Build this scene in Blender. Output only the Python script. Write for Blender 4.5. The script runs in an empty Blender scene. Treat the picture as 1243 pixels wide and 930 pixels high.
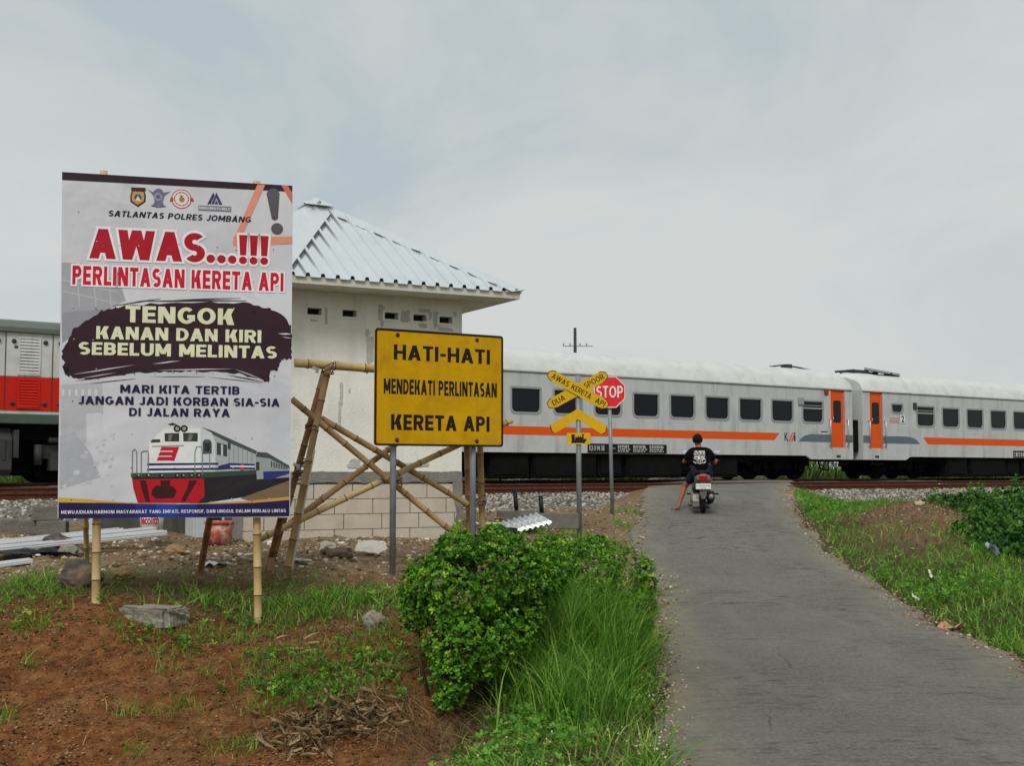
import bpy, math, random
import numpy as np
from mathutils import Vector, Matrix, Euler

random.seed(7)
RNG = np.random.default_rng(11)
R = math.radians
SC = bpy.context.scene
COL = SC.collection

# ------------------------------------------------------------------ camera geometry
FPX = 1526.0
EYE = 1.68
PITCH = math.atan(108.0 / FPX)

def ray(px, py):
    u = (px - 621.5) / FPX
    v = (py - 465.0) / FPX
    return Vector((u, math.cos(PITCH) + v * math.sin(PITCH), math.sin(PITCH) - v * math.cos(PITCH)))

def P(px, py, Y):
    """World point seen at a photo pixel, at a ground distance Y metres ahead of the camera."""
    d = ray(px, py)
    return Vector((0, 0, EYE)) + d * (Y / d.y)

# ------------------------------------------------------------------ railway geometry
TA = R(35.9)
TC, TS = math.cos(TA), math.sin(TA)
Y0 = 34.79
TRACK_Z = 1.43          # rail top under the train

def q_of(x, y):
    return -x * TS + (y - Y0) * TC

def l_of(x, y):
    return x * TC + (y - Y0) * TS

def track_pt(L, q, z=0.0):
    return Vector((L * TC - q * TS, Y0 + L * TS + q * TC, z))

def Lpx(px):
    t = (px - 621.5) / FPX
    Z = Y0 / (1 - math.tan(TA) * t)
    return t * Z / TC

# ------------------------------------------------------------------ noise helpers (numpy)
def _hash(ix, iy, seed):
    h = (ix.astype(np.int64) * 374761393 + iy.astype(np.int64) * 668265263 + seed * 974711) & 0x7fffffff
    h = ((h ^ (h >> 13)) * 1274126177) & 0x7fffffff
    return ((h ^ (h >> 16)) & 0xffff) / 65535.0

def vnoise(x, y, seed=0):
    x = np.asarray(x, float); y = np.asarray(y, float)
    ix = np.floor(x); iy = np.floor(y)
    fx = x - ix; fy = y - iy
    fx = fx * fx * (3 - 2 * fx); fy = fy * fy * (3 - 2 * fy)
    a = _hash(ix, iy, seed); b = _hash(ix + 1, iy, seed)
    c = _hash(ix, iy + 1, seed); d = _hash(ix + 1, iy + 1, seed)
    return (a * (1 - fx) + b * fx) * (1 - fy) + (c * (1 - fx) + d * fx) * fy

def fbm(x, y, seed=0, octv=4):
    s = 0; a = .5
    for k in range(octv):
        s = s + a * (vnoise(x * 2 ** k, y * 2 ** k, seed + 17 * k) - .5)
        a *= .5
    return s * 2        # about -1..1

def sstep(a, b, x):
    t = np.clip((np.asarray(x, float) - a) / (b - a), 0, 1)
    return t * t * (3 - 2 * t)

# ------------------------------------------------------------------ mesh builder
class MB:
    def __init__(s, xf=None):
        s.v = []; s.f = []; s.m = []; s.xf = xf or Matrix.Identity(4); s.sm = []
    def add(s, verts, faces, mi=0, smooth=False):
        o = len(s.v)
        for p in verts:
            s.v.append(tuple(s.xf @ Vector(p)))
        for f in faces:
            s.f.append(tuple(i + o for i in f)); s.m.append(mi); s.sm.append(smooth)
        return s
    def box(s, x0, x1, y0, y1, z0, z1, mi=0):
        v = [(x0,y0,z0),(x1,y0,z0),(x1,y1,z0),(x0,y1,z0),(x0,y0,z1),(x1,y0,z1),(x1,y1,z1),(x0,y1,z1)]
        return s.add(v, [(0,3,2,1),(4,5,6,7),(0,1,5,4),(1,2,6,5),(2,3,7,6),(3,0,4,7)], mi)
    def cbox(s, c, size, rot=None, mi=0):
        hx, hy, hz = [d / 2 for d in size]
        M = (Matrix.Translation(c) @ (Euler(rot).to_matrix().to_4x4() if rot else Matrix.Identity(4)))
        v = [M @ Vector(p) for p in [(-hx,-hy,-hz),(hx,-hy,-hz),(hx,hy,-hz),(-hx,hy,-hz),(-hx,-hy,hz),(hx,-hy,hz),(hx,hy,hz),(-hx,hy,hz)]]
        return s.add(v, [(0,3,2,1),(4,5,6,7),(0,1,5,4),(1,2,6,5),(2,3,7,6),(3,0,4,7)], mi)
    def tube(s, pts, r, n=8, mi=0, cap=True, smooth=True):
        pts = [Vector(p) for p in pts]
        rs = r if hasattr(r, '__len__') else [r] * len(pts)
        d0 = (pts[1] - pts[0]).normalized()
        up = Vector((0,0,1)) if abs(d0.z) < .9 else Vector((1,0,0))
        a = d0.cross(up).normalized()
        V = []; F = []
        for i, p in enumerate(pts):
            if i == 0: d = pts[1] - pts[0]
            elif i == len(pts) - 1: d = pts[-1] - pts[-2]
            else: d = (pts[i+1] - pts[i]).normalized() + (pts[i] - pts[i-1]).normalized()
            d = d.normalized()
            a = (a - d * a.dot(d)).normalized()
            b = d.cross(a)
            for k in range(n):
                t = 2 * math.pi * k / n
                V.append(p + a * (math.cos(t) * rs[i]) + b * (math.sin(t) * rs[i]))
        for i in range(len(pts) - 1):
            for k in range(n):
                F.append((i*n+k, i*n+(k+1)%n, (i+1)*n+(k+1)%n, (i+1)*n+k))
        s.add(V, F, mi, smooth)
        if cap:
            o = len(s.v) - len(V)
            s.f.append(tuple(o + k for k in reversed(range(n)))); s.m.append(mi); s.sm.append(False)
            s.f.append(tuple(o + (len(pts)-1)*n + k for k in range(n))); s.m.append(mi); s.sm.append(False)
        return s
    def prism(s, poly, y0, y1, mi=0, axis='y'):
        """poly of (x,z) extruded along y (or (x,y) along z with axis 'z', or (y,z) along x with axis 'x')."""
        def mk(p, t):
            return (p[0], t, p[1]) if axis == 'y' else ((p[0], p[1], t) if axis == 'z' else (t, p[0], p[1]))
        n = len(poly)
        v = [mk(p, y0) for p in poly] + [mk(p, y1) for p in poly]
        f = [tuple(range(n)), tuple(reversed(range(n, 2*n)))]
        for i in range(n):
            f.append((i, n+i, n+(i+1)%n, (i+1)%n))
        return s.add(v, f, mi)
    def ring(s, outer, inner, y0, y1, mi=0):
        """frame between two loops of equal count in (x,z), from y0 (front) to y1."""
        n = len(outer)
        v = [(p[0], y0, p[1]) for p in outer] + [(p[0], y0, p[1]) for p in inner] + \
            [(p[0], y1, p[1]) for p in outer] + [(p[0], y1, p[1]) for p in inner]
        f = []
        for i in range(n):
            j = (i + 1) % n
            f += [(i, j, n+j, n+i), (i, 2*n+i, 2*n+j, j), (n+i, n+j, 3*n+j, 3*n+i)]
        return s.add(v, f, mi)
    def lathe(s, prof, n=24, axis='z', c=(0,0,0), mi=0, smooth=True):
        V = []; F = []
        for r, h in prof:
            for k in range(n):
                t = 2*math.pi*k/n
                if axis == 'z': p = (r*math.cos(t), r*math.sin(t), h)
                elif axis == 'y': p = (r*math.cos(t), h, r*math.sin(t))
                else: p = (h, r*math.cos(t), r*math.sin(t))
                V.append((p[0]+c[0], p[1]+c[1], p[2]+c[2]))
        for i in range(len(prof)-1):
            for k in range(n):
                F.append((i*n+k, i*n+(k+1)%n, (i+1)*n+(k+1)%n, (i+1)*n+k))
        return s.add(V, F, mi, smooth)
    def build(s, name, mats, parent=None, bevel=0, segs=2, smooth_all=None):
        me = bpy.data.meshes.new(name)
        me.from_pydata(s.v, [], s.f)
        if not isinstance(mats, (list, tuple)): mats = [mats]
        for m in mats: me.materials.append(m)
        me.polygons.foreach_set('material_index', s.m)
        me.polygons.foreach_set('use_smooth', s.sm if smooth_all is None else [smooth_all]*len(s.f))
        me.update()
        o = bpy.data.objects.new(name, me); COL.objects.link(o)
        if parent: o.parent = parent
        if bevel:
            b = o.modifiers.new('Bevel', 'BEVEL'); b.width = bevel; b.segments = segs; b.limit_method = 'ANGLE'; b.angle_limit = R(40)
        return o

def fix_normals(o):
    import bmesh
    bm = bmesh.new(); bm.from_mesh(o.data)
    bmesh.ops.recalc_face_normals(bm, faces=bm.faces); bm.to_mesh(o.data); bm.free()
    return o

def np_mesh(name, V, F, mats, parent=None, tint=None, mi=None, smooth=False, extra=None):
    """V (n,3), F (m,k) constant polygon size."""
    V = np.asarray(V, np.float32); F = np.asarray(F, np.int32)
    me = bpy.data.meshes.new(name)
    k = F.shape[1]
    me.vertices.add(len(V)); me.vertices.foreach_set('co', V.ravel())
    me.loops.add(F.size); me.loops.foreach_set('vertex_index', F.ravel())
    me.polygons.add(len(F))
    me.polygons.foreach_set('loop_start', np.arange(0, F.size, k, dtype=np.int32))
    if smooth: me.polygons.foreach_set('use_smooth', np.ones(len(F), bool))
    if not isinstance(mats, (list, tuple)): mats = [mats]
    for m in mats: me.materials.append(m)
    if mi is not None: me.polygons.foreach_set('material_index', np.asarray(mi, np.int32))
    at = dict(extra or {})
    if tint is not None: at['tint'] = tint
    for kname, arr in at.items():
        a = me.attributes.new(kname, 'FLOAT', 'POINT'); a.data.foreach_set('value', np.asarray(arr, np.float32))
    me.update(calc_edges=True)
    me.validate()
    o = bpy.data.objects.new(name, me); COL.objects.link(o)
    if parent: o.parent = parent
    return o

def empty(name, loc=(0,0,0), rz=0.0, label=None, cat=None, group=None):
    o = bpy.data.objects.new(name, None); COL.objects.link(o)
    o.location = loc; o.rotation_euler = (0, 0, rz); o.empty_display_size = .2
    tag(o, label, cat, group)
    return o

def tag(o, label=None, cat=None, group=None, kind=None):
    if label: o['label'] = label
    if cat: o['category'] = cat
    if group: o['group'] = group
    if kind: o['kind'] = kind
    return o

def copy_tree(o, parent=None):
    c = o.copy(); COL.objects.link(c)
    if parent: c.parent = parent
    for ch in list(o.children): copy_tree(ch, c)
    return c

# ------------------------------------------------------------------ materials
MATS = {}
def srgb(r, g, b):
    f = lambda c: ((c/255+.055)/1.055)**2.4 if c > 10 else c/255/12.92
    return (f(r), f(g), f(b))

def mat(name, col, rough=.6, metal=0.0, var=.0, vscale=6.0, bump=0.0, bscale=40.0, spec=.25, dirt=None, dscale=3.0, damt=.5, streak=None, samt=.4, sscale=(7, 7, .55), fold=0.0):
    if name in MATS: return MATS[name]
    m = bpy.data.materials.new(name); m.use_nodes = True
    nt = m.node_tree; bs = nt.nodes['Principled BSDF']
    bs.inputs['Roughness'].default_value = rough
    bs.inputs['Metallic'].default_value = metal
    bs.inputs['Specular IOR Level'].default_value = spec
    bs.inputs['Base Color'].default_value = (*col, 1)
    tc = nt.nodes.new('ShaderNodeTexCoord')
    last = None
    if var > 0:
        n = nt.nodes.new('ShaderNodeTexNoise'); n.inputs['Scale'].default_value = vscale; n.inputs['Detail'].default_value = 6
        n.inputs['Roughness'].default_value = .65
        nt.links.new(tc.outputs['Object'], n.inputs['Vector'])
        r = nt.nodes.new('ShaderNodeValToRGB')
        r.color_ramp.elements[0].position = .3; r.color_ramp.elements[1].position = .7
        r.color_ramp.elements[0].color = (*[c*(1-var) for c in col], 1)
        r.color_ramp.elements[1].color = (*[min(1, c*(1+var)) for c in col], 1)
        nt.links.new(n.outputs['Fac'], r.inputs['Fac'])
        last = r.outputs['Color']
    if dirt is not None:
        n = nt.nodes.new('ShaderNodeTexNoise'); n.inputs['Scale'].default_value = dscale; n.inputs['Detail'].default_value = 8
        n.inputs['Roughness'].default_value = .7
        nt.links.new(tc.outputs['Object'], n.inputs['Vector'])
        r = nt.nodes.new('ShaderNodeValToRGB')
        r.color_ramp.elements[0].position = .48; r.color_ramp.elements[1].position = .68
        r.color_ramp.elements[0].color = (0,0,0,1); r.color_ramp.elements[1].color = (damt,damt,damt,1)
        nt.links.new(n.outputs['Fac'], r.inputs['Fac'])
        mx = nt.nodes.new('ShaderNodeMix'); mx.data_type = 'RGBA'
        nt.links.new(r.outputs['Color'], mx.inputs['Factor'])
        if last: nt.links.new(last, mx.inputs['A'])
        else: mx.inputs['A'].default_value = (*col, 1)
        mx.inputs['B'].default_value = (*dirt, 1)
        last = mx.outputs['Result']
    if streak is not None:      # run-off marks down an upright face
        mp = nt.nodes.new('ShaderNodeMapping'); mp.inputs['Scale'].default_value = sscale; nt.links.new(tc.outputs['Object'], mp.inputs['Vector'])
        n = nt.nodes.new('ShaderNodeTexNoise'); n.inputs['Scale'].default_value = 1.0; n.inputs['Detail'].default_value = 7; n.inputs['Roughness'].default_value = .7
        nt.links.new(mp.outputs[0], n.inputs['Vector'])
        r = nt.nodes.new('ShaderNodeValToRGB'); r.color_ramp.elements[0].position = .5; r.color_ramp.elements[1].position = .72
        r.color_ramp.elements[0].color = (0,0,0,1); r.color_ramp.elements[1].color = (samt,samt,samt,1)
        nt.links.new(n.outputs['Fac'], r.inputs['Fac'])
        mx = nt.nodes.new('ShaderNodeMix'); mx.data_type = 'RGBA'
        nt.links.new(r.outputs['Color'], mx.inputs['Factor'])
        if last: nt.links.new(last, mx.inputs['A'])
        else: mx.inputs['A'].default_value = (*col, 1)
        mx.inputs['B'].default_value = (*streak, 1); last = mx.outputs['Result']
    if last: nt.links.new(last, bs.inputs['Base Color'])
    if fold > 0:                # slack cloth: broad soft creases
        n = nt.nodes.new('ShaderNodeTexNoise'); n.inputs['Scale'].default_value = 2.0; n.inputs['Detail'].default_value = 2.5; n.inputs['Distortion'].default_value = .6
        nt.links.new(tc.outputs['Object'], n.inputs['Vector'])
        b = nt.nodes.new('ShaderNodeBump'); b.inputs['Strength'].default_value = fold; b.inputs['Distance'].default_value = .12
        nt.links.new(n.outputs['Fac'], b.inputs['Height']); nt.links.new(b.outputs['Normal'], bs.inputs['Normal'])
    if bump > 0:
        n = nt.nodes.new('ShaderNodeTexNoise'); n.inputs['Scale'].default_value = bscale; n.inputs['Detail'].default_value = 5
        nt.links.new(tc.outputs['Object'], n.inputs['Vector'])
        b = nt.nodes.new('ShaderNodeBump'); b.inputs['Strength'].default_value = bump; b.inputs['Distance'].default_value = .02
        nt.links.new(n.outputs['Fac'], b.inputs['Height'])
        nt.links.new(b.outputs['Normal'], bs.inputs['Normal'])
    MATS[name] = m
    return m

def pm(rgb, rough=.45):
    """printed / painted plain colour from an sRGB triple seen as reflectance."""
    return mat('print_%d_%d_%d' % rgb, srgb(*rgb), .6, var=.05, vscale=9, spec=.2, fold=.22)

def mat_leaf(name, c0, c1, c2, trans=.35, rough=.45):
    m = bpy.data.materials.new(name); m.use_nodes = True
    nt = m.node_tree; bs = nt.nodes['Principled BSDF']; out = nt.nodes['Material Output']
    at = nt.nodes.new('ShaderNodeAttribute'); at.attribute_name = 'tint'
    r = nt.nodes.new('ShaderNodeValToRGB')
    r.color_ramp.elements[0].color = (*c0, 1); r.color_ramp.elements[1].color = (*c2, 1)
    e = r.color_ramp.elements.new(.5); e.color = (*c1, 1)
    nt.links.new(at.outputs['Fac'], r.inputs['Fac'])
    nt.links.new(r.outputs['Color'], bs.inputs['Base Color'])
    bs.inputs['Roughness'].default_value = rough
    bs.inputs['Specular IOR Level'].default_value = .3
    tr = nt.nodes.new('ShaderNodeBsdfTranslucent')
    nt.links.new(r.outputs['Color'], tr.inputs['Color'])
    mx = nt.nodes.new('ShaderNodeMixShader'); mx.inputs['Fac'].default_value = trans
    nt.links.new(bs.outputs['BSDF'], mx.inputs[1]); nt.links.new(tr.outputs['BSDF'], mx.inputs[2])
    nt.links.new(mx.outputs['Shader'], out.inputs['Surface'])
    return m

# ------------------------------------------------------------------ lettering
_TXT = {}
def text_geo(body, offset=0.0, shear=0.0):
    key = (body, offset, shear)
    if key in _TXT: return _TXT[key]
    cu = bpy.data.curves.new('lettering_curve', 'FONT')
    cu.body = body; cu.size = 1; cu.offset = offset; cu.shear = shear; cu.resolution_u = 4
    o = bpy.data.objects.new('lettering_curve', cu); COL.objects.link(o)
    dg = bpy.context.evaluated_depsgraph_get(); dg.update()
    me = bpy.data.meshes.new_from_object(o.evaluated_get(dg), depsgraph=dg)
    V = [(v.co.x, v.co.y) for v in me.vertices]; F = [tuple(p.vertices) for p in me.polygons]
    bpy.data.objects.remove(o); bpy.data.curves.remove(cu); bpy.data.meshes.remove(me)
    _TXT[key] = (V, F)
    return V, F

def put_text(mb, body, x0, x1, z0, z1, y, mi=0, offset=0.0, shear=0.0, base=None, map_fn=None, grow=0.0):
    """fits lettering into the rectangle; base=(V bounds of another text) keeps an outline registered."""
    V, F = text_geo(body, offset, shear)
    BV, _ = text_geo(body, base if base is not None else offset, shear)
    bx0 = min(p[0] for p in BV); bx1 = max(p[0] for p in BV); by0 = min(p[1] for p in BV); by1 = max(p[1] for p in BV)
    out = []
    for a, b in V:
        X = x0 + (a-bx0)/(bx1-bx0)*(x1-x0); Z = z0 + (b-by0)/(by1-by0)*(z1-z0)
        out.append(map_fn(X, Z, y) if map_fn else (X, y, Z))
    mb.add(out, F, mi)

def rrect(x0, x1, z0, z1, r, n=4):
    """rounded rectangle loop; r one radius or (bl,br,tr,tl)."""
    rs = r if hasattr(r, '__len__') else (r,)*4
    out = []
    for (cx, cz, a0, rr) in ((x0, z0, 180, rs[0]), (x1, z0, 270, rs[1]), (x1, z1, 0, rs[2]), (x0, z1, 90, rs[3])):
        sx = 1 if cx == x0 else -1; sz = 1 if cz == z0 else -1
        for k in range(n+1):
            t = R(a0 + 90*k/n)
            out.append((cx + sx*rr + rr*math.cos(t), cz + sz*rr + rr*math.sin(t)))
    return out

def wall_holes(mb, x0, x1, z0, z1, y0, y1, holes, mi=0, mi_rev=None):
    """flat wall in the xz plane from y0 (outside) to y1 (inside) with rectangular openings and reveals."""
    xs = sorted({x0, x1, *[h[0] for h in holes], *[h[1] for h in holes]})
    zs = sorted({z0, z1, *[h[2] for h in holes], *[h[3] for h in holes]})
    for i in range(len(xs)-1):
        for j in range(len(zs)-1):
            cx = (xs[i]+xs[i+1])/2; cz = (zs[j]+zs[j+1])/2
            if any(h[0] < cx < h[1] and h[2] < cz < h[3] for h in holes): continue
            a, b, c, d = xs[i], xs[i+1], zs[j], zs[j+1]
            mb.add([(a,y0,c),(b,y0,c),(b,y0,d),(a,y0,d)], [(0,1,2,3)], mi)
            mb.add([(a,y1,c),(b,y1,c),(b,y1,d),(a,y1,d)], [(3,2,1,0)], mi)
    mr = mi if mi_rev is None else mi_rev
    for a, b, c, d in holes:
        mb.add([(a,y0,c),(b,y0,c),(b,y1,c),(a,y1,c)], [(3,2,1,0)], mr)
        mb.add([(a,y0,d),(b,y0,d),(b,y1,d),(a,y1,d)], [(0,1,2,3)], mr)
        mb.add([(a,y0,c),(a,y0,d),(a,y1,d),(a,y1,c)], [(0,1,2,3)], mr)
        mb.add([(b,y0,c),(b,y0,d),(b,y1,d),(b,y1,c)], [(3,2,1,0)], mr)
    mb.add([(x0,y0,z0),(x1,y0,z0),(x1,y1,z0),(x0,y1,z0)], [(3,2,1,0)], mi)
    mb.add([(x0,y0,z1),(x1,y0,z1),(x1,y1,z1),(x0,y1,z1)], [(0,1,2,3)], mi)
    mb.add([(x0,y0,z0),(x0,y0,z1),(x0,y1,z1),(x0,y1,z0)], [(0,1,2,3)], mi)
    mb.add([(x1,y0,z0),(x1,y0,z1),(x1,y1,z1),(x1,y1,z0)], [(3,2,1,0)], mi)

# ------------------------------------------------------------------ scattering
def rand_rot(n):
    q = RNG.normal(size=(n, 4)); q /= np.linalg.norm(q, axis=1, keepdims=True)
    w, x, y, z = q.T
    return np.stack([np.stack([1-2*(y*y+z*z), 2*(x*y-z*w), 2*(x*z+y*w)], -1),
                     np.stack([2*(x*y+z*w), 1-2*(x*x+z*z), 2*(y*z-x*w)], -1),
                     np.stack([2*(x*z-y*w), 2*(y*z+x*w), 1-2*(x*x+y*y)], -1)], 1)

_t = (1+5**.5)/2
ICO_V = np.array([(-1,_t,0),(1,_t,0),(-1,-_t,0),(1,-_t,0),(0,-1,_t),(0,1,_t),(0,-1,-_t),(0,1,-_t),(_t,0,-1),(_t,0,1),(-_t,0,-1),(-_t,0,1)])/math.sqrt(1+_t*_t)
ICO_F = np.array([(0,11,5),(0,5,1),(0,1,7),(0,7,10),(0,10,11),(1,5,9),(5,11,4),(11,10,2),(10,7,6),(7,1,8),(3,9,4),(3,4,2),(3,2,6),(3,6,8),(3,8,9),(4,9,5),(2,4,11),(6,2,10),(8,6,7),(9,8,1)])

def stones(name, pts, size, mats, flat=.7, jitter=.3):
    n = len(pts)
    base = ICO_V[None] * (1 + RNG.uniform(-jitter, jitter, (n, 12, 1)))
    base = base * RNG.uniform(.55, 1.0, (n, 1, 3))
    rot = rand_rot(n)
    V = np.einsum('nij,nkj->nki', rot, base) * np.asarray(size).reshape(n, 1, 1)
    V[:, :, 2] *= flat
    V += np.asarray(pts)[:, None, :]
    F = (ICO_F[None] + (np.arange(n)*12)[:, None, None]).reshape(-1, 3)
    tint = np.repeat(RNG.uniform(0, 1, n), 12)
    return np_mesh(name, V.reshape(-1, 3), F, mats, tint=tint)

def blades(name, pts, h, w, mats, lean=.5, parent=None, tint=None, segs=3, droop=.6):
    """grass blades as tapered curved ribbons."""
    n = len(pts)
    h = np.broadcast_to(np.asarray(h, float), (n,)); w = np.broadcast_to(np.asarray(w, float), (n,))
    az = RNG.uniform(0, 2*math.pi, n)
    ln = np.abs(RNG.normal(0, lean, n)); dr = RNG.uniform(.1, 1, n)*droop
    dirx, diry = np.cos(az), np.sin(az)
    fa = az + math.pi/2 + RNG.normal(0, .7, n)
    sx, sy = np.cos(fa), np.sin(fa)
    V = np.zeros((n, (segs+1)*2, 3))
    for i in range(segs+1):
        t = i/segs
        out = (ln*t + dr*t*t*t)*h
        zz = h*(t - .35*dr*t**3)
        ww = w*(1 - t**1.7*.93)*.5
        cx = pts[:,0]+dirx*out; cy = pts[:,1]+diry*out; cz = pts[:,2]+zz-.01
        V[:, 2*i] = np.stack([cx-sx*ww, cy-sy*ww, cz], -1)
        V[:, 2*i+1] = np.stack([cx+sx*ww, cy+sy*ww, cz], -1)
    m = (segs+1)*2
    q = np.array([(2*i, 2*i+1, 2*i+3, 2*i+2) for i in range(segs)])
    F = (q[None] + (np.arange(n)*m)[:, None, None]).reshape(-1, 4)
    if tint is None: tint = np.clip(RNG.normal(.5, .2, n), 0, 1)
    return np_mesh(name, V.reshape(-1, 3), F, mats, parent=parent, tint=np.repeat(tint, m))

def leaf_geo(pos, axis, nleaf, size, spread=.9, jit=.3, wid=1.0):
    """rosettes of obovate leaves round an axis at each position; returns V, F(quads), rosette index per vertex."""
    n = len(pos)
    pos = np.repeat(pos, nleaf, 0); axis = np.repeat(axis, nleaf, 0)
    N = n*nleaf
    size = np.repeat(np.broadcast_to(size, (n,)), nleaf)*RNG.uniform(.65, 1.15, N)
    ref = np.where(np.abs(axis[:, 2:3]) < .9, np.array([[0,0,1.]]), np.array([[1.,0,0]]))
    a = np.cross(axis, ref); a /= np.linalg.norm(a, axis=1, keepdims=True)
    b = np.cross(axis, a)
    t = np.tile(np.arange(nleaf)*2*math.pi/nleaf, n) + np.repeat(RNG.uniform(0, 6.28, n), nleaf) + RNG.normal(0, .25, N)
    rad = a*np.cos(t)[:, None] + b*np.sin(t)[:, None]
    sp = np.clip(RNG.normal(spread, jit, N), .1, 1.5)
    d = axis*np.cos(sp)[:, None] + rad*np.sin(sp)[:, None]
    side = np.cross(d, axis); side /= (np.linalg.norm(side, axis=1, keepdims=True)+1e-9)
    nor = np.cross(side, d)
    prof = [(0, 0, 0), (.23, .45, .05), (.25, .8, .02), (0, 1, -.05), (-.25, .8, .02), (-.23, .45, .05)]
    V = np.zeros((N, 6, 3))
    for k, (sx, ln, up) in enumerate(prof):
        V[:, k] = pos + (d*ln + side*sx*wid + nor*up)*size[:, None]
    q = np.array([(0,1,2,3),(0,3,4,5)])
    F = (q[None] + (np.arange(N)*6)[:, None, None]).reshape(-1, 4)
    return V.reshape(-1, 3), F, np.repeat(np.arange(n), nleaf*6)

def crown_points(lobes, n, shell=.72, seed=3):
    """points and outward axes on the outside of a union of noisy ellipsoid lobes ((cx,cy,cz),(rx,ry,rz))."""
    pts = []; axs = []
    area = np.array([l[1][0]*l[1][1] + l[1][1]*l[1][2] + l[1][0]*l[1][2] for l in lobes]); area = area/area.sum()
    for i, (c, r) in enumerate(lobes):
        m = int(n*area[i])+5
        d = RNG.normal(size=(m, 3)); d /= np.linalg.norm(d, axis=1, keepdims=True)
        nz = 1 + .16*fbm(d[:,0]*2.2+i*7, d[:,1]*2.2+d[:,2]*2.7, seed, 3)
        k = RNG.uniform(shell**2, 1.05, m)**.5 * nz
        p = np.array(c) + d*np.array(r)*k[:, None]
        keep = np.ones(m, bool)
        for j, (c2, r2) in enumerate(lobes):
            if j != i:
                e = np.linalg.norm((p-np.array(c2))/np.array(r2), axis=1)
                keep &= e > .62
        ax = d/np.array(r); ax /= np.linalg.norm(ax, axis=1, keepdims=True)
        ax = ax*.8 + np.array([0,0,.55]) + RNG.normal(0, .3, (m, 3)); ax /= np.linalg.norm(ax, axis=1, keepdims=True)
        pts.append(p[keep]); axs.append(ax[keep])
    return np.concatenate(pts), np.concatenate(axs)

# ------------------------------------------------------------------ bodies
def skin_body(joints, edges, name, mats, parent, sub=2, root=0):
    """joints: list of (co, (rx, ry)); one continuous skinned surface."""
    me = bpy.data.meshes.new(name)
    me.from_pydata([j[0] for j in joints], edges, [])
    o = bpy.data.objects.new(name, me); COL.objects.link(o)
    md = o.modifiers.new('Skin', 'SKIN'); md.use_smooth_shade = True
    if not me.skin_vertices: 
        me.attributes.new('skin', 'FLOAT', 'POINT')
    for i, j in enumerate(joints):
        sv = me.skin_vertices[0].data[i]
        sv.radius = j[1] if hasattr(j[1], '__len__') else (j[1], j[1])
        sv.use_root = (i == root)
    s = o.modifiers.new('Subsurf', 'SUBSURF'); s.levels = sub; s.render_levels = sub
    dg = bpy.context.evaluated_depsgraph_get(); dg.update()
    m2 = bpy.data.meshes.new_from_object(o.evaluated_get(dg), depsgraph=dg)
    bpy.data.objects.remove(o); bpy.data.meshes.remove(me)
    m2.name = name
    m2.materials.clear()
    for m in (mats if isinstance(mats, (list, tuple)) else [mats]): m2.materials.append(m)
    m2.polygons.foreach_set('use_smooth', np.ones(len(m2.polygons), bool))
    r = bpy.data.objects.new(name, m2); COL.objects.link(r)
    if parent: r.parent = parent
    return r

# bamboo with nodes
def bamboo(mb, p0, p1, r, step=.28, n=10, taper=.92):
    p0 = Vector(p0); p1 = Vector(p1); L = (p1-p0).length
    d = (p1-p0)/L
    side = Vector((random.gauss(0,1), random.gauss(0,1), random.gauss(0,1))); side = (side - d*side.dot(d)).normalized()
    bow = random.uniform(-.006, .006)*L
    at = lambda t: p0 + d*(L*t) + side*(bow*math.sin(math.pi*t))
    t = 0; pts = []; rs = []; nodes = []
    ph = random.uniform(.05, step)
    pts.append(at(0)); rs.append(r)
    s = ph
    while s < L-.03:
        nodes.append(s)
        for ds, k in ((-.012, 1.0), (-.004, 1.13), (.004, 1.13), (.012, 1.0)):
            tt = (s+ds)/L
            if 0 < tt < 1:
                pts.append(at(tt)); rs.append(r*(1-(1-taper)*tt)*k)
        s += step*random.uniform(.85, 1.15)
    pts.append(at(1)); rs.append(r*taper)
    mb.tube(pts, rs, n, 0)
    for s in nodes:
        tt = s/L
        rr = r*(1-(1-taper)*tt)*1.145
        mb.tube([at((s-.005)/L), at((s+.005)/L)], [rr, rr], n, 1)
    # knots / cut twigs
    for s in nodes:
        if random.random() < .22:
            c = at(s/L); a = Vector((random.gauss(0,1), random.gauss(0,1), random.gauss(0,1))); a = (a-d*a.dot(d)).normalized()
            mb.tube([c, c+(a*.8+d*.5)*(r*1.9)], [r*.32, r*.22], 6, 0)
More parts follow.
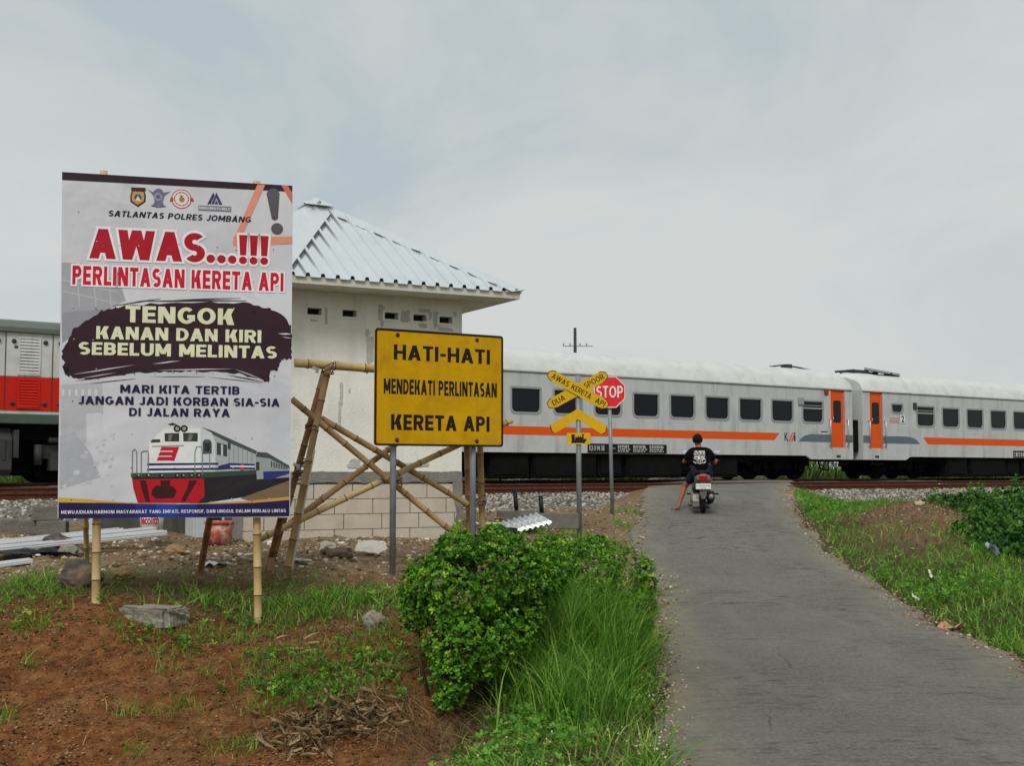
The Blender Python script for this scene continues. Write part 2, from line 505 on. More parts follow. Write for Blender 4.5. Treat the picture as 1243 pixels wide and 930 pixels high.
# ------------------------------------------------------------------ heavy sign capitals, drawn stroke by stroke
GW = {'A':.80,'B':.68,'C':.74,'D':.74,'E':.58,'F':.56,'G':.78,'H':.74,'I':0,'J':.52,'K':.74,'L':.54,'M':.90,'N':.76,'O':.82,'P':.66,'R':.70,'S':.64,'T':.64,'U':.74,'W':1.14,'Y':.76,'-':.36,'.':0,',':0,'!':0,' ':.30}
def glyph(ch, t, th):
    """convex pieces of one capital of height 1; t upright weight, th cross weight; returns pieces, width."""
    w = GW[ch] if GW[ch] else t*1.05
    if ch not in 'I.,!- ': w += (t-.2)*.8
    d = t*1.12; q = []
    def rc(x0, x1, y0, y1): q.append([(x0,y0),(x1,y0),(x1,y1),(x0,y1)])
    def V(x, y0=0, y1=1): rc(x, x+t, y0, y1)
    def H(y, x0, x1): rc(x0, x1, y, y+th)
    def D(x0, y0, x1, y1, dd=None):
        dd = dd or d
        q.append([(x0,y0),(x0+dd,y0),(x1+dd,y1),(x1,y1)])
    def arc(cx, cy, rx, ry, a0, a1, n=None):
        n = n or max(4, int(abs(a1-a0)/13))
        for i in range(n):
            b0, b1 = R(a0+(a1-a0)*i/n), R(a0+(a1-a0)*(i+1)/n)
            q.append([(cx+rx*math.cos(b0), cy+ry*math.sin(b0)), (cx+rx*math.cos(b1), cy+ry*math.sin(b1)), (cx+(rx-t)*math.cos(b1), cy+(ry-th)*math.sin(b1)), (cx+(rx-t)*math.cos(b0), cy+(ry-th)*math.sin(b0))])
    if ch == 'A': D(0,0,w/2-d/2,1); D(w-d,0,w/2-d/2,1); H(.2,.24*w,.76*w)
    elif ch == 'B':
        ry = (1+th)/4; V(0); H(0,t*.9,w-ry); H(1-th,t*.9,w-ry-.02); H(.5-th/2,t*.9,w-ry); arc(w-ry-.02,1-ry,ry,ry,-90,90); arc(w-ry,ry,ry,ry,-90,90)
    elif ch == 'C': arc(w/2,.5,w/2,.5,48,312)
    elif ch == 'D': V(0); rx = w*.55; H(0,t*.9,w-rx); H(1-th,t*.9,w-rx); arc(w-rx,.5,rx,.5,-90,90)
    elif ch == 'E': V(0); H(0,t*.9,w); H(1-th,t*.9,w); H(.5-th/2,t*.9,w*.94)
    elif ch == 'F': V(0); H(1-th,t*.9,w); H(.46-th/2,t*.9,w*.94)
    elif ch == 'G': arc(w/2,.5,w/2,.5,46,322); H(.5-th*.8,w*.55,w-.01); V(w-t-.01,.17,.5-th*.8)
    elif ch == 'H': V(0); V(w-t); H(.5-th/2,t*.9,w-t*.9)
    elif ch == 'I': V(0)
    elif ch == 'J': V(w-t,.27,1); arc(w/2,.27,w/2,.27,200,360)
    elif ch == 'K': V(0); D(t*.85,.34,w-d*1.15,1,d*1.12); D(w-d*1.2,0,t*1.25,.62,d*1.2)
    elif ch == 'L': V(0); H(0,t*.9,w)
    elif ch == 'M': V(0); V(w-t); D(w/2-d/2,.18,0,1,d); D(w/2-d/2,.18,w-d,1,d)
    elif ch == 'N': V(0); V(w-t); D(w-d*1.1,0,0,1,d*1.1)
    elif ch == 'O': arc(w/2,.5,w/2,.5,0,360,30)
    elif ch in 'PR':
        ry = .31; V(0); H(1-th,t*.9,w-ry); H(1-2*ry,t*.9,w-ry); arc(w-ry,1-ry,ry,ry,-90,90)
        if ch == 'R': D(w-d,0,w*.36,.46)
    elif ch == 'S': ry = (1+th)/4; arc(w/2,1-ry,w/2,ry,38,270); arc(w/2,ry,w/2,ry,-142,90)
    elif ch == 'T': H(1-th,0,w); V(w/2-t/2,0,1-th*.9)
    elif ch == 'U': V(0,.36); V(w-t,.36); arc(w/2,.37,w/2,.37,180,360)
    elif ch == 'W': a, b = w*.27-d/2, w*.73-d/2; D(a,0,0,1); D(a,0,w/2-d/2,1); D(b,0,w/2-d/2,1); D(b,0,w-d,1)
    elif ch == 'Y': V(w/2-t/2,0,.46); D(w/2-d/2,.40,0,1); D(w/2-d/2,.40,w-d,1)
    elif ch == '.': q.append([(w*(.5+.5*math.cos(R(22.5+45*i))*1.06), w*(.5+.5*math.sin(R(22.5+45*i))*1.06)) for i in range(8)])
    elif ch == ',': rc(0,w,0,w); q.append([(w*.4,0),(w,0),(w*.6,-.14),(w*.1,-.14)])
    elif ch == '!': q.append([(w*.14,.30),(w*.86,.30),(w,1),(0,1)]); q.append([(w*(.5+.5*math.cos(R(22.5+45*i))*1.0), w*.92*(.5+.5*math.sin(R(22.5+45*i))*1.06)) for i in range(8)])
    elif ch == '-': H(.36,0,w)
    return q, w
def grown(poly, g, kx):
    """outward offset of a convex polygon; kx is the later sideways scale."""
    if g == 0: return poly
    p = [(a*kx, b) for a, b in poly]; n = len(p); A = sum(p[i][0]*p[(i+1)%n][1]-p[(i+1)%n][0]*p[i][1] for i in range(n))
    if A < 0: p = p[::-1]
    out = []
    for i in range(n):
        a, b, c = p[i-1], p[i], p[(i+1)%n]
        def nr(u, v):
            L = math.hypot(v[0]-u[0], v[1]-u[1]) or 1e-9; return ((v[1]-u[1])/L, -(v[0]-u[0])/L)
        n1, n2 = nr(a, b), nr(b, c); mx, my = n1[0]+n2[0], n1[1]+n2[1]; L2 = mx*mx+my*my
        k = min(2*g/max(L2, 1e-6), 2.2*g/max(math.sqrt(L2), 1e-6))
        out.append(((b[0]+mx*k)/kx, b[1]+my*k))
    return out
def put_caps(mb, body, x0, x1, z0, z1, y, mi=0, t=.2, th=None, gap=.10, grow=0.0, shear=0.0, map_fn=None):
    th = th or t*.86; cur = 0; items = []
    for ch in body:
        q, w = glyph(ch, t, th); items.append((q, cur)); cur += w+gap*(1 if ch not in '.!' else 1.5)
    N = cur-gap; kx = (x1-x0)/(N+shear)/(z1-z0)
    for q, c in items:
        for i, poly in enumerate(q):
            pts = grown([(a+c, b) for a, b in poly], grow, kx)
            X = [(x0+(a+shear*b)/(N+shear)*(x1-x0), z0+b*(z1-z0)) for a, b in pts]
            ar = sum(X[k][0]*X[(k+1)%len(X)][1]-X[(k+1)%len(X)][0]*X[k][1] for k in range(len(X)))
            if ar < 0: X = X[::-1]
            yy = y-.000015*(i % 12)
            mb.add([map_fn(a, b, yy) if map_fn else (a, yy, b) for a, b in X], [tuple(range(len(X)))], mi)
# ================================================================== camera, light, sky
cam = bpy.data.cameras.new('camera'); cam_o = bpy.data.objects.new('camera', cam); COL.objects.link(cam_o)
cam.sensor_width = 36; cam.lens = 36*FPX/1243; cam.clip_start = .1; cam.clip_end = 3000
cam_o.location = (0, 0, EYE); cam_o.rotation_euler = (R(90)+PITCH, 0, 0)
SC.camera = cam_o

SUN_EL, SUN_AZ = R(46), R(188)         # azimuth clockwise from +Y: behind the camera, a little to the left
sun = bpy.data.lights.new('sun', 'SUN'); sun.energy = 1.5; sun.angle = R(22); sun.color = (1, .97, .92)
sun_o = bpy.data.objects.new('sun', sun); COL.objects.link(sun_o)
sd = Vector((math.sin(SUN_AZ)*math.cos(SUN_EL), math.cos(SUN_AZ)*math.cos(SUN_EL), math.sin(SUN_EL)))
sun_o.rotation_euler = sd.to_track_quat('Z', 'Y').to_euler()
sun_o.location = sd*50

def build_world():
    w = bpy.data.worlds.new('World'); SC.world = w; w.use_nodes = True
    nt = w.node_tree; N = nt.nodes; Lk = nt.links
    for n in list(N): N.remove(n)
    out = N.new('ShaderNodeOutputWorld')
    sky = N.new('ShaderNodeTexSky'); sky.sky_type = 'NISHITA'; sky.sun_disc = False
    sky.sun_elevation = SUN_EL; sky.sun_rotation = SUN_AZ; sky.dust_density = 2.5; sky.air_density = 1.0
    b1 = N.new('ShaderNodeBackground'); b1.inputs['Strength'].default_value = .12
    Lk.new(sky.outputs['Color'], b1.inputs['Color'])
    tc = N.new('ShaderNodeTexCoord')
    sep = N.new('ShaderNodeSeparateXYZ'); Lk.new(tc.outputs['Generated'], sep.inputs[0])
    # direction projected on a cloud deck
    ad = N.new('ShaderNodeMath'); ad.operation = 'ADD'; ad.inputs[1].default_value = .62
    mxz = N.new('ShaderNodeMath'); mxz.operation = 'MAXIMUM'; mxz.inputs[1].default_value = 0
    Lk.new(sep.outputs['Z'], mxz.inputs[0]); Lk.new(mxz.outputs[0], ad.inputs[0])
    dx = N.new('ShaderNodeMath'); dx.operation = 'DIVIDE'; Lk.new(sep.outputs['X'], dx.inputs[0]); Lk.new(ad.outputs[0], dx.inputs[1])
    dy = N.new('ShaderNodeMath'); dy.operation = 'DIVIDE'; Lk.new(sep.outputs['Y'], dy.inputs[0]); Lk.new(ad.outputs[0], dy.inputs[1])
    cb = N.new('ShaderNodeCombineXYZ'); Lk.new(dx.outputs[0], cb.inputs[0]); Lk.new(dy.outputs[0], cb.inputs[1])
    mp = N.new('ShaderNodeMapping'); mp.inputs['Location'].default_value = (3.60, 1.7, 0); mp.inputs['Scale'].default_value = (1.0, 1.35, 1)
    Lk.new(cb.outputs[0], mp.inputs['Vector'])
    n1 = N.new('ShaderNodeTexNoise'); n1.inputs['Scale'].default_value = 1.9; n1.inputs['Detail'].default_value = 7
    n1.inputs['Roughness'].default_value = .6; n1.inputs['Distortion'].default_value = .5
    Lk.new(mp.outputs[0], n1.inputs['Vector'])
    r1 = N.new('ShaderNodeValToRGB'); e = r1.color_ramp.elements
    e[0].position = .34; e[0].color = (*[c/1.3 for c in srgb(184, 196, 202)], 1)
    e[1].position = .60; e[1].color = (*[c/1.3 for c in srgb(211, 215, 213)], 1)
    k = r1.color_ramp.elements.new(.45); k.color = (*[c/1.3 for c in srgb(201, 207, 207)], 1)
    Lk.new(n1.outputs['Fac'], r1.inputs['Fac'])
    b2 = N.new('ShaderNodeBackground'); b2.inputs['Strength'].default_value = 1.0
    Lk.new(r1.outputs['Color'], b2.inputs['Color'])
    # thin places let a little blue through
    n2 = N.new('ShaderNodeTexNoise'); n2.inputs['Scale'].default_value = .8; n2.inputs['Detail'].default_value = 4
    Lk.new(mp.outputs[0], n2.inputs['Vector'])
    r2 = N.new('ShaderNodeValToRGB'); r2.color_ramp.elements[0].position = .3; r2.color_ramp.elements[0].color = (.94,.94,.94,1)
    r2.color_ramp.elements[1].position = .6; r2.color_ramp.elements[1].color = (.97,.97,.97,1)
    Lk.new(n2.outputs['Fac'], r2.inputs['Fac'])
    mx = N.new('ShaderNodeMixShader'); Lk.new(r2.outputs['Color'], mx.inputs['Fac'])
    Lk.new(b1.outputs[0], mx.inputs[1]); Lk.new(b2.outputs[0], mx.inputs[2])
    Lk.new(mx.outputs[0], out.inputs['Surface'])
build_world()
SC.view_settings.view_transform = 'Standard'; SC.view_settings.look = 'None'
SC.view_settings.exposure = 0.34; SC.view_settings.gamma = 1; SC.view_settings.use_curve_mapping = False
SC.cycles.max_bounces = 6; SC.cycles.diffuse_bounces = 3; SC.cycles.transparent_max_bounces = 4
SC.cycles.use_denoising = True

# ================================================================== terrain heights
ROAD_Y = [-60, 0, 7, 11.2, 13.6, 17, 20.2, 24, 30, 37, 45, 60, 90]
ROAD_L = [-.2, .62, .84, 1.29, 1.58, 1.93, 1.90, 2.41, 3.14, 4.0, 5.2, 8.0, 15]
ROAD_R = [3.0, 3.75, 4.0, 4.56, 4.68, 5.0, 5.06, 5.48, 6.65, 8.06, 10, 12, 19]
ROAD_ZY = [-60, 0, 13, 15, 17, 20.2, 23, 24, 26, 30, 35, 37, 40, 43, 48, 60, 90]
ROAD_ZZ = [0, 0, .0, .03, .10, .43, .79, .88, 1.05, 1.19, 1.28, 1.31, 1.38, 1.40, 1.3, 1.0, .9]
from functools import lru_cache
def _smooth_interp(y, ys, zs):
    # Catmull-Rom style (monotone-ish) cubic through the table
    y = np.asarray(y, float); ys = np.array(ys, float); zs = np.array(zs, float)
    m = np.gradient(zs, ys)
    i = np.clip(np.searchsorted(ys, y) - 1, 0, len(ys)-2)
    h = ys[i+1]-ys[i]; t = np.clip((y-ys[i])/h, 0, 1)
    return (2*t**3-3*t**2+1)*zs[i] + (t**3-2*t**2+t)*h*m[i] + (-2*t**3+3*t**2)*zs[i+1] + (t**3-t**2)*h*m[i+1]
road_l = lambda y: _smooth_interp(y, ROAD_Y, ROAD_L)
road_r = lambda y: _smooth_interp(y, ROAD_Y, ROAD_R)
road_z = lambda y: _smooth_interp(y, ROAD_ZY, ROAD_ZZ)

RQ = [-80, -30, -22, -18.7, -15.6, -12, -8, -6, -4.6, 5, 7.5, 12, 60, 400]
RZ = [0, 0, .05, .24, .5, .74, .84, .84, .86, 1.05, .95, .8, .75, .7]
z_bank = lambda q: np.interp(q, RQ, RZ)

_cp = []
for a in [(-15,12,.7),(-15,18,.8),(-15,25,.95),(-11,10,.35),(-15,8,-.3),(-12,5,-.6),(-4,5,-.62),(0,4,-.2),(-8,0,-.6),
          (0,0,-.05),(0,-6,0),(-10,-10,-.4),(.35,11,.1),(.6,13,.12),(0,10,.02),(-.2,12,.28),(-10,28,1.05),(-4,27,1.1),(0,30,1.15),
          (-2,18.5,.8),(-3,22,.85),(-1,17,.79),(-3.6,15.7,.79),(-6,17,.8),(-8,20,.85),(1.5,30,1.15)]: _cp.append(a)
for px, py, Y in [(0,725,11.6),(115,745,10.9),(315,765,11.3),(220,700,12.3),(400,715,12.0),(480,703,12.6),(100,670,14.5),(300,670,14.8),
                  (650,640,19),(702,655,20.5),(740,690,17.5),(600,660,16),(760,640,21.5),(743,618,23.6),(600,625,23.5),
                  (520,760,10.7),(455,765,10.9),(540,865,9.3),(400,870,9.3),(400,800,10.25),(100,850,9.7),(100,790,10.35),(220,800,10.3),(0,930,8.8),(300,930,8.75),
                  (500,930,8.4),(620,930,7.8),(740,930,7.3),(0,790,10.4),(300,800,10.3),(250,865,9.5)]:
    p = P(px, py, Y); _cp.append((p.x, p.y, p.z))
for L_ in (-18, -13, -8, -4, 0, 2):
    _q = track_pt(L_, -7.2); _cp.append((_q.x, _q.y, .83))
_cp = np.array(_cp)
def _tps_fit(c, lam=.02):
    n = len(c); d = np.linalg.norm(c[:,None,:2]-c[None,:,:2], axis=2)
    K = np.where(d > 0, d*d*np.log(d+1e-12), 0) + lam*np.eye(n)
    Pm = np.c_[np.ones(n), c[:,:2]]
    A = np.block([[K, Pm],[Pm.T, np.zeros((3,3))]])
    return np.linalg.solve(A, np.r_[c[:,2], 0,0,0])
_tw = _tps_fit(_cp)
def z_left(x, y):
    x = np.asarray(x, float); y = np.asarray(y, float); s = np.zeros_like(x) + _tw[-3] + _tw[-2]*x + _tw[-1]*y
    for i in range(len(_cp)):
        d2 = (x-_cp[i,0])**2 + (y-_cp[i,1])**2
        s = s + _tw[i]*.5*d2*np.log(d2+1e-12)
    # far away the fit gives way to the plain embankment
    far = sstep(14, 22, np.hypot(x+4, y-14))
    return s*(1-far) + (z_bank(q_of(x, y))*.9)*far

def spoil(x, y):
    # bare brown bank of spoil beyond the right-hand verge
    return np.exp(-((x-.322*y)/1.2)**2-((y-24.3)/4.3)**2)
def ground_z(x, y, fine=True):
    x = np.asarray(x, float); y = np.asarray(y, float)
    q = q_of(x, y)
    rl, rr, rz = road_l(y), road_r(y), road_z(y)
    zl = z_left(x, y); zr = z_bank(q)
    # brown spoil hump on the far side of the verge
    zr = zr + (.30+.16*fbm(x*2.2, y*2.2, 33, 4))*spoil(x, y)
    w = sstep(0, 1, np.clip((x-rl)/(rr-rl), 0, 1))
    z = zl*(1-w) + zr*w
    qb = sstep(-7.0, -5.4, q)
    z = z*(1-qb) + z_bank(q)*qb
    dout = np.maximum(np.maximum(rl-x, x-rr), 0)          # distance outside the road
    inside = (x > rl) & (x < rr)
    k = 1 - sstep(.0, 1.3, dout)
    z = z*(1-k) + (rz-.035)*k
    if fine:
        amp = sstep(.05, .6, dout)*(1-sstep(40, 80, np.abs(y)))
        soil = sstep(12.4, 10.8, y)*(x < .6)
        z = z + amp*(.05*fbm(x*.9, y*.9, 5, 3) + ((.018+.045*soil)*fbm(x*4.5, y*4.5, 9, 5)+soil*.03*np.maximum(fbm(x*9, y*9, 13, 3), 0)))
        rub = sstep(12.2, 13.2, y)*sstep(17.6, 16.4, y)*(x < -.2)*sstep(-9, -7, x)
        z = z + rub*.09*np.maximum(fbm(x*2.6, y*2.6, 31, 3), -.2)
        z = np.where(inside, np.minimum(z, rz-.02), z)
    return z
def gz(x, y): return float(ground_z(np.array([x]), np.array([y]))[0])
def gz0(x, y): return float(ground_z(np.array([x]), np.array([y]), False)[0])

def axis_coords(breaks, steps):
    out = [breaks[0]]
    for a, b, st in zip(breaks[:-1], breaks[1:], steps):
        n = max(1, int(round((b-a)/st)))
        out += list(np.linspace(a, b, n+1)[1:])
    return np.array(out)
gx = axis_coords([-900,-300,-100,-40,-16,-6.5,1.6,14,24,60,150,400,900], [150,40,10,1.5,.25,.045,.13,.5,3,12,50,125])
gy = axis_coords([-300,-60,-8,6.2,13.2,36,60,110,300,1200], [60,8,1.0,.045,.13,1.2,5,25,150])
GX, GY = np.meshgrid(gx, gy)
gxf, gyf = GX.ravel(), GY.ravel()
GZ = ground_z(gxf, gyf)
nx, ny = len(gx), len(gy)
ii = (np.arange(ny-1)[:,None]*nx + np.arange(nx-1)[None]).ravel()
GF = np.stack([ii, ii+1, ii+1+nx, ii+nx], -1)
# kinds of soil, by place
q_all = q_of(gxf, gyf)
left = gxf < road_l(gyf)
nn = fbm(gxf*.8, gyf*.8, 21, 4)
nf = fbm(gxf*3.2, gyf*3.2, 22, 3)
red = sstep(12.6, 11.3, gyf + .9*nn)*left*sstep(-.1, -.9, gxf - (gyf-8)*.12 + .5*nn)
grav = left*sstep(11.6, 13.0, gyf+.5*nn)*sstep(-6.0, -7.5, q_all)
brown = spoil(gxf, gyf)*np.exp(.8*nn)*1.2
green = (~left)*(1-np.clip(brown*1.3, 0, 1))*sstep(-5.5, -7.2, q_all) + (np.abs(gxf) > 20) + (q_all > 6)
strip = left*np.exp(-((gyf-11.75-.12*gxf*0)/.55)**2)*(gxf < -1.0) ; green = np.clip(green + strip*.8 + left*(gxf > -.4)*(gyf < 13)*.9, 0, 1)

def mat_ground():
    m = bpy.data.materials.new('ground_soil'); m.use_nodes = True
    nt = m.node_tree; N = nt.nodes; Lk = nt.links; bs = N['Principled BSDF']
    bs.inputs['Roughness'].default_value = .95; bs.inputs['Specular IOR Level'].default_value = .15
    tc = N.new('ShaderNodeTexCoord')
    def noise(s, d=6, r=.6):
        n = N.new('ShaderNodeTexNoise'); n.inputs['Scale'].default_value = s; n.inputs['Detail'].default_value = d; n.inputs['Roughness'].default_value = r
        Lk.new(tc.outputs['Object'], n.inputs['Vector']); return n.outputs['Fac']
    def ramp(fac, stops):
        r = N.new('ShaderNodeValToRGB'); e = r.color_ramp.elements
        e[0].position, e[0].color = stops[0][0], (*stops[0][1], 1)
        e[1].position, e[1].color = stops[-1][0], (*stops[-1][1], 1)
        for p, c in stops[1:-1]:
            k = e.new(p); k.color = (*c, 1)
        Lk.new(fac, r.inputs['Fac']); return r.outputs['Color']
    def mix(f, a, b, mode='MIX'):
        x = N.new('ShaderNodeMix'); x.data_type = 'RGBA'; x.blend_type = mode
        if isinstance(f, float): x.inputs['Factor'].default_value = f
        else: Lk.new(f, x.inputs['Factor'])
        Lk.new(a, x.inputs['A']); Lk.new(b, x.inputs['B']); return x.outputs['Result']
    def attr(n):
        a = N.new('ShaderNodeAttribute'); a.attribute_name = n; return a.outputs['Fac']
    n1, n2, n3 = noise(1.6), noise(9, 8, .7), noise(45, 5, .7)
    redc = ramp(n2, [(.3, srgb(78,46,22)), (.5, srgb(126,80,44)), (.7, srgb(158,112,70))])
    grey = ramp(n2, [(.3, srgb(100,82,60)), (.5, srgb(136,116,88)), (.7, srgb(168,150,122))])
    tan = ramp(n2, [(.3, srgb(100,84,64)), (.5, srgb(126,106,80)), (.7, srgb(150,130,100))])
    grn = ramp(n2, [(.3, srgb(40,44,22)), (.5, srgb(66,66,34)), (.7, srgb(96,84,54))])
    base = mix(attr('gravel'), tan, grey)
    redc = mix(ramp(n1, [(.5, (0,0,0)), (.68, (.35,.35,.35))]), redc, ramp(n2, [(.3, srgb(108,84,58)), (.7, srgb(158,132,98))]))
    redc = mix(ramp(noise(2.3, 4), [(.56, (0,0,0)), (.7, (.6,.6,.6))]), redc, ramp(n2, [(.3, srgb(50,32,20)), (.7, srgb(92,62,38))]))
    base = mix(attr('red'), base, redc)
    base = mix(attr('brown'), base, ramp(n2, [(.3, srgb(92,70,50)), (.5, srgb(124,98,74)), (.7, srgb(146,122,94))]))
    base = mix(attr('green'), base, grn)
    vo = N.new('ShaderNodeTexVoronoi'); vo.inputs['Scale'].default_value = 28; Lk.new(tc.outputs['Object'], vo.inputs['Vector'])
    speck = ramp(n3, [(.62, (0,0,0)), (.72, (1,1,1))])
    pale = N.new('ShaderNodeRGB'); pale.outputs[0].default_value = (*srgb(150,128,104), 1)
    sm = N.new('ShaderNodeMath'); sm.operation = 'MULTIPLY'; sm.inputs[1].default_value = .4; Lk.new(speck, sm.inputs[0])
    base = mix(sm.outputs[0], base, pale.outputs[0])
    Lk.new(base, bs.inputs['Base Color'])
    ha = N.new('ShaderNodeMath'); ha.operation = 'ADD'; Lk.new(n3, ha.inputs[0]); Lk.new(n2, ha.inputs[1])
    hb = N.new('ShaderNodeMath'); hb.operation = 'SUBTRACT'; Lk.new(ha.outputs[0], hb.inputs[0]); Lk.new(vo.outputs['Distance'], hb.inputs[1])
    b = N.new('ShaderNodeBump'); b.inputs['Strength'].default_value = .9; b.inputs['Distance'].default_value = .03
    Lk.new(hb.outputs[0], b.inputs['Height']); Lk.new(b.outputs['Normal'], bs.inputs['Normal'])
    return m
ground = np_mesh('ground', np.stack([gxf, gyf, GZ], -1), GF, mat_ground(), smooth=True,
                 extra={'red': red, 'gravel': np.clip(grav, 0, 1), 'brown': np.clip(brown*1.3, 0, 1)*(~left), 'green': green})
tag(ground, kind='structure')

# ------------------------------------------------------------------ road
def mat_road():
    m = bpy.data.materials.new('road_asphalt'); m.use_nodes = True
    nt = m.node_tree; N = nt.nodes; Lk = nt.links; bs = N['Principled BSDF']
    bs.inputs['Roughness'].default_value = .88; bs.inputs['Specular IOR Level'].default_value = .25
    tc = N.new('ShaderNodeTexCoord')
    def noise(s, d=6, r=.6, vec=None):
        n = N.new('ShaderNodeTexNoise'); n.inputs['Scale'].default_value = s; n.inputs['Detail'].default_value = d; n.inputs['Roughness'].default_value = r
        Lk.new(vec or tc.outputs['Object'], n.inputs['Vector']); return n.outputs['Fac']
    def ramp(fac, a, b, ca, cb):
        r = N.new('ShaderNodeValToRGB'); e = r.color_ramp.elements
        e[0].position, e[0].color = a, (*ca, 1); e[1].position, e[1].color = b, (*cb, 1)
        Lk.new(fac, r.inputs['Fac']); return r.outputs['Color']
    def mix(f, a, b, mode='MIX'):
        x = N.new('ShaderNodeMix'); x.data_type = 'RGBA'; x.blend_type = mode
        if isinstance(f, float): x.inputs['Factor'].default_value = f
        else: Lk.new(f, x.inputs['Factor'])
        for s, v in (('A', a), ('B', b)):
            if isinstance(v, tuple): x.inputs[s].default_value = (*v, 1)
            else: Lk.new(v, x.inputs[s])
        return x.outputs['Result']
    base = ramp(noise(.7, 5), .35, .68, srgb(105,103,95), srgb(132,129,119))
    base = mix(ramp(noise(110, 4, .8), .42, .7, (.0,.0,.0), (.7,.7,.7)), base, srgb(146,143,135))
    base = mix(ramp(noise(75, 4, .8), .52, .7, (.0,.0,.0), (.7,.7,.7)), base, srgb(58,57,54))
    # sideways scuffs and stains
    mp = N.new('ShaderNodeMapping'); mp.inputs['Scale'].default_value = (1.4, 2.6, 1); Lk.new(tc.outputs['Object'], mp.inputs['Vector'])
    stm = N.new('ShaderNodeMath'); stm.operation = 'MULTIPLY'
    Lk.new(ramp(noise(2.6, 9, .72, mp.outputs[0]), .50, .62, (0,0,0), (.85,.85,.85)), stm.inputs[0]); Lk.new(ramp(noise(.55, 4, .6), .42, .56, (0,0,0), (1,1,1)), stm.inputs[1])
    base = mix(stm.outputs[0], base, srgb(70,68,62))
    base = mix(ramp(noise(30, 6, .8), .36, .6, (.8,.8,.8), (0,0,0)), base, srgb(82,81,75))
    base = mix(ramp(noise(17, 6, .8), .52, .7, (0,0,0), (.7,.7,.7)), base, srgb(142,139,128))
    mp2 = N.new('ShaderNodeMapping'); mp2.inputs['Scale'].default_value = (2.2, .35, 1); Lk.new(tc.outputs['Object'], mp2.inputs['Vector'])
    base = mix(ramp(noise(1.3, 4, .5, mp2.outputs[0]), .55, .75, (0,0,0), (.35,.35,.35)), base, srgb(138,136,127))
    # pale dust along the edges
    ed = N.new('ShaderNodeAttribute'); ed.attribute_name = 'edge'
    dn = N.new('ShaderNodeMath'); dn.operation = 'MULTIPLY'; Lk.new(ed.outputs['Fac'], dn.inputs[0])
    Lk.new(ramp(noise(3.5, 8, .7), .38, .6, (0,0,0), (1,1,1)), dn.inputs[1])
    base = mix(dn.outputs[0], base, srgb(140,130,112))
    # cracks
    vo = N.new('ShaderNodeTexVoronoi'); vo.feature = 'DISTANCE_TO_EDGE'; vo.inputs['Scale'].default_value = .55
    wob = N.new('ShaderNodeMix'); wob.data_type = 'VECTOR'; wob.inputs['Factor'].default_value = .12
    nv = N.new('ShaderNodeTexNoise'); nv.inputs['Scale'].default_value = 3; nv.inputs['Detail'].default_value = 5; Lk.new(tc.outputs['Object'], nv.inputs['Vector'])
    Lk.new(tc.outputs['Object'], wob.inputs['A']); Lk.new(nv.outputs['Color'], wob.inputs['B']); Lk.new(wob.outputs['Result'], vo.inputs['Vector'])
    cr = ramp(vo.outputs['Distance'], .0, .005, (.6,.6,.6), (0,0,0))
    cm = N.new('ShaderNodeMath'); cm.operation = 'MULTIPLY'; Lk.new(cr, cm.inputs[0]); Lk.new(ramp(noise(.5, 2), .5, .6, (0,0,0), (1,1,1)), cm.inputs[1])
    base = mix(cm.outputs[0], base, srgb(46,44,41))
    Lk.new(base, bs.inputs['Base Color'])
    b = N.new('ShaderNodeBump'); b.inputs['Strength'].default_value = .8; b.inputs['Distance'].default_value = .015
    Lk.new(noise(90, 4, .7), b.inputs['Height']); Lk.new(b.outputs['Normal'], bs.inputs['Normal'])
    return m
ry = np.concatenate([np.arange(-60, 4, 2.), np.arange(4, 45, .12), np.arange(45, 90, 1.)])
nu = 25
us = np.concatenate([[0, .012], np.linspace(.03, .97, nu-4), [.988, 1]])
rx = road_l(ry)[:,None] + (road_r(ry)-road_l(ry))[:,None]*us[None]
jl = .15*fbm(ry*1.7, ry*0, 41, 4)+.10*fbm(ry*6, ry*0, 45, 3); jr = .15*fbm(ry*1.7, ry*0+9, 43, 4)+.10*fbm(ry*6, ry*0, 46, 3)
rx += jl[:,None]*(1-us)[None]**4 + jr[:,None]*us[None]**4
ryy = np.repeat(ry[:,None], nu, 1)
rz = road_z(ryy) + .012*fbm(rx*.6, ryy*.6, 44, 2) + .03*(1-(2*us-1)**2)[None]
rz[:,0] -= .05; rz[:,-1] -= .05
jj = (np.arange(len(ry)-1)[:,None]*nu + np.arange(nu-1)[None]).ravel()
RF = np.stack([jj, jj+1, jj+1+nu, jj+nu], -1)
edge = np.clip(1-np.minimum(us, 1-us)*5.0, 0, 1)[None]*np.ones((len(ry),1))
road = np_mesh('road', np.stack([rx.ravel(), ryy.ravel(), rz.ravel()], -1), RF, mat_road(), smooth=True, extra={'edge': edge.ravel()})
tag(road, kind='structure')
def rdz(x, y): 
    u = min(max((x-float(road_l(y)))/float(road_r(y)-road_l(y)), 0), 1)
    return float(road_z(y)) + .03*(1-(2*u-1)**2) + .012*float(fbm(np.array([x*.6]), np.array([y*.6]), 44, 2)[0])
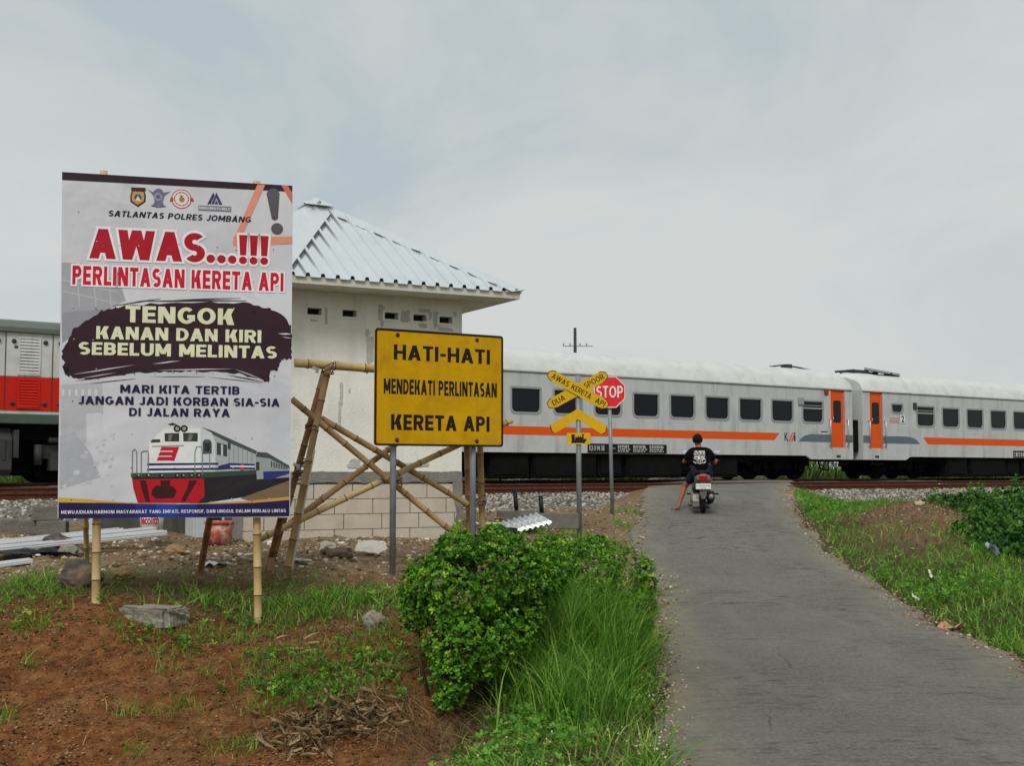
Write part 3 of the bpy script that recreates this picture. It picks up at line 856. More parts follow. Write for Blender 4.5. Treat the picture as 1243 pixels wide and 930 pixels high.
# ================================================================== railway
def ballast_z(q):
    return np.interp(q, [-7.2, -6.7, -4.3, -3.4, -3.05, -1.98, -1.2, 0, .9, 2.1, 3.4, 5.0, 5.6], [.80, .87, 1.07, 1.12, 1.12, 1.24, 1.28, 1.33, 1.35, 1.35, 1.32, 1.0, .85])
bl = np.concatenate([np.arange(-120, -22, 4.), np.arange(-22, 40, .16), np.arange(40, 140, 4.)])
bq = np.concatenate([np.arange(-7.2, 5.61, .15)])
BL, BQ = np.meshgrid(bl, bq)
bx = BL*TC - BQ*TS; by = Y0 + BL*TS + BQ*TC
bz = ballast_z(BQ) + .035*fbm(bx*5, by*5, 51, 3) + .05*fbm(bx*.7, by*.7, 52, 2)
inr = (bx > road_l(by)-.15) & (bx < road_r(by)+.15)
bz = np.where(inr, np.minimum(bz, road_z(by)-.09), bz)
kk = (np.arange(len(bq)-1)[:,None]*len(bl) + np.arange(len(bl)-1)[None]).ravel()
m_bal = mat('ballast_stone', srgb(112,108,102), .95, var=.55, vscale=22, bump=1.0, bscale=18, spec=.1)
bal = np_mesh('ballast_bed', np.stack([bx.ravel(), by.ravel(), bz.ravel()], -1), np.stack([kk, kk+1, kk+1+len(bl), kk+len(bl)], -1), m_bal, smooth=True)
tag(bal, kind='structure')
def mat_stone(name, stops):
    m = bpy.data.materials.new(name); m.use_nodes = True
    nt = m.node_tree; bs = nt.nodes['Principled BSDF']; bs.inputs['Roughness'].default_value = .92; bs.inputs['Specular IOR Level'].default_value = .15
    at = nt.nodes.new('ShaderNodeAttribute'); at.attribute_name = 'tint'
    r = nt.nodes.new('ShaderNodeValToRGB'); e = r.color_ramp.elements
    e[0].color = (*stops[0], 1); e[1].color = (*stops[-1], 1)
    for i, c in enumerate(stops[1:-1]):
        k = e.new((i+1)/(len(stops)-1)); k.color = (*c, 1)
    nt.links.new(at.outputs['Fac'], r.inputs['Fac']); nt.links.new(r.outputs['Color'], bs.inputs['Base Color'])
    return m
m_gravel = mat_stone('gravel_stone', [srgb(70,67,60), srgb(122,118,108), srgb(158,153,140), srgb(196,190,176)])
sl = RNG.uniform(-17, 30, 24000); sq = RNG.uniform(-7.2, -1.0, 24000)
k = RNG.uniform(0, 1, 24000) < np.where(sq < -6.4, .5, np.where(sq < -2.8, 1, .5)); sl, sq = sl[k], sq[k]
sx_ = sl*TC - sq*TS; sy_ = Y0 + sl*TS + sq*TC
k = ~((sx_ > road_l(sy_)-.02+.12*np.sin(sy_*9)) & (sx_ < road_r(sy_)+.05+.1*np.sin(sy_*8)) )
k &= np.abs(sq+3.05) > .1; k &= np.abs(sq+1.98) > .1
sx_, sy_, sq = sx_[k], sy_[k], sq[k]
sz_ = ballast_z(sq) + .035*fbm(sx_*5, sy_*5, 51, 3) + .05*fbm(sx_*.7, sy_*.7, 52, 2) + .008
o = stones('ballast_gravel', np.stack([sx_, sy_, sz_], -1), RNG.uniform(.028, .06, len(sx_)), m_gravel)
tag(o, kind='stuff')
# pale heaps of stone on the far side of the crossing
def heap(cx, cy, cz, r, h, n):
    a = RNG.uniform(0, 6.28, n); rr = r*np.sqrt(RNG.uniform(0, 1, n))
    return np.stack([cx+rr*np.cos(a)*1.6, cy+rr*np.sin(a), cz+h*(1-(rr/r)**1.5)+RNG.uniform(-.02,.02,n)], -1)
hp_ = [(track_pt(Lpx(912)+.6, 4.2), .85), (track_pt(Lpx(735), 3.6), .8), (track_pt(Lpx(650), 4.0), .6)]
pts = np.concatenate([heap(p.x, p.y, 1.3, r, .2, 700) for p, r in hp_])
tag(stones('gravel_heap', pts, RNG.uniform(.03, .07, len(pts)), mat_stone('pale_gravel', [srgb(130,128,122), srgb(176,174,168), srgb(205,203,198)])), kind='stuff')

m_rust = mat('rusty_rail', srgb(92,52,38), .75, metal=.2, var=.35, vscale=14, dirt=srgb(60,34,24), dscale=5)
m_railtop = mat('rail_head_worn', srgb(120,98,86), .4, metal=.6, var=.2, vscale=8)
def rail_geo(mb, q, z, L0=-70, L1=95):
    prof = [(-.068,-.17),(.068,-.17),(.06,-.155),(.012,-.14),(.012,-.045),(.035,-.035),(.035,-.004),(-.035,-.004),(-.035,-.035),(-.012,-.045),(-.012,-.14),(-.06,-.155)]
    mb.prism([(q+a, z+b) for a, b in prof], L0, L1, 0, 'x')
    mb.box(L0, L1, q-.03, q+.03, z-.004, z, 1)
def track(label, q, z0, z1):
    t = empty('railway_track', (0, Y0, 0), TA, label, 'railway track', 'parallel railway tracks')
    for qq, z in ((q-.533, z0), (q+.533, z1)):
        mb = MB(); rail_geo(mb, qq, z); mb.build('rail', [m_rust, m_railtop], t)
    return t
track('empty rusty railway track in pale ballast in front of the train', -2.515, 1.28, 1.37)
track('railway track under the wheels of the train', 1.5, TRACK_Z, TRACK_Z)

# ---- rolling stock materials
m_side = mat('coach_silver_paint', srgb(190,192,191), .42, var=.05, vscale=1.3, dirt=srgb(160,160,155), dscale=1.1, damt=.4, streak=srgb(128,124,114), samt=.5, sscale=(3.2,1,.45), bump=.12, bscale=1.1)
m_roof = mat('coach_roof_paint', srgb(206,207,204), .5, var=.05, vscale=.9, dirt=srgb(170,168,162), dscale=1.7, damt=.5)
m_black = mat('underframe_black', srgb(15,14,14), .9, var=.5, vscale=5, spec=.15)
m_dkmetal = mat('dark_grey_metal', srgb(60,60,58), .6, var=.3, vscale=5)
m_glass = mat('dark_window_glass', srgb(14,17,24), .12, spec=.22)
m_glass2 = mat('pale_window_glass', srgb(120,130,136), .15, spec=.6)
m_gasket = mat('window_frame_grey', srgb(150,152,152), .5)
m_orange = mat('train_orange_paint', srgb(222,84,10), .5, var=.04, vscale=2)
m_bluegrey = mat('train_bluegrey_paint', srgb(92,108,118), .45)
m_steel = mat('brushed_steel', srgb(170,172,172), .3, metal=.8)
m_navy = pm((32,38,92)); m_white = pm((226,226,222)); m_printblack = pm((26,24,26)); m_redp = pm((196,38,40))

def wheelset(parent, x, r=.43, face=.95):
    for yy in (face, face+1.067):
        mb = MB(); mb.lathe([(0,-.06),(.12,-.06),(.14,-.03),(r-.08,-.02),(r-.06,-.05),(r,-.05),(r,.06),(r+.025,.065),(r+.025,.09),(0,.09)] if yy == face else
                            [(0,.06),(.12,.06),(.14,.03),(r-.08,.02),(r-.06,.05),(r,.05),(r,-.06),(r+.025,-.065),(r+.025,-.09),(0,-.09)], 28, 'y', (x, yy, r))
        mb.build('wheel', m_black, parent)
def bogie(parent, x):
    b = MB()
    for y in (.68, 2.2):
        b.prism([(x-1.55,.45),(x-1.5,.62),(x-.75,.66),(x-.5,.5),(x+.5,.5),(x+.75,.66),(x+1.5,.62),(x+1.55,.45),(x+.9,.42),(x+.5,.3),(x-.5,.3),(x-.9,.42)], y, y+.13)
        for s in (-1, 1):
            b.box(x+s*1.1-.16, x+s*1.1+.16, y-.05, y+.2, .26, .52)
            b.tube([(x+s*.75, y-.03, .3), (x+s*.75, y-.03, .64)], .08, 8)
        b.tube([(x-.28, y-.02, .32), (x-.28, y-.02, .6)], .13, 10); b.tube([(x+.28, y-.02, .32), (x+.28, y-.02, .6)], .13, 10)
    b.box(x-.4, x+.4, .6, 2.4, .4, .66); b.box(x-1.5, x+1.5, 1.2, 1.8, .12, .6)
    bo = b.build('bogie', m_black, parent)
    for s in (-1, 1): wheelset(bo, x+s*1.1)

def coach_roof(x0, x1, zc=3.09, H=.74, W=2.99):
    prof = []
    n = 18
    for i in range(n+1):
        t = -1+2*i/n
        t = math.copysign(abs(t)**.8, t)
        prof.append((t, (1-abs(t)**2.3)**(1/2.1)))
    xs = [(x0, .72), (x0+.12, .86), (x0+.35, .96), (x0+.8, 1.0), (x0+5, 1), (x1-5, 1), (x1-.8, 1.0), (x1-.35, .96), (x1-.12, .86), (x1, .72)]
    V = []; F = []
    for x, k in xs:
        for t, h in prof:
            V.append((x, W/2 + t*(W/2+.02), zc + (.0 if h == 0 else h*H*k)))
    m = len(prof)
    for i in range(len(xs)-1):
        for j in range(m-1):
            F.append((i*m+j, (i+1)*m+j, (i+1)*m+j+1, i*m+j+1))
    mb = MB(); mb.add(V, F, 0, True)
    mb.add(V[:m], [tuple(range(m))], 0); mb.add(V[-m:], [tuple(reversed(range(m)))], 0)
    return mb

def coach(L0, length, wins, splits, small, doors, label, steps):
    root = empty('passenger_coach', track_pt(L0, 0, TRACK_Z), TA, label, 'train coach', 'coaches of the passing train')
    W = 2.99
    c = lambda L: L - L0
    holes = []
    WZ0, WZ1 = 1.91, 2.59
    for L in wins: holes.append((c(L)-.5, c(L)+.5, WZ0, WZ1))
    for L in splits: holes.append((c(L)-.5, c(L)+.5, WZ0, WZ1+.02))
    for L in small: holes.append((c(L)-.3, c(L)+.3, 2.36, 2.65))
    for a, b in doors: holes.append((c(a), c(b), 1.07, 3.03))
    s0, s1 = steps
    mb = MB()
    wall_holes(mb, 0, length, .9, 3.09, 0, .09, holes)
    # lower skirt: shallow in the middle, deeper below the vestibules
    for y0, y1 in ((0, .09), (W-.09, W)):
        mb.prism([(0,.9),(0,.67),(s0-.25,.67),(s0,.79),(length-s1,.79),(length-s1+.25,.67),(length,.67),(length,.9)], y0, y1)
    mb.box(0, length, W-.09, W, .9, 3.09)
    mb.box(0, .06, .09, W-.09, .67, 3.09); mb.box(length-.06, length, .09, W-.09, .67, 3.09)
    mb.box(.06, length-.06, .09, W-.09, .8, .9); 
    # cant rail gutter and panel seams
    mb.box(0, length, -.022, 0, 3.05, 3.09)
    body = mb.build('coach_body', m_side, root)
    r = coach_roof(0, length).build('roof', m_roof, root)
    g = MB(); g.box(0.02, length-.02, -.028, -.012, 3.035, 3.05); g.build('gutter', m_dkmetal, r)
    def window(x0, x1, z0, z1, split=False):
        fr = MB()
        fr.ring(rrect(x0-.05, x1+.05, z0-.05, z1+.05, (.16,.16,.06,.06)), rrect(x0+.012, x1-.012, z0+.012, z1-.012, (.13,.13,.03,.03)), -.012, .03)
        if split: fr.box(x0, x1, -.014, .03, z1-.26, z1-.21)
        f = fr.build('window', m_gasket, root)
        p = MB(); p.box(x0, x1, .031, .05, z0, z1-.24 if split else z1); p.build('pane', m_glass, f)
        if split:
            p = MB(); p.box(x0, x1, .031, .05, z1-.24, z1); p.build('pane', m_glass, f)
            p = MB(); p.box(x0-.0, x1, .0305, .034, z1-.15, z1-.13); p.build('glazing_bar', m_gasket, f)
    for L in wins: window(c(L)-.5, c(L)+.5, WZ0, WZ1)
    for L in splits: window(c(L)-.5, c(L)+.5, WZ0, WZ1+.02, True)
    for L in small: window(c(L)-.3, c(L)+.3, 2.36, 2.65)
    for a, b in doors:
        a, b = c(a), c(b)
        d = MB(); d.box(a+.012, b-.012, .03, .08, 1.07, 3.03); d.box(a-.03, a, -.012, .03, 1.04, 3.06); d.box(b, b+.03, -.012, .03, 1.04, 3.06)
        d.box(a+.06, b-.06, .026, .03, 1.15, 1.9)
        dd = d.build('door', m_orange, root, .006)
        mid = (a+b)/2
        p = MB(); p.prism(rrect(mid-.19, mid+.19, 1.93, 2.68, .08), .018, .032); p.build('door_window', m_glass, dd)
        h = MB(); h.tube([(a+.08, .02, 1.98), (a+.08, -.02, 2.0), (a+.08, -.02, 2.1), (a+.08, .02, 2.12)], .012, 6); h.build('handle', m_steel, dd)
        for x in (a-.12, b+.14):
            h = MB(); h.tube([(x,.0,1.12),(x,-.07,1.15),(x,-.07,2.0),(x,0,2.03)], .022, 8); h.build('handrail', m_steel, root)
        st = MB(); st.box(a+.02, b-.02, -.05, .1, .5, .53); st.box(a+.05, a+.07, 0, .03, .53, .67); st.box(b-.07, b-.05, 0, .03, .53, .67); st.build('step', m_black, root)
        l = MB(); l.box(mid-.1, mid+.1, -.012, 0, .74, .82); l.build('step_lamp', m_dkmetal, root)
    # underframe boxes
    ends = (3.0, length-3.0)
    u = MB(); u.box(.3, length-.3, .5, 2.49, .62, .8)
    x = 4.9
    for w, z, y in ((1.3,.10,.14),(2.3,.06,.12),(.9,.12,.2),(2.2,.07,.13),(.5,.2,.4),(1.7,.08,.15),(.9,.14,.2)):
        if x+w > length-4.8: break
        u.box(x, x+w, y, 2.99-y, z, .8); u.box(x+.08, x+w-.08, y-.03, y, z+.08, .72)
        x += w+.14
    u.box(4.7, length-4.7, .3, .33, .55, .8)
    for xx in (.0, length):
        s = -1 if xx == 0 else 1
        u.box(min(xx, xx+s*.25), max(xx, xx+s*.25), 1.35, 1.64, .6, .85)
    for xx in (1.0, 1.4, length-1.2):
        u.tube([(xx, .6, .75), (xx+.1, .5, .35), (xx+.5, .5, .3), (xx+.6, .6, .7)], .03, 6)
    u.build('underframe', m_black, root)
    for x in ends: bogie(root, x)
    return root, c

# coach next to the locomotive: ends at photo x 1035
L1a, LEN = -5.52, 20.0
w0 = Lpx(638.5)
wins = [w0+1.496*i for i in range(-2, 8)]
c1, cc = coach(L1a, LEN, wins, [Lpx(987)], [], [(Lpx(1009.5), Lpx(1024.8)), (L1a+.44, L1a+1.12)],
               'silver train coach with orange stripe standing behind the crossing sign', (2.6, 2.4))
def paint(root, poly, y=-.0025, m=None, name='stripe', th=.002):
    mb = MB(); mb.prism(poly, y, y+th); return mb.build(name, m, root)
xe = cc(Lpx(946))
paint(c1, [(2.4,1.03+.25),(xe-.25,1.28),(xe,1.52),(2.0,1.52)], m=m_orange, name='orange_stripe')
xg = cc(Lpx(969))
poly = [(xg,1.25),(xg+.12,1.36),(xg+.32,1.46),(xg+.6,1.51),(cc(Lpx(1009.5))-.04,1.51),(cc(Lpx(1009.5))-.04,1.25)]
paint(c1, poly, m=m_bluegrey, name='grey_stripe')
paint(c1, [(cc(Lpx(1024.8))+.05,1.25),(LEN-.01,1.25),(LEN-.01,1.51),(cc(Lpx(1024.8))+.05,1.51)], m=m_bluegrey, name='grey_stripe')
# operator's initials beside the stripe
lg = MB(); xa, xb = cc(Lpx(952)), cc(Lpx(965.5))
put_text(lg, 'K', xa, xa+.19, 1.26, 1.54, -.003, 0, .02)
put_text(lg, 'i', xb-.09, xb, 1.26, 1.54, -.003, 0, .02)
lg.add([(xa+.2,-.003,1.26),(xa+.27,-.003,1.26),(xa+.44,-.003,1.54),(xa+.37,-.003,1.54)], [(0,1,2,3)], 1)
lg.add([(xa+.31,-.003,1.26),(xa+.39,-.003,1.26),(xa+.47,-.003,1.40),(xa+.44,-.003,1.47)], [(0,1,2,3)], 1)
lg.build('emblem_lettering', [m_navy, m_orange], c1)
# black number panel on the sill
x0, x1 = cc(Lpx(713)), cc(Lpx(809))
pn = MB(); pn.box(x0, x1, -.006, -.001, .80, 1.07); pno = pn.build('number_panel', m_printblack, c1)
t = MB(); put_text(t, 'K3 0 94 38', x0+.06, x0+.62*1.02, .86, 1.02, -.008, 0, .03)
put_text(t, '-', x0+.92, x0+1.05, .93, .95, -.008, 0, .02)
xx = x0+1.15
for wd, gp in ((.5,.1),(.55,.1),(.62,.1)):
    if xx+wd > x1-.05: wd = x1-.05-xx
    for z in (.84, .90, .96, 1.0):
        a = xx
        while a < xx+wd-.06:
            ww = random.choice((.05,.08,.12)); ww = min(ww, xx+wd-a)
            t.box(a, a+ww, -.008, -.007, z, z+.035); a += ww+.03
    xx += wd+gp
t.build('number_lettering', pm((178,178,174)), pno)
b = MB(); b.box(cc(Lpx(970))-.05, cc(Lpx(970))+.2, -.06, 0, 2.48, 2.72); b.build('vent_box', m_gasket, c1, .01)
b = MB(); b.box(cc(Lpx(1003))-.09, cc(Lpx(1003))+.1, -.05, 0, 2.86, 3.02); b.build('marker_lamp', mat('red_lens', srgb(150,36,36), .3), c1, .015)
b = MB(); b.box(cc(Lpx(1000))-.15, cc(Lpx(1000))+.18, -.004, -.001, 1.58, 1.62); b.build('builder_plate', m_dkmetal, c1)
# roof fittings near the end of the coach
b = MB(); b.tube([(17.0,1.0,3.80),(17.6,1.0,3.88),(18.3,1.0,3.85),(18.9,1.0,3.79),(19.7,1.0,3.74)], .028, 6); b.box(17.75,18.0,.9,1.2,3.76,3.92)
b.tube([(17.0,1.0,3.70),(17.0,1.0,3.81)], .03, 6); b.build('roof_pipe', m_dkmetal, c1)
b = MB(); b.box(LEN, LEN+.45, .85, 2.15, .95, 2.98); 
for i in range(5): b.box(LEN+.03+i*.09, LEN+.07+i*.09, .8, 2.2, .92, 3.02)
b.build('gangway', m_black, c1)
b = MB(); b.box(LEN+.03, LEN+.5, .16, .5, .95, 2.05); b.build('gap_shield', m_black, c1, .02)
b = MB(); b.box(LEN+.0, LEN+.05, .3, .36, .7, 2.9); b.tube([(LEN, .5, .75),(LEN+.25,.5,.55),(LEN+.5,.5,.75)], .04, 6); b.build('brake_hose', m_black, c1)

# second coach
L2a = 15.02
m2 = 18.56
wins2 = [m2+1.51*i for i in range(1, 10)]
c2, cc2 = coach(L2a, LEN, wins2, [m2], [Lpx(1089.5)], [(Lpx(1057), Lpx(1070.6)), (L2a+LEN-1.12, L2a+LEN-.44)],
               'silver train coach carrying the number 2 beside its orange door', (2.6, 2.4))
xe = cc2(Lpx(1120))
paint(c2, [(xe+.3,1.25),(17.6,1.25),(18,1.5),(xe,1.5)], m=m_orange, name='orange_stripe')
paint(c2, [(.01,1.25),(cc2(Lpx(1057))-.05,1.25),(cc2(Lpx(1057))-.05,1.51),(.01,1.51)], m=m_bluegrey, name='grey_stripe')
xg = cc2(Lpx(1116)); xd = cc2(Lpx(1070.6))+.05
paint(c2, [(xd,1.25),(xg,1.25),(xg-.14,1.37),(xg-.34,1.46),(xg-.7,1.51),(xd,1.51)], m=m_bluegrey, name='grey_stripe')
x0 = cc2(Lpx(1229)); pn = MB(); pn.box(x0, x0+4.2, -.006, -.001, .80, 1.07); pno = pn.build('number_panel', m_printblack, c2)
t = MB(); a = x0+.06
while a < x0+4.1:
    ww = random.choice((.05,.09,.13))
    for z, h in ((.84,.17),) if random.random() < .5 else ((.84,.06),(.94,.07)):
        t.box(a, a+ww, -.008, -.007, z, z+h)
    a += ww+.05
t.build('number_lettering', pm((178,178,174)), pno)
xa = cc2(Lpx(1092.5))
n2 = MB(); n2.box(xa, xa+.32, -.006, -.001, 1.98, 2.30); n2.ring([(xa-.015,1.965),(xa+.335,1.965),(xa+.335,2.315),(xa-.015,2.315)], [(xa+.01,1.99),(xa+.31,1.99),(xa+.31,2.29),(xa+.01,2.29)], -.007, -.001, 2)
put_text(n2, '2', xa+.08, xa+.24, 2.02, 2.26, -.009, 1, .03); n2.build('class_sign', [m_white, m_printblack, m_gasket], c2)
n3 = MB(); 
xq = cc2(Lpx(1080)); a = xq
for z in (2.12, 2.04, 1.98):
    a = xq
    while a < xa-.08:
        ww = random.uniform(.03,.09); n3.box(a, min(a+ww, xa-.05), -.004, -.001, z, z+.045); a += ww+.02
n3.build('small_lettering', pm((196,120,112)), c2)
b = MB(); b.box(cc2(Lpx(1110))-.06, cc2(Lpx(1110))+.1, -.06, 0, 2.5, 2.74); b.build('vent_box', m_dkmetal, c2, .01)
b = MB(); b.cbox((.95, 1.2, 3.84), (.9,.8,.1)); b.tube([(.2,1.1,3.78),(.9,1.1,3.9),(1.8,1.0,3.82)], .04, 6); b.build('roof_pipe', m_dkmetal, c2)
b = MB(); b.cbox((2.15, .8, 3.84), (1.4,.5,.05), (R(12),R(4),0)); b.cbox((2.15,.8,3.90), (1.4,.5,.03), (R(12),R(4),0)); b.box(1.7,1.8,.7,1.0,3.6,3.85); b.box(2.5,2.6,.7,1.0,3.6,3.83); b.build('roof_hatch', m_dkmetal, c2)

# ---- locomotive
m_lgreen = mat('locomotive_roof_paint', srgb(98,106,98), .55, var=.1, vscale=2, dirt=srgb(70,72,66), dscale=2)
m_lwhite = mat('locomotive_white_paint', srgb(200,201,196), .45, streak=srgb(130,124,112), samt=.5, sscale=(5,1,.6), var=.05, vscale=2, dirt=srgb(150,148,140), dscale=1.8, damt=.4)
m_lred = mat('locomotive_red_paint', srgb(196,26,8), .5, var=.06, vscale=2)
m_lframe = mat('locomotive_frame_paint', srgb(74,88,80), .55, var=.15, vscale=3)
LL0 = -20.9; LLEN = 14.1
lo = empty('diesel_locomotive', track_pt(LL0, 0, TRACK_Z), TA, 'white and red diesel locomotive behind the large banner', 'locomotive')
cl = lambda L: L - LL0
hb = MB(); hb.box(.9, LLEN-.9, .28, 2.7, 2.32, 3.3); hb.box(1.0, LLEN-1.0, .30, 2.68, 1.5, 1.6); hood = hb.build('hood', m_lwhite, lo, .02)
hb = MB(); hb.box(.9, LLEN-.9, .28, 2.7, 1.59, 2.32); hb.build('red_band', m_lred, lo)
rf = MB()
n = 14; V = []
pr = [(.2,3.3),(.2,3.4),(.42,3.54),(.85,3.63),(1.49,3.66),(2.13,3.63),(2.56,3.54),(2.78,3.4),(2.78,3.3)]
rf.prism(pr, .85, LLEN-.85, 0, 'x'); rf.box(3,4.2,.9,2.1,3.64,3.8); rf.tube([(6.4,1.5,3.6),(6.4,1.5,3.86)], .22, 12); rf.build('roof', m_lgreen, lo)
fr = MB(); fr.box(.1, LLEN-.1, .05, 2.93, 1.29, 1.5); fr.box(.0, .16, .1, 2.88, .7, 1.5); fr.box(LLEN-.16, LLEN, .1, 2.88, .7, 1.5); fr.build('frame', m_lframe, lo, .015)
ft = MB(); ft.prism([(.2,.16),(.1,.3),(.1,.95),(.3,1.2),(2.69,1.2),(2.89,.95),(2.89,.3),(2.79,.16)], 4.9, cl(Lpx(17)), 0, 'x')
for xk in np.linspace(5.0, cl(Lpx(17))-.2, 5): ft.box(xk, xk+.05, .07, .1, .5, .95)
ft.build('fuel_tank', m_dkmetal, lo, .01)
uf = MB(); uf.box(.4, LLEN-.4, 1.0, 1.9, .16, 1.29); uf.box(.4, LLEN-.4, .5, 2.5, .95, 1.29); uf.build('underframe', m_black, lo)
bx_ = MB(); bx_.box(cl(Lpx(18)), cl(Lpx(24)), .02, .3, .55, 1.15); bx_.build('battery_box', m_dkmetal, lo, .01)
# side panels with louvres
def louvre(x0, x1, z0, z1, m, nsl):
    mb = MB(); mb.ring([(x0,z0),(x1,z0),(x1,z1),(x0,z1)], [(x0+.04,z0+.04),(x1-.04,z0+.04),(x1-.04,z1-.04),(x0+.04,z1-.04)], .255, .285)
    mb.box(x0+.04, x1-.04, .274, .283, z0+.04, z1-.04)
    h = (z1-z0-.08)/nsl
    for i in range(nsl):
        z = z0+.04+i*h
        mb.add([(x0+.04,.278,z+h*.9),(x1-.04,.278,z+h*.9),(x1-.04,.25,z+.1*h),(x0+.04,.25,z+.1*h),(x0+.04,.278,z+.1*h),(x1-.04,.278,z+.1*h)], [(0,1,2,3),(3,2,5,4)])
    return mb.build('louvre', m, lo)
for i, L in enumerate([Lpx(37.5)-1.0*k for k in range(-6, 7)]):
    x = cl(L)
    if 1.2 < x < LLEN-1.3:
        louvre(x-.24, x+.24, 2.36, 3.2, m_lwhite, 11)
        louvre(x-.24, x+.24, 1.63, 2.28, m_lred, 9)
d = MB()
for L in [Lpx(37.5)-1.0*k for k in range(-6, 7)]:
    x = cl(L)+.5
    if 1.2 < x < LLEN-1.3:
        d.box(x-.008, x+.008, .268, .281, 1.6, 3.28)
        for dx in (-.16, .17):
            d.lathe([(0,-.03),(.05,-.03),(.05,0)], 10, 'y', (x+dx, .28, 3.1)); d.lathe([(0,-.03),(.05,-.03),(.05,0)], 10, 'y', (x+dx, .28, 1.75))
        d.box(x-.12+.3, x+.02+.3, .268, .281, 2.95, 3.0)
d.build('door_seam', m_dkmetal, lo)
for (a, b_) in ((0.9, 2.9), (LLEN-2.9, LLEN-.9)):
    w = MB(); w.box(a+.3, b_-.3, .262, .281, 2.5, 3.1); w.build('cab_window', m_glass, lo)
for xb in (2.9, LLEN-3.7):
    B = MB()
    for y in (.45, 2.35):
        B.prism([(xb-2.1,.55),(xb-2.0,.85),(xb+2.0,.85),(xb+2.1,.55),(xb+1.2,.5),(xb+.9,.35),(xb-.9,.35),(xb-1.2,.5)], y, y+.18)
        for s in (-1.65, 0, 1.65):
            B.box(xb+s-.2, xb+s+.2, y-.12, y+.2, .28, .66); B.tube([(xb+s-.45,y-.06,.4),(xb+s-.45,y-.06,.85)], .09, 8); B.tube([(xb+s+.45,y-.06,.4),(xb+s+.45,y-.06,.85)], .09, 8)
        B.tube([(xb-1.9,y-.1,.95),(xb+1.9,y-.1,.95)], .07, 8); B.tube([(xb-1.2,y-.1,1.1),(xb-.4,y-.1,1.1)], .12, 10)
    B.tube([(xb+.6,.3,1.1),(xb+.9,.25,.8),(xb+1.3,.28,.9)], .04, 6)
    bo = B.build('bogie', m_dkmetal, lo)
    for s in (-1.65, 0, 1.65): wheelset(bo, xb+s, .46)
# ================================================================== guard house
BA = R(28); BC, BS = math.cos(BA), math.sin(BA)
BW = 3.22; BX, BY, BZ = -.70-BW*BC, 17.5-BW*BS, .72
gh = empty('guard_house', (BX, BY, BZ), BA, 'unfinished white guard house with corrugated metal hip roof behind the bamboo trestle', 'building')
def gh_front(px, py, yl=0.0):
    """photo pixel -> (x, z) on the plane local y = yl of the guard house."""
    d = ray(px, py); n = Vector((-BS, BC, 0)); o = Vector((BX, BY, 0)) + n*yl
    t = (o - Vector((0,0,EYE))).dot(n)/d.dot(n)
    p = Vector((0,0,EYE)) + d*t
    return ((p.x-BX)*BC + (p.y-BY)*BS, p.z-BZ)
def mat_plaster():
    m = mat('white_wall_plaster', srgb(234,233,224), .9, var=.03, vscale=1.2, dirt=srgb(186,184,174), dscale=1.6, damt=.35, bump=.3, bscale=30, spec=.2, streak=srgb(158,154,142), samt=.22, sscale=(4,4,.4))
    return m
m_pl = mat_plaster()
m_cem = mat('bare_cement', srgb(128,126,120), .95, var=.22, vscale=3, bump=.5, bscale=25, spec=.15, dirt=srgb(160,156,146), dscale=5, damt=.5)
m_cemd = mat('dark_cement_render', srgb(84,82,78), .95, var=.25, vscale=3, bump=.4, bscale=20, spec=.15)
m_aac = mat('aerated_block', srgb(198,188,172), .95, var=.07, vscale=2.5, bump=.3, bscale=60, spec=.15, dirt=srgb(176,160,140), dscale=2.2, damt=.6)
m_mortar = mat('block_joint', srgb(138,132,122), .95)
m_patch = mat('cement_patch', srgb(190,188,180), .95, var=.12, vscale=6, bump=.5, bscale=30)
m_zinc = mat('zinc_sheet', srgb(240,245,247), .3, metal=.8, var=.03, vscale=.8, dirt=srgb(206,212,214), dscale=1.6, damt=.3, spec=.5)
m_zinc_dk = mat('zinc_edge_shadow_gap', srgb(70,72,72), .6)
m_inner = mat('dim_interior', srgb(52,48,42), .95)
SOF = 3.33
holes = []
vents = []
for px, py in ((381.5,378), (424,380.5), (475,383.5), (509.5,386), (541,388.5)):
    x, z = gh_front(px, py); vents.append((x, z)); holes.append((x-.105, x+.105, z-.05, z+.05))
mb = MB()
wall_holes(mb, 0, BW, .96, SOF+.06, 0, .14, holes)
mb.box(0, .14, .14, BW-.14, 2.1, SOF+.06); mb.box(BW-.14, BW, .14, BW, .0, SOF+.06); mb.box(0, BW-.14, BW-.14, BW, .0, SOF+.06)
mb.box(0, .14, .14, .33, .0, 2.1); mb.box(0, .14, 1.69, BW-.14, .96, 2.1)
wall = mb.build('wall', m_pl, gh)
for x, z in vents:
    v = MB(); v.ring([(x-.13,z-.075),(x+.13,z-.075),(x+.13,z+.075),(x-.13,z+.075)], [(x-.1,z-.045),(x+.1,z-.045),(x+.1,z+.045),(x-.1,z+.045)], -.012, .02)
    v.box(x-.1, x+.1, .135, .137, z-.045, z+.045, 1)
    v.build('vent', [m_pl, m_inner], gh)
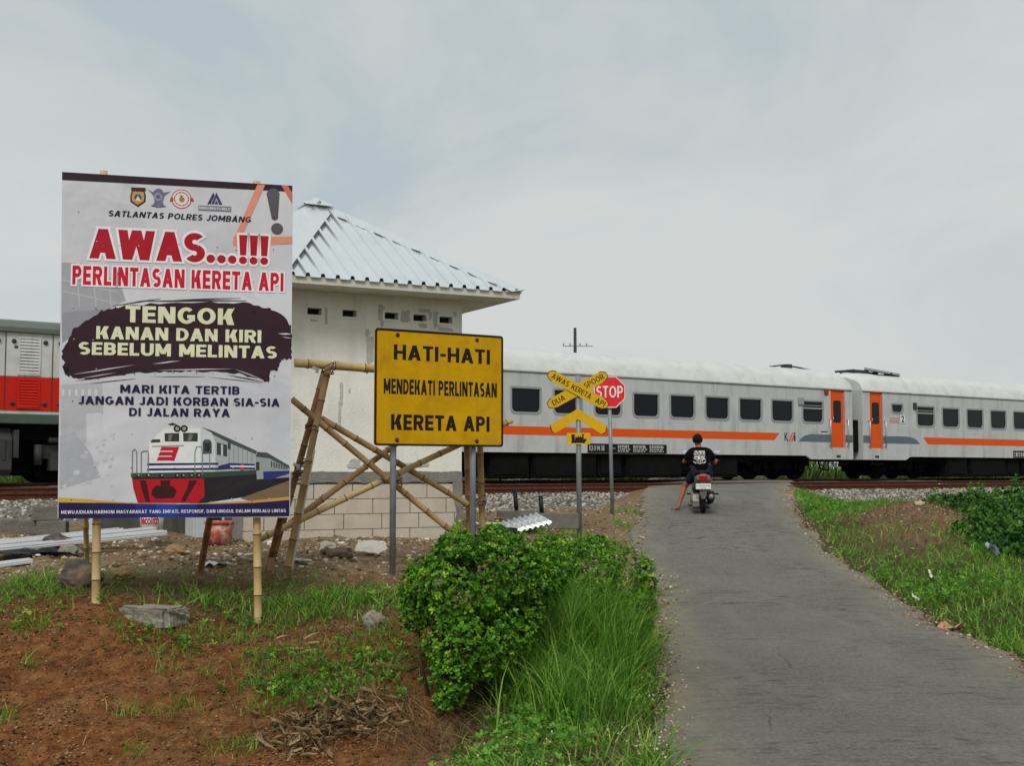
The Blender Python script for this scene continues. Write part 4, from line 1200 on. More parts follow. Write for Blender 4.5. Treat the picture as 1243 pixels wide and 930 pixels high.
# rough cement patches round the vents
def blob(cx, cz, w, h, n=26, seed=0, rough=.22):
    out = []
    for i in range(n):
        a = 2*math.pi*i/n
        ca, sa = math.cos(a), math.sin(a)
        k = 1/max(abs(ca), abs(sa))**.8
        k *= 1 + rough*float(fbm(np.array([ca*2+seed*3.1]), np.array([sa*2+seed]), seed, 3)[0])*2
        out.append((cx + w/2*ca*k, cz + h/2*sa*k))
    return out
for i, (px, py, w, h) in enumerate([(463,379,.10,.2),(464,391,.05,.13),(492,384,.13,.15),(515,377,.16,.05),(522,383,.05,.12),(513,395,.13,.06),(529,388,.08,.24),(541,400,.22,.05),(552,381,.05,.06),
                                    (372,374,.03,.12),(396,384,.03,.2),(381,389,.10,.03),(449,424,.10,.34),(446,404,.05,.1),(414,478,.04,.3),(412,500,.03,.3),(424,474,.02,.05),(430,563,.18,.12),(505,564,.4,.05)]):
    x, z = gh_front(px, py); pm_ = MB(); pm_.prism(blob(x, z, w, h, seed=i), -.004-.0004*i, -.001); pm_.build('cement_patch', m_patch, gh)
# grey band and block plinth
b = MB(); zt = []
nb = 60
top = [(BW*i/nb+.0, .965+.018*float(fbm(np.array([i*.5]), np.array([3.]), 3, 3)[0])) for i in range(nb+1)]
bot = [(BW*(nb-i)/nb, .815+.02*float(fbm(np.array([i*.45]), np.array([9.]), 5, 3)[0])) for i in range(nb+1)]
b.prism(top+bot, -.016, .139)
b.box(.001, .14, .14, .33, .0, .8); b.box(.001, .14, 1.69, BW-.14, .0, .96)
b.prism([(0,.0),(.12,0),(.13,.4),(.10,.82),(0,.82)], -.02, -.002); b.prism([(BW-.10,.0),(BW+.004,0),(BW+.004,.82),(BW-.14,.82),(BW-.12,.6),(BW-.07,.4),(BW-.13,.2)], -.02, -.002)
b.build('cement_band', m_cem, gh)
pl = MB(); pl.box(.01, BW-.01, .02, .13, -.35, .80, 1)
for r in range(6):
    z0 = .80-.2*(r+1); x = -.25*(r % 2)+(-.12 if r == 2 else 0)
    while x < BW-.02:
        a, c_ = max(x+.005, .004), min(x+.59*.9, BW-.004)
        if c_-a > .05: pl.box(a, c_, 0+random.uniform(0,.004), .1, z0+.004, z0+.196, 0)
        x += .54
pl.build('block_plinth', [m_aac, m_mortar], gh, .004)
# dark rendered side wall, doorway
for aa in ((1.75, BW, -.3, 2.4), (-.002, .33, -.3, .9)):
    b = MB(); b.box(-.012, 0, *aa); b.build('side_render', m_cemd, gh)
d = MB(); d.box(-.03, .17, 1.62, 1.70, 0, 2.1); d.box(-.03, .17, .32, .37, 0, 2.1); d.box(-.03,.17,.37,1.62,2.05,2.12); d.build('door_frame', mat('white_door_frame', srgb(205,210,212), .5), gh)
d = MB(); d.box(-.06, -.02, 1.72, 2.2, .02, 2.05); d.build('door', mat('grey_door_leaf', srgb(190,196,198), .5, var=.05), gh, .005)
fl = MB(); fl.box(.14, BW-.14, .14, BW-.14, -.1, .02); fl.build('floor', m_cemd, gh)
# roof
OV = .60; E0, E1 = -OV, BW+OV; ZE = 3.45; RUN = (E1-E0)/2; RISE = 1.42; SL = RISE/RUN
def corrugated(mb, xf):
    per = .20; xs = []
    x = E0
    while x < E1-1e-6:
        for o, h in ((0,0), (.115,0), (.13,.052), (.17,.052), (.185,0), (.2,0)):
            if x+o <= E1: xs.append((x+o, h))
        x += per
    xs.append((E1, 0))
    for (a, ha), (b_, hb_) in zip(xs[:-1], xs[1:]):
        if b_-a < 1e-5: continue
        ra, rb = min(a-E0, E1-a), min(b_-E0, E1-b_)
        if ra < 1e-4 and rb < 1e-4: continue
        segs = 1
        vv = [(a, E0-.035, ZE+ha-.035*SL), (b_, E0-.035, ZE+hb_-.035*SL), (b_, E0+rb, ZE+rb*SL+hb_), (a, E0+ra, ZE+ra*SL+ha)]
        mb.add([xf @ Vector(p) for p in vv], [(0,1,2,3)], 0)
cxy = (E0+E1)/2
def rotc(k): return Matrix.Translation((cxy, cxy, 0)) @ Matrix.Rotation(k*math.pi/2, 4, 'Z') @ Matrix.Translation((-cxy, -cxy, 0))
rfm = MB()
for kq in range(4): corrugated(rfm, rotc(kq))
roof = rfm.build('roof', m_zinc, gh)
def on_roof(px, py, lift=.034):
    d = ray(px, py)
    ex = Vector((BC, BS, 0)); n2 = Vector((-BS, BC, 0))
    nrm = (n2*(-SL) + Vector((0,0,1))).normalized()
    o = Vector((BX, BY, BZ)) + n2*E0 + Vector((0,0,ZE+lift+.02))
    t = (o-Vector((0,0,EYE))).dot(nrm)/d.dot(nrm); p = Vector((0,0,EYE))+d*t
    r_ = p-Vector((BX,BY,BZ)); return (r_.dot(ex), r_.dot(n2), r_.z)
a_ = on_roof(401, 259); b_ = on_roof(340, 341)
ap = (cxy, cxy-.12, ZE+(RUN-.12)*SL+.034)
lh = (E0+.55, E0+.55, ZE+.55*SL+.034)
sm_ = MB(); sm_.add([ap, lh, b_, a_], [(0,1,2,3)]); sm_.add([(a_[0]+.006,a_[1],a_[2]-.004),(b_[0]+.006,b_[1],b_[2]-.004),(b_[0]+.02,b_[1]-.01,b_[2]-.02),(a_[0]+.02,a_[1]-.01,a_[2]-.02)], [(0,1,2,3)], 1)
sm_.build('roof_overlap_sheet', [m_zinc, m_zinc_dk], roof)
for kq in range(4):
    rc = MB(rotc(kq)); 
    # hip from the corner (E1,E0) to the apex
    c0 = Vector((E1+.05, E0-.05, ZE-.05*SL+.054)); c1_ = Vector((cxy, cxy, ZE+RISE+.054))
    for s in (0, 1):
        # one wing on each of the two roof faces that meet here
        off = Vector((-.20, 0, -.012)) if s == 0 else Vector((0, .20, -.012))
        N_ = 14; V = []
        for i in range(N_+1):
            t = i/N_; p = c0.lerp(c1_, t)
            V += [p, p+off+Vector((0,0,-.028 + .012*math.sin(i*2.4+s)))]
        rc.add(V, [(2*i,2*i+2,2*i+3,2*i+1) for i in range(N_)] if s == 0 else [(2*i,2*i+1,2*i+3,2*i+2) for i in range(N_)], 0)
    rc.build('ridge_cap', m_zinc, roof)
ac = MB(); zt_ = ZE+RISE+.09; ra_ = .22
ac.add([(cxy-ra_,cxy-ra_,zt_-ra_*SL),(cxy+ra_,cxy-ra_,zt_-ra_*SL),(cxy+ra_,cxy+ra_,zt_-ra_*SL),(cxy-ra_,cxy+ra_,zt_-ra_*SL),(cxy,cxy,zt_+.02)], [(0,1,4),(1,2,4),(2,3,4),(3,0,4)])
ac.build('apex_cap', m_zinc, roof)
m_fas = mat('fascia_paint', srgb(206,204,194), .8, var=.06, vscale=2, dirt=srgb(140,136,126), dscale=3, damt=.4)
fs = MB()
for kq in range(4):
    f = MB(rotc(kq)); f.box(E0, E1-.02, E0, E0+.02, SOF+.015, ZE-.006)
    fs.v and None
    o_ = len(fs.v); fs.v += f.v; fs.f += [tuple(i+o_ for i in q) for q in f.f]; fs.m += f.m; fs.sm += f.sm
fs.build('fascia', m_fas, gh)
so = MB(); so.box(E0+.02, E1-.02, E0+.02, -.001, SOF+.02, SOF+.035); so.box(E0+.02, E1-.02, BW+.001, E1-.02, SOF+.02, SOF+.035); so.box(E0+.02, -.001, 0, BW, SOF+.02, SOF+.035); so.box(BW+.001, E1-.02, 0, BW, SOF+.02, SOF+.035)
so.build('soffit', m_fas, gh)

# low unplastered wall running back from the guard house
cwall = MB()
pA, pB = P(118, 640, 18.6), P(234, 640, 18.9)
dv = (pB-pA); dv.z = 0; Lw = dv.length
lw = empty('cement_wall', (pA.x, pA.y, gz0(pA.x, pA.y)-.1), math.atan2(dv.y, dv.x), 'low dark cement wall joining the side of the white guard house', 'wall')
w_ = MB(); w_.box(0, Lw, 0, .15, 0, 1.25); w_.build('wall', m_cemd, lw, .01)
w_ = MB(); w_.box(-.11, -.02, -.03, .09, 0, 2.0); pw = w_.build('door_post', mat('white_door_frame', (0,0,0)), lw, .006)
# ================================================================== bamboo
m_bam = mat('bamboo_culm', srgb(166,136,96), .55, var=.18, vscale=5, dirt=srgb(120,92,60), dscale=3, damt=.7)
m_bamp = mat('bamboo_culm_pale', srgb(190,164,116), .5, var=.14, vscale=5, dirt=srgb(150,120,76), dscale=3, damt=.5)
m_node = mat('bamboo_node', srgb(104,76,48), .7)
m_bamd = mat('bamboo_culm_brown', srgb(140,106,70), .6, var=.25, vscale=5, dirt=srgb(92,68,46), dscale=3, damt=.7)
m_tie = mat('binding_strip', srgb(196,190,176), .7)
m_tieb = mat('binding_wire', srgb(96,70,50), .8)

# ================================================================== large banner
bTL, bTR = P(76,209,10.95), P(355.5,226,11.42)
bBL, bBR = P(70,628.5,10.95), P(352,628.5,11.42)
dB = (bBR-bBL); dB.z = 0
BANG = math.atan2(dB.y, dB.x); BWID = dB.length
BH = ((bTL-bBL).length + (bTR-bBR).length)/2
borg = Vector((bBL.x, bBL.y, (bBL.z+bBR.z)/2))
bn = empty('banner_board', borg, BANG, 'tall printed warning banner with red AWAS lettering and a locomotive picture, on bamboo posts', 'banner')
_bex = Vector((math.cos(BANG), math.sin(BANG), 0)); _bn = Vector((-math.sin(BANG), math.cos(BANG), 0))
# outline corners in banner coordinates (u across, v up), slightly leaning as photographed
def _uv(p): r_ = p-borg; return r_.dot(_bex), r_.z
uv = {k: _uv(p) for k, p in (('BL',bBL),('BR',bBR),('TL',bTL),('TR',bTR))}
def Bp(px, py):
    """photo pixel -> banner coordinates, through the photographed corners."""
    d = ray(px, py); t = (borg-Vector((0,0,EYE))).dot(_bn)/d.dot(_bn)
    p = Vector((0,0,EYE))+d*t; return _uv(p)
z1 = lambda X, Y: Bp(60+X/4.01, 200+Y/4.01)
z2 = lambda X, Y: Bp(60+X/4.01, 420+Y/4.01)

def mat_vinyl():
    m = bpy.data.materials.new('banner_vinyl'); m.use_nodes = True
    nt = m.node_tree; N = nt.nodes; Lk = nt.links; bs = N['Principled BSDF']; bs.inputs['Roughness'].default_value = .5; bs.inputs['Specular IOR Level'].default_value = .25
    tc = N.new('ShaderNodeTexCoord'); sep = N.new('ShaderNodeSeparateXYZ'); Lk.new(tc.outputs['Object'], sep.inputs[0])
    n = N.new('ShaderNodeTexNoise'); n.inputs['Scale'].default_value = 1.4; n.inputs['Detail'].default_value = 3; Lk.new(tc.outputs['Object'], n.inputs['Vector'])
    r = N.new('ShaderNodeValToRGB'); r.color_ramp.elements[0].position = .35; r.color_ramp.elements[1].position = .65
    r.color_ramp.elements[0].color = (*srgb(194,196,203),1); r.color_ramp.elements[1].color = (*srgb(213,214,219),1)
    Lk.new(n.outputs['Fac'], r.inputs['Fac'])
    Lk.new(r.outputs['Color'], bs.inputs['Base Color'])
    w = N.new('ShaderNodeTexNoise'); w.inputs['Scale'].default_value = 2.0; w.inputs['Detail'].default_value = 2.5; w.inputs['Distortion'].default_value = .6; Lk.new(tc.outputs['Object'], w.inputs['Vector'])
    b = N.new('ShaderNodeBump'); b.inputs['Strength'].default_value = .22; b.inputs['Distance'].default_value = .12; Lk.new(w.outputs['Fac'], b.inputs['Height']); Lk.new(b.outputs['Normal'], bs.inputs['Normal'])
    return m
loop = [uv['BL'], uv['BR'], uv['TR'], uv['TL']]
vb = MB(); vb.prism(loop, -.006, .006); vinyl = vb.build('vinyl_sheet', mat_vinyl(), bn)
fr_ = MB()
iu0, iu1 = uv['BL'][0]+.03, uv['BR'][0]-.03
iv0, iv1 = uv['BL'][1]+.03, min(uv['TL'][1], uv['TR'][1])-.04
for v in (iv0, (iv0+iv1)/2, iv1): fr_.box(iu0+.03, iu1-.03, .008, .04, v-.02, v+.02)
fr_.box(iu0+.02, iu0+.05, .0085, .0405, iv0, iv1); fr_.box(iu1-.05, iu1-.02, .0085, .0405, iv0, iv1)
fr_.build('backing_frame', m_bamd, bn)

def layer(name, parent=vinyl): 
    return name
LAY = {'n': 0}
class Print:
    """flat printed shapes on the vinyl, each a hair in front of the last."""
    def __init__(s, y0): s.mb = MB(); s.mats = []; s.y = y0
    def mi(s, rgb):
        m = pm(rgb)
        if m not in s.mats: s.mats.append(m)
        return s.mats.index(m)
    def poly(s, pts, rgb, step=True):
        if step: s.y -= .00004
        s.mb.add([(u, s.y, v) for u, v in pts], [tuple(range(len(pts)))], s.mi(rgb))
    def line(s, pts, w, rgb):
        s.y -= .00004; k = s.mi(rgb)
        for (a, b), (c, d) in zip(pts[:-1], pts[1:]):
            L = math.hypot(c-a, d-b) or 1e-6; nx_, nz_ = -(d-b)/L*w/2, (c-a)/L*w/2
            s.mb.add([(a-nx_, s.y, b-nz_), (c-nx_, s.y, d-nz_), (c+nx_, s.y, d+nz_), (a+nx_, s.y, b+nz_)], [(0,1,2,3)], k)
    def disc(s, c, r, rgb, n=20, rz=None):
        s.poly([(c[0]+r*math.cos(6.2832*i/n), c[1]+(rz or r)*math.sin(6.2832*i/n)) for i in range(n)], rgb)
    def text(s, body, c0, c1, cap, rgb, t=.2, grow=0.0, shear=0, gap=.10):
        """c0,c1: (u,v) of the left/right ends at mid height; cap: height."""
        s.y -= .0002
        v = (c0[1]+c1[1])/2
        put_caps(s.mb, body, c0[0], c1[0], v-cap/2, v+cap/2, s.y, s.mi(rgb), t, None, gap, grow, shear)
    def build(s, name, parent=vinyl): return s.mb.build(name, s.mats, parent)

# background artwork
A = Print(-.0062)
A.poly([z1(62,38), z1(375,62), z1(300,300), z1(160,480), z1(60,480)], (203,205,210))
A.poly([z1(60,475), z1(190,482), z1(260,520), z1(352,600), z1(372,662), z1(300,700), z1(60,720)], (164,166,172))
A.poly([z1(60,720), z1(300,700), z1(220,760), z1(62,870)], (150,152,158))
for X in (135, 215, 290): A.line([z1(X,500+X*.25), z1(X+12,690)], .012, (182,184,190))
for Y in (560, 615): A.line([z1(66,Y), z1(330,Y+60)], .012, (182,184,190))
A.poly([z2(58,190), z2(255,175), z2(262,330), z2(200,340), z2(190,600), z2(55,700)], (182,184,190))
A.poly([z2(180,330), z2(252,325), z2(262,470), z2(300,560), z2(180,600)], (205,207,212))
A.poly([z2(50,440), z2(120,420), z2(200,520), z2(250,640), z2(50,700)], (172,175,182))
for i in range(26):
    X, Y = random.uniform(60,300), random.uniform(420,690); w = random.uniform(8,30)
    A.poly([z2(X,Y), z2(X+w,Y+random.uniform(-6,6)), z2(X+w*.7,Y+w*.8), z2(X-w*.2,Y+w*.6)], random.choice([(188,190,196),(178,181,188),(200,202,207)]))
for X in range(60, 240, 32): A.poly([z2(X,212), z2(X+14,211), z2(X+14,245), z2(X,246)], (206,208,212))
A.poly([z1(62,35), z1(1182,102), z1(1182,132), z1(62,74)], (50,34,44))
A.build('background_artwork')
# triangle with exclamation mark
T = Print(-.0086)
T.poly([z1(1012,96), z1(1050,98), z1(915,398), z1(893,392), z1(893,372)], (222,146,122))
T.poly([z1(893,352), z1(1182,350), z1(1182,385), z1(905,398)], (222,146,122))
T.poly([z1(1128,100), z1(1160,101), z1(1182,140), z1(1182,190)], (206,112,98))
T.poly([z1(1056,140), z1(1066,122), z1(1090,115), z1(1112,122), z1(1120,140), z1(1112,262), z1(1102,270), z1(1090,270), z1(1082,262)], (92,86,90))
T.disc(z1(1108,312), .054, (92,86,90))
T.build('warning_triangle')
# brush stroke
K = Print(-.0089)
def jag(a, b, n, amp, seed):
    rr = random.Random(seed); out = []
    for i in range(n):
        t = i/n; out.append((a[0]+(b[0]-a[0])*t + rr.uniform(-amp,amp)*.6, a[1]+(b[1]-a[1])*t + rr.uniform(-amp,amp)))
    return out
ANCH = [z1(62,905), z1(120,800), z1(250,712), z1(370,686), z1(660,668), z1(940,672), z1(1070,700), z1(1150,742), z1(1178,790), z1(1180,880), z2(1178,62), z2(1128,66), z2(1112,118), z2(1075,122), z2(1068,182),
        z2(1000,150), z2(860,128), z2(700,122), z2(560,125), z2(420,132), z2(300,146), z2(190,165), z2(110,150), z2(72,140), z2(95,118), z2(62,100), z2(80,80), z2(60,66)]
out = []
for i in range(len(ANCH)):
    out += jag(ANCH[i], ANCH[(i+1) % len(ANCH)], 7, .012, i)
CX = sum(p[0] for p in out)/len(out); CZ = sum(p[1] for p in out)/len(out)
K.poly(out, (52,32,40))
for a, b, w in ((z1(295,690), z1(540,652), .012), (z1(420,664), z1(960,662), .016), (z1(600,658), z1(930,650), .01), (z2(120,172), z2(480,118), .018), (z2(180,185), z2(420,160), .008), (z2(860,140), z2(1040,176), .012),
                (z2(480,150), z2(760,150), .006), (z2(760,150), z2(1030,180), .006)):
    K.poly([(a[0],a[1]), (a[0]*.7+b[0]*.3, a[1]*.7+b[1]*.3-w*.4), (b[0],b[1]-w*.2), (b[0],b[1]+w*.1), (a[0]*.4+b[0]*.6, a[1]*.4+b[1]*.6+w*.6)], (52,32,40))
for a, b, w in ((z2(500,88), z2(640,72), .012), (z2(110,140), z2(420,92), .012), (z2(520,118), z2(900,112), .012), (z2(900,112), z2(1040,165), .01), (z1(1112,822), z1(1182,826), .018), (z1(1130,838), z1(1182,846), .008), (z2(150,158),z2(330,130),.008)):
    K.poly([(a[0],a[1]), (a[0]*.6+b[0]*.4, a[1]*.6+b[1]*.4-w*.5), (b[0],b[1]), (a[0]*.4+b[0]*.6, a[1]*.4+b[1]*.6+w*.5)], (204,205,210))
K.build('brush_stroke')
# lettering
W_ = Print(-.0100)
CAP = lambda n: n/4.01/138.0      # zoom pixels -> metres
W_.text('SATLANTAS POLRES JOMBANG', z1(285,252), z1(985,252), CAP(29), (34,30,38), .20, 0, .16, .12)
for gr, col in ((.075,(236,232,234)), (0,(172,24,42))):
    W_.text('AWAS...!!!', z1(195,401), z1(1070,401), CAP(148), col, .27, gr, 0, .05)
W_.text('PERLINTASAN KERETA API', z1(112,555), z1(1140,555), CAP(94), (236,232,234), .25, .085, 0, .13)
W_.text('PERLINTASAN KERETA API', z1(112,555), z1(1140,555), CAP(94), (200,26,50), .25, 0, 0, .13)
cream = (222,222,188)
W_.text('TENGOK', z1(370,734), z1(900,734), CAP(82), cream, .24)
W_.text('KANAN DAN KIRI', z1(228,827), z1(1032,827), CAP(63), cream, .235)
W_.text('SEBELUM MELINTAS', z2(143,22), z2(1107,22), CAP(62), cream, .235)
ink = (36,28,62)
W_.text('MARI KITA TERTIB', z2(345,213), z2(925,213), CAP(40), ink, .22, 0, 0, .12)
W_.text('JANGAN JADI KORBAN SIA-SIA', z2(140,270), z2(1120,270), CAP(40), ink, .22, 0, 0, .12)
W_.text('DI JALAN RAYA', z2(388,324), z2(878,324), CAP(40), ink, .22, 0, 0, .12)
W_.build('lettering')
# emblems
E = Print(-.0086)
E.poly([z1(398,110), z1(468,112), z1(470,128), z1(398,126)], (70,40,36)); E.poly([z1(402,124), z1(462,126), z1(470,150), z1(468,180), z1(432,206), z1(394,180), z1(394,150)], (56,44,44))
E.poly([z1(408,130), z1(458,132), z1(462,152), z1(460,176), z1(431,196), z1(402,176), z1(400,152)], (196,148,84)); E.disc(z1(431,160), .031, (44,78,132)); E.disc(z1(431,164), .016, (60,104,66)); E.poly([z1(418,174), z1(431,150), z1(446,176)], (222,212,180))
E.build('shield_emblem')
E = Print(-.0086)
E.poly([z1(478,118), z1(506,150), z1(512,180), z1(500,205), z1(530,198), z1(560,207), z1(552,180), z1(560,152), z1(590,130), z1(556,136), z1(548,122), z1(530,114), z1(514,122), z1(504,134)], (112,112,140)); E.disc(z1(530,156), .036, (146,146,168)); E.disc(z1(530,156), .018, (92,92,124)); E.line([z1(496,198), z1(530,206), z1(566,202)], .012, (92,92,124))
E.build('winged_emblem')
E = Print(-.0086)
E.disc(z1(643,167), .088, (188,64,64), 32); E.disc(z1(643,167), .08, (226,222,222), 32); E.disc(z1(643,167), .066, (176,60,62), 32); E.disc(z1(643,167), .056, (220,216,214), 32)
E.poly([z1(590,160), z1(604,160), z1(604,178), z1(586,180)], (188,64,64)); E.poly([z1(684,162), z1(698,162), z1(706,180), z1(684,178)], (188,64,64)); E.disc(z1(645,170), .026, (170,120,70), 8); E.poly([z1(632,150), z1(650,150), z1(644,164)], (90,120,72)); 
for i in range(12):
    a = 6.283*i/12; E.disc((z1(643,167)[0]+.061*math.cos(a), z1(643,167)[1]+.061*math.sin(a)), .004, (232,226,222), 6)
E.build('round_emblem')
E = Print(-.0086)
E.poly([z1(768,192), z1(798,134), z1(804,150), z1(784,192)], (62,60,88)); E.poly([z1(788,192), z1(806,152), z1(812,134), z1(842,194), z1(826,194), z1(812,160), z1(800,192)], (62,60,88)); E.poly([z1(804,192), z1(812,172), z1(822,193)], (62,60,88))
E.poly([z1(725,198), z1(885,204), z1(885,230), z1(725,222)], (120,120,134)); x = 728
E.text('MARGOMULYO MULTI', z1(730,213), z1(880,213), CAP(13), (216,216,220), .18)
E.build('mountain_emblem')
# foot band
F_ = Print(-.0132)
def vspan(X0, X1, top, bot, n, rgb):
    up = [z2(X0+(X1-X0)*i/n, top(X0+(X1-X0)*i/n)) for i in range(n+1)]; dn = [z2(X0+(X1-X0)*i/n, bot(X0+(X1-X0)*i/n)) for i in range(n, -1, -1)]
    F_.poly(up+dn, rgb)
tb = lambda X: np.interp(X, [44,200,450,600,800,1000,1168], [762,764,770,772,770,764,750]); bb = lambda X: 842-(X-44)*.0125
for X0, X1, c in ((45,250,(38,30,76)),(250,420,(34,36,92)),(420,520,(36,48,120)),(520,620,(40,66,146)),(620,720,(36,50,122)),(720,880,(34,36,92)),(880,1167,(36,28,72))):
    vspan(X0, X1, tb, bb, 8, c)
vspan(45, 500, lambda X: np.interp(X, [45,200,400,500], [738,748,764,770]), tb, 10, (206,168,62)); vspan(600, 1167, lambda X: np.interp(X, [600,800,1000,1167], [771,764,752,734]), tb, 10, (196,150,66)); vspan(230, 620, lambda X: tb(X)-3, tb, 8, (176,104,80))
F_.text('MEWUJUDKAN HARMONI MASYARAKAT YANG EMPATI, RESPONSIF, DAN UNGGUL DALAM BERLALU LINTAS', z2(58,806), z2(1150,806), CAP(16), (230,230,236), .17, 0, 0, .14)
F_.build('foot_band')
# locomotive picture
L_ = Print(-.0086)
L_.poly([z2(930,742), z2(1168,650), z2(1168,742), z2(1000,762)], (122,100,76))
L_.poly([z2(400,622), z2(740,612), z2(1168,592), z2(1168,655), z2(950,735), z2(750,766), z2(430,764), z2(408,690)], (38,36,38))
L_.poly([z2(1000,540), z2(1012,515), z2(1060,522), z2(1110,560), z2(1168,590), z2(1168,640), z2(1010,650)], (150,158,158)); L_.poly([z2(1012,516), z2(1060,520), z2(1168,584), z2(1168,598), z2(1070,548), z2(1005,540)], (70,80,80))
L_.poly([z2(1040,612), z2(1168,608), z2(1168,622), z2(1072,652), z2(1042,652)], (44,52,116))
for X in range(1078, 1160, 12): L_.poly([z2(X,560+(X-1078)*.35), z2(X+7,563+(X-1078)*.35), z2(X+7,592+(X-1078)*.15), z2(X,592+(X-1078)*.15)], (70,78,80))
L_.poly([z2(785,425), z2(880,465), z2(1004,516), z2(1008,606), z2(805,622)], (168,172,174)); L_.poly([z2(740,395), z2(790,412), z2(1010,512), z2(1004,528), z2(880,475), z2(790,430)], (74,82,80))
for X in range(875, 1000, 22): L_.line([z2(X,475+(X-875)*.36), z2(X,592)], .006, (128,134,136))
L_.poly([z2(815,470), z2(865,482), z2(865,540), z2(815,530)], (60,66,70)); L_.poly([z2(835,478), z2(845,480), z2(845,536), z2(835,534)], (190,192,192)); L_.poly([z2(868,470), z2(882,474), z2(882,505), z2(868,502)], (60,66,70)); L_.poly([z2(1005,565), z2(1022,566), z2(1022,606), z2(1005,608)], (60,56,56))
L_.poly([z2(486,580), z2(484,470), z2(500,455), z2(542,418), z2(560,396), z2(735,394), z2(790,424), z2(808,468), z2(808,618), z2(480,622)], (224,226,226))
L_.poly([z2(735,396), z2(790,424), z2(808,468), z2(808,618), z2(735,618)], (200,204,206))
L_.poly([z2(540,418), z2(548,398), z2(600,388), z2(700,386), z2(740,396), z2(735,402), z2(560,404)], (206,208,206))
L_.poly([z2(560,426), z2(632,424), z2(632,466), z2(562,466)], (56,62,60)); L_.poly([z2(650,423), z2(722,424), z2(722,466), z2(652,466)], (56,62,60)); L_.poly([z2(580,432),z2(600,432),z2(592,462),z2(578,462)], (112,116,104)); L_.poly([z2(680,430),z2(700,432),z2(690,462),z2(672,462)], (112,116,104))
L_.poly([z2(492,466), z2(502,455), z2(540,455), z2(540,470), z2(495,472)], (60,62,62)); L_.line([z2(500,490), z2(655,486)], .012, (150,152,150))
for X in (622, 656): L_.disc(z2(X,403), .032, (40,40,40)); L_.disc(z2(X,403), .016, (150,150,146))
L_.poly([z2(575,382), z2(600,374), z2(622,384), z2(600,388)], (50,50,50))
L_.poly([z2(745,470), z2(755,456), z2(780,456), z2(790,470), z2(790,525), z2(748,527)], (74,80,80)); L_.poly([z2(754,474), z2(782,472), z2(782,512), z2(756,514)], (44,48,48))
for i in range(3):
    y0_ = 492+i*24; s_ = i*8
    L_.poly([z2(546-s_,y0_), z2(632-s_,y0_), z2(624-s_,y0_+19), z2(538-s_,y0_+19)], (190,34,52))
L_.poly([z2(606,492), z2(632,492), z2(608,560), z2(590,560)], (190,34,52))
for Y in (572, 597): L_.poly([z2(476,Y), z2(822,Y-3), z2(822,Y+7), z2(476,Y+11)], (40,46,96))
L_.poly([z2(822,585), z2(880,570), z2(1000,575), z2(1000,602), z2(880,600), z2(822,604)], (44,52,100)); L_.poly([z2(930,574),z2(946,574),z2(946,608),z2(930,608)], (190,60,60)); L_.poly([z2(880,582),z2(1000,584),z2(1000,592),z2(880,590)], (210,214,216))
L_.poly([z2(396,620), z2(830,612), z2(1005,604), z2(1005,626), z2(760,642), z2(398,640)], (54,72,64))
L_.poly([z2(405,650), z2(752,645), z2(755,734), z2(722,764), z2(430,764), z2(425,730), z2(410,700)], (178,26,36))
L_.poly([z2(500,700), z2(520,680), z2(600,684), z2(620,705), z2(606,742), z2(520,745), z2(496,725)], (60,24,26)); L_.poly([z2(440,655), z2(470,655), z2(480,700), z2(490,760), z2(470,760), z2(450,700)], (70,22,26)); L_.poly([z2(680,655), z2(720,655), z2(700,690), z2(660,760), z2(640,755), z2(672,690)], (70,22,26)); L_.poly([z2(540,655), z2(590,655), z2(585,690), z2(545,690)], (70,22,26))
for X in (432, 480, 545, 620, 650, 690, 725): L_.disc(z2(X,632), .02, (34,34,34), 10); L_.disc(z2(X+3,630), .008, (170,172,170), 8)
for X in (404, 425, 447, 482, 708, 745): L_.line([z2(X,628), z2(X,515 if X < 430 else 520), ], .008, (120,124,124))
L_.line([z2(404,515), z2(414,502), z2(425,515)], .008, (120,124,124)); L_.line([z2(447,520), z2(456,512), z2(482,512)], .008, (120,124,124)); L_.line([z2(708,520), z2(716,492), z2(740,490), z2(745,520)], .008, (120,124,124)); L_.line([z2(780,600), z2(780,520)], .008, (120,124,124))
L_.build('locomotive_picture')
# eyelets and ties that dot the sheet
D_ = MB(); rr = random.Random(5)
for gx_ in np.arange(.1, 1.95, .172):
    for gy_ in np.arange(.15, 2.95, .285):
        if rr.random() < .72:
            u, v = gx_+rr.uniform(-.02,.02), gy_+rr.uniform(-.02,.02)
            D_.lathe([(0,-.0165),(.0045,-.0165),(.0045,-.0125)], 8, 'y', (u,0,v), 0 if rr.random() < .55 else 1)
D_.build('fixing_dots', [m_white, m_printblack], vinyl)

def bl_pole(parent, name, p0, p1, r, m, inv):
    mb = MB(); bamboo(mb, inv @ Vector(p0), inv @ Vector(p1), r); return mb.build(name, [m, m_node], parent)
def inv_of(o): return (Matrix.Translation(o.location) @ o.rotation_euler.to_matrix().to_4x4()).inverted()
iv = inv_of(bn)
def gp(px, py, Y): 
    p = P(px, py, Y); return Vector((p.x, p.y, gz(p.x, p.y)-.12))
# front posts, hard against the back of the sheet
_back = _bn*.085
for pxb, pxt, pyt, Yb in ((115.5, 125.5, 206, 11.06), (314.5, 311.5, 218, 11.36)):
    pt = P(pxt, pyt, Yb) ; pb = gp(pxb, 745, Yb)
    # keep on the back plane
    for p in (pt, pb):
        dd = (p-borg).dot(_bn); p += _bn*(.085-dd)
    bl_pole(bn, 'post', pb, pt, .037, m_bamp, iv)
for (a, b_, r, m) in ((gp(107,700,12.4), P(101,560,11.25), .026, m_bamp), (gp(241,705,12.55), P(268,560,11.45), .033, m_bamd), (gp(322,700,12.7), P(348,600,11.65), .034, m_bamd)):
    bl_pole(bn, 'brace', a, b_, r, m, iv)

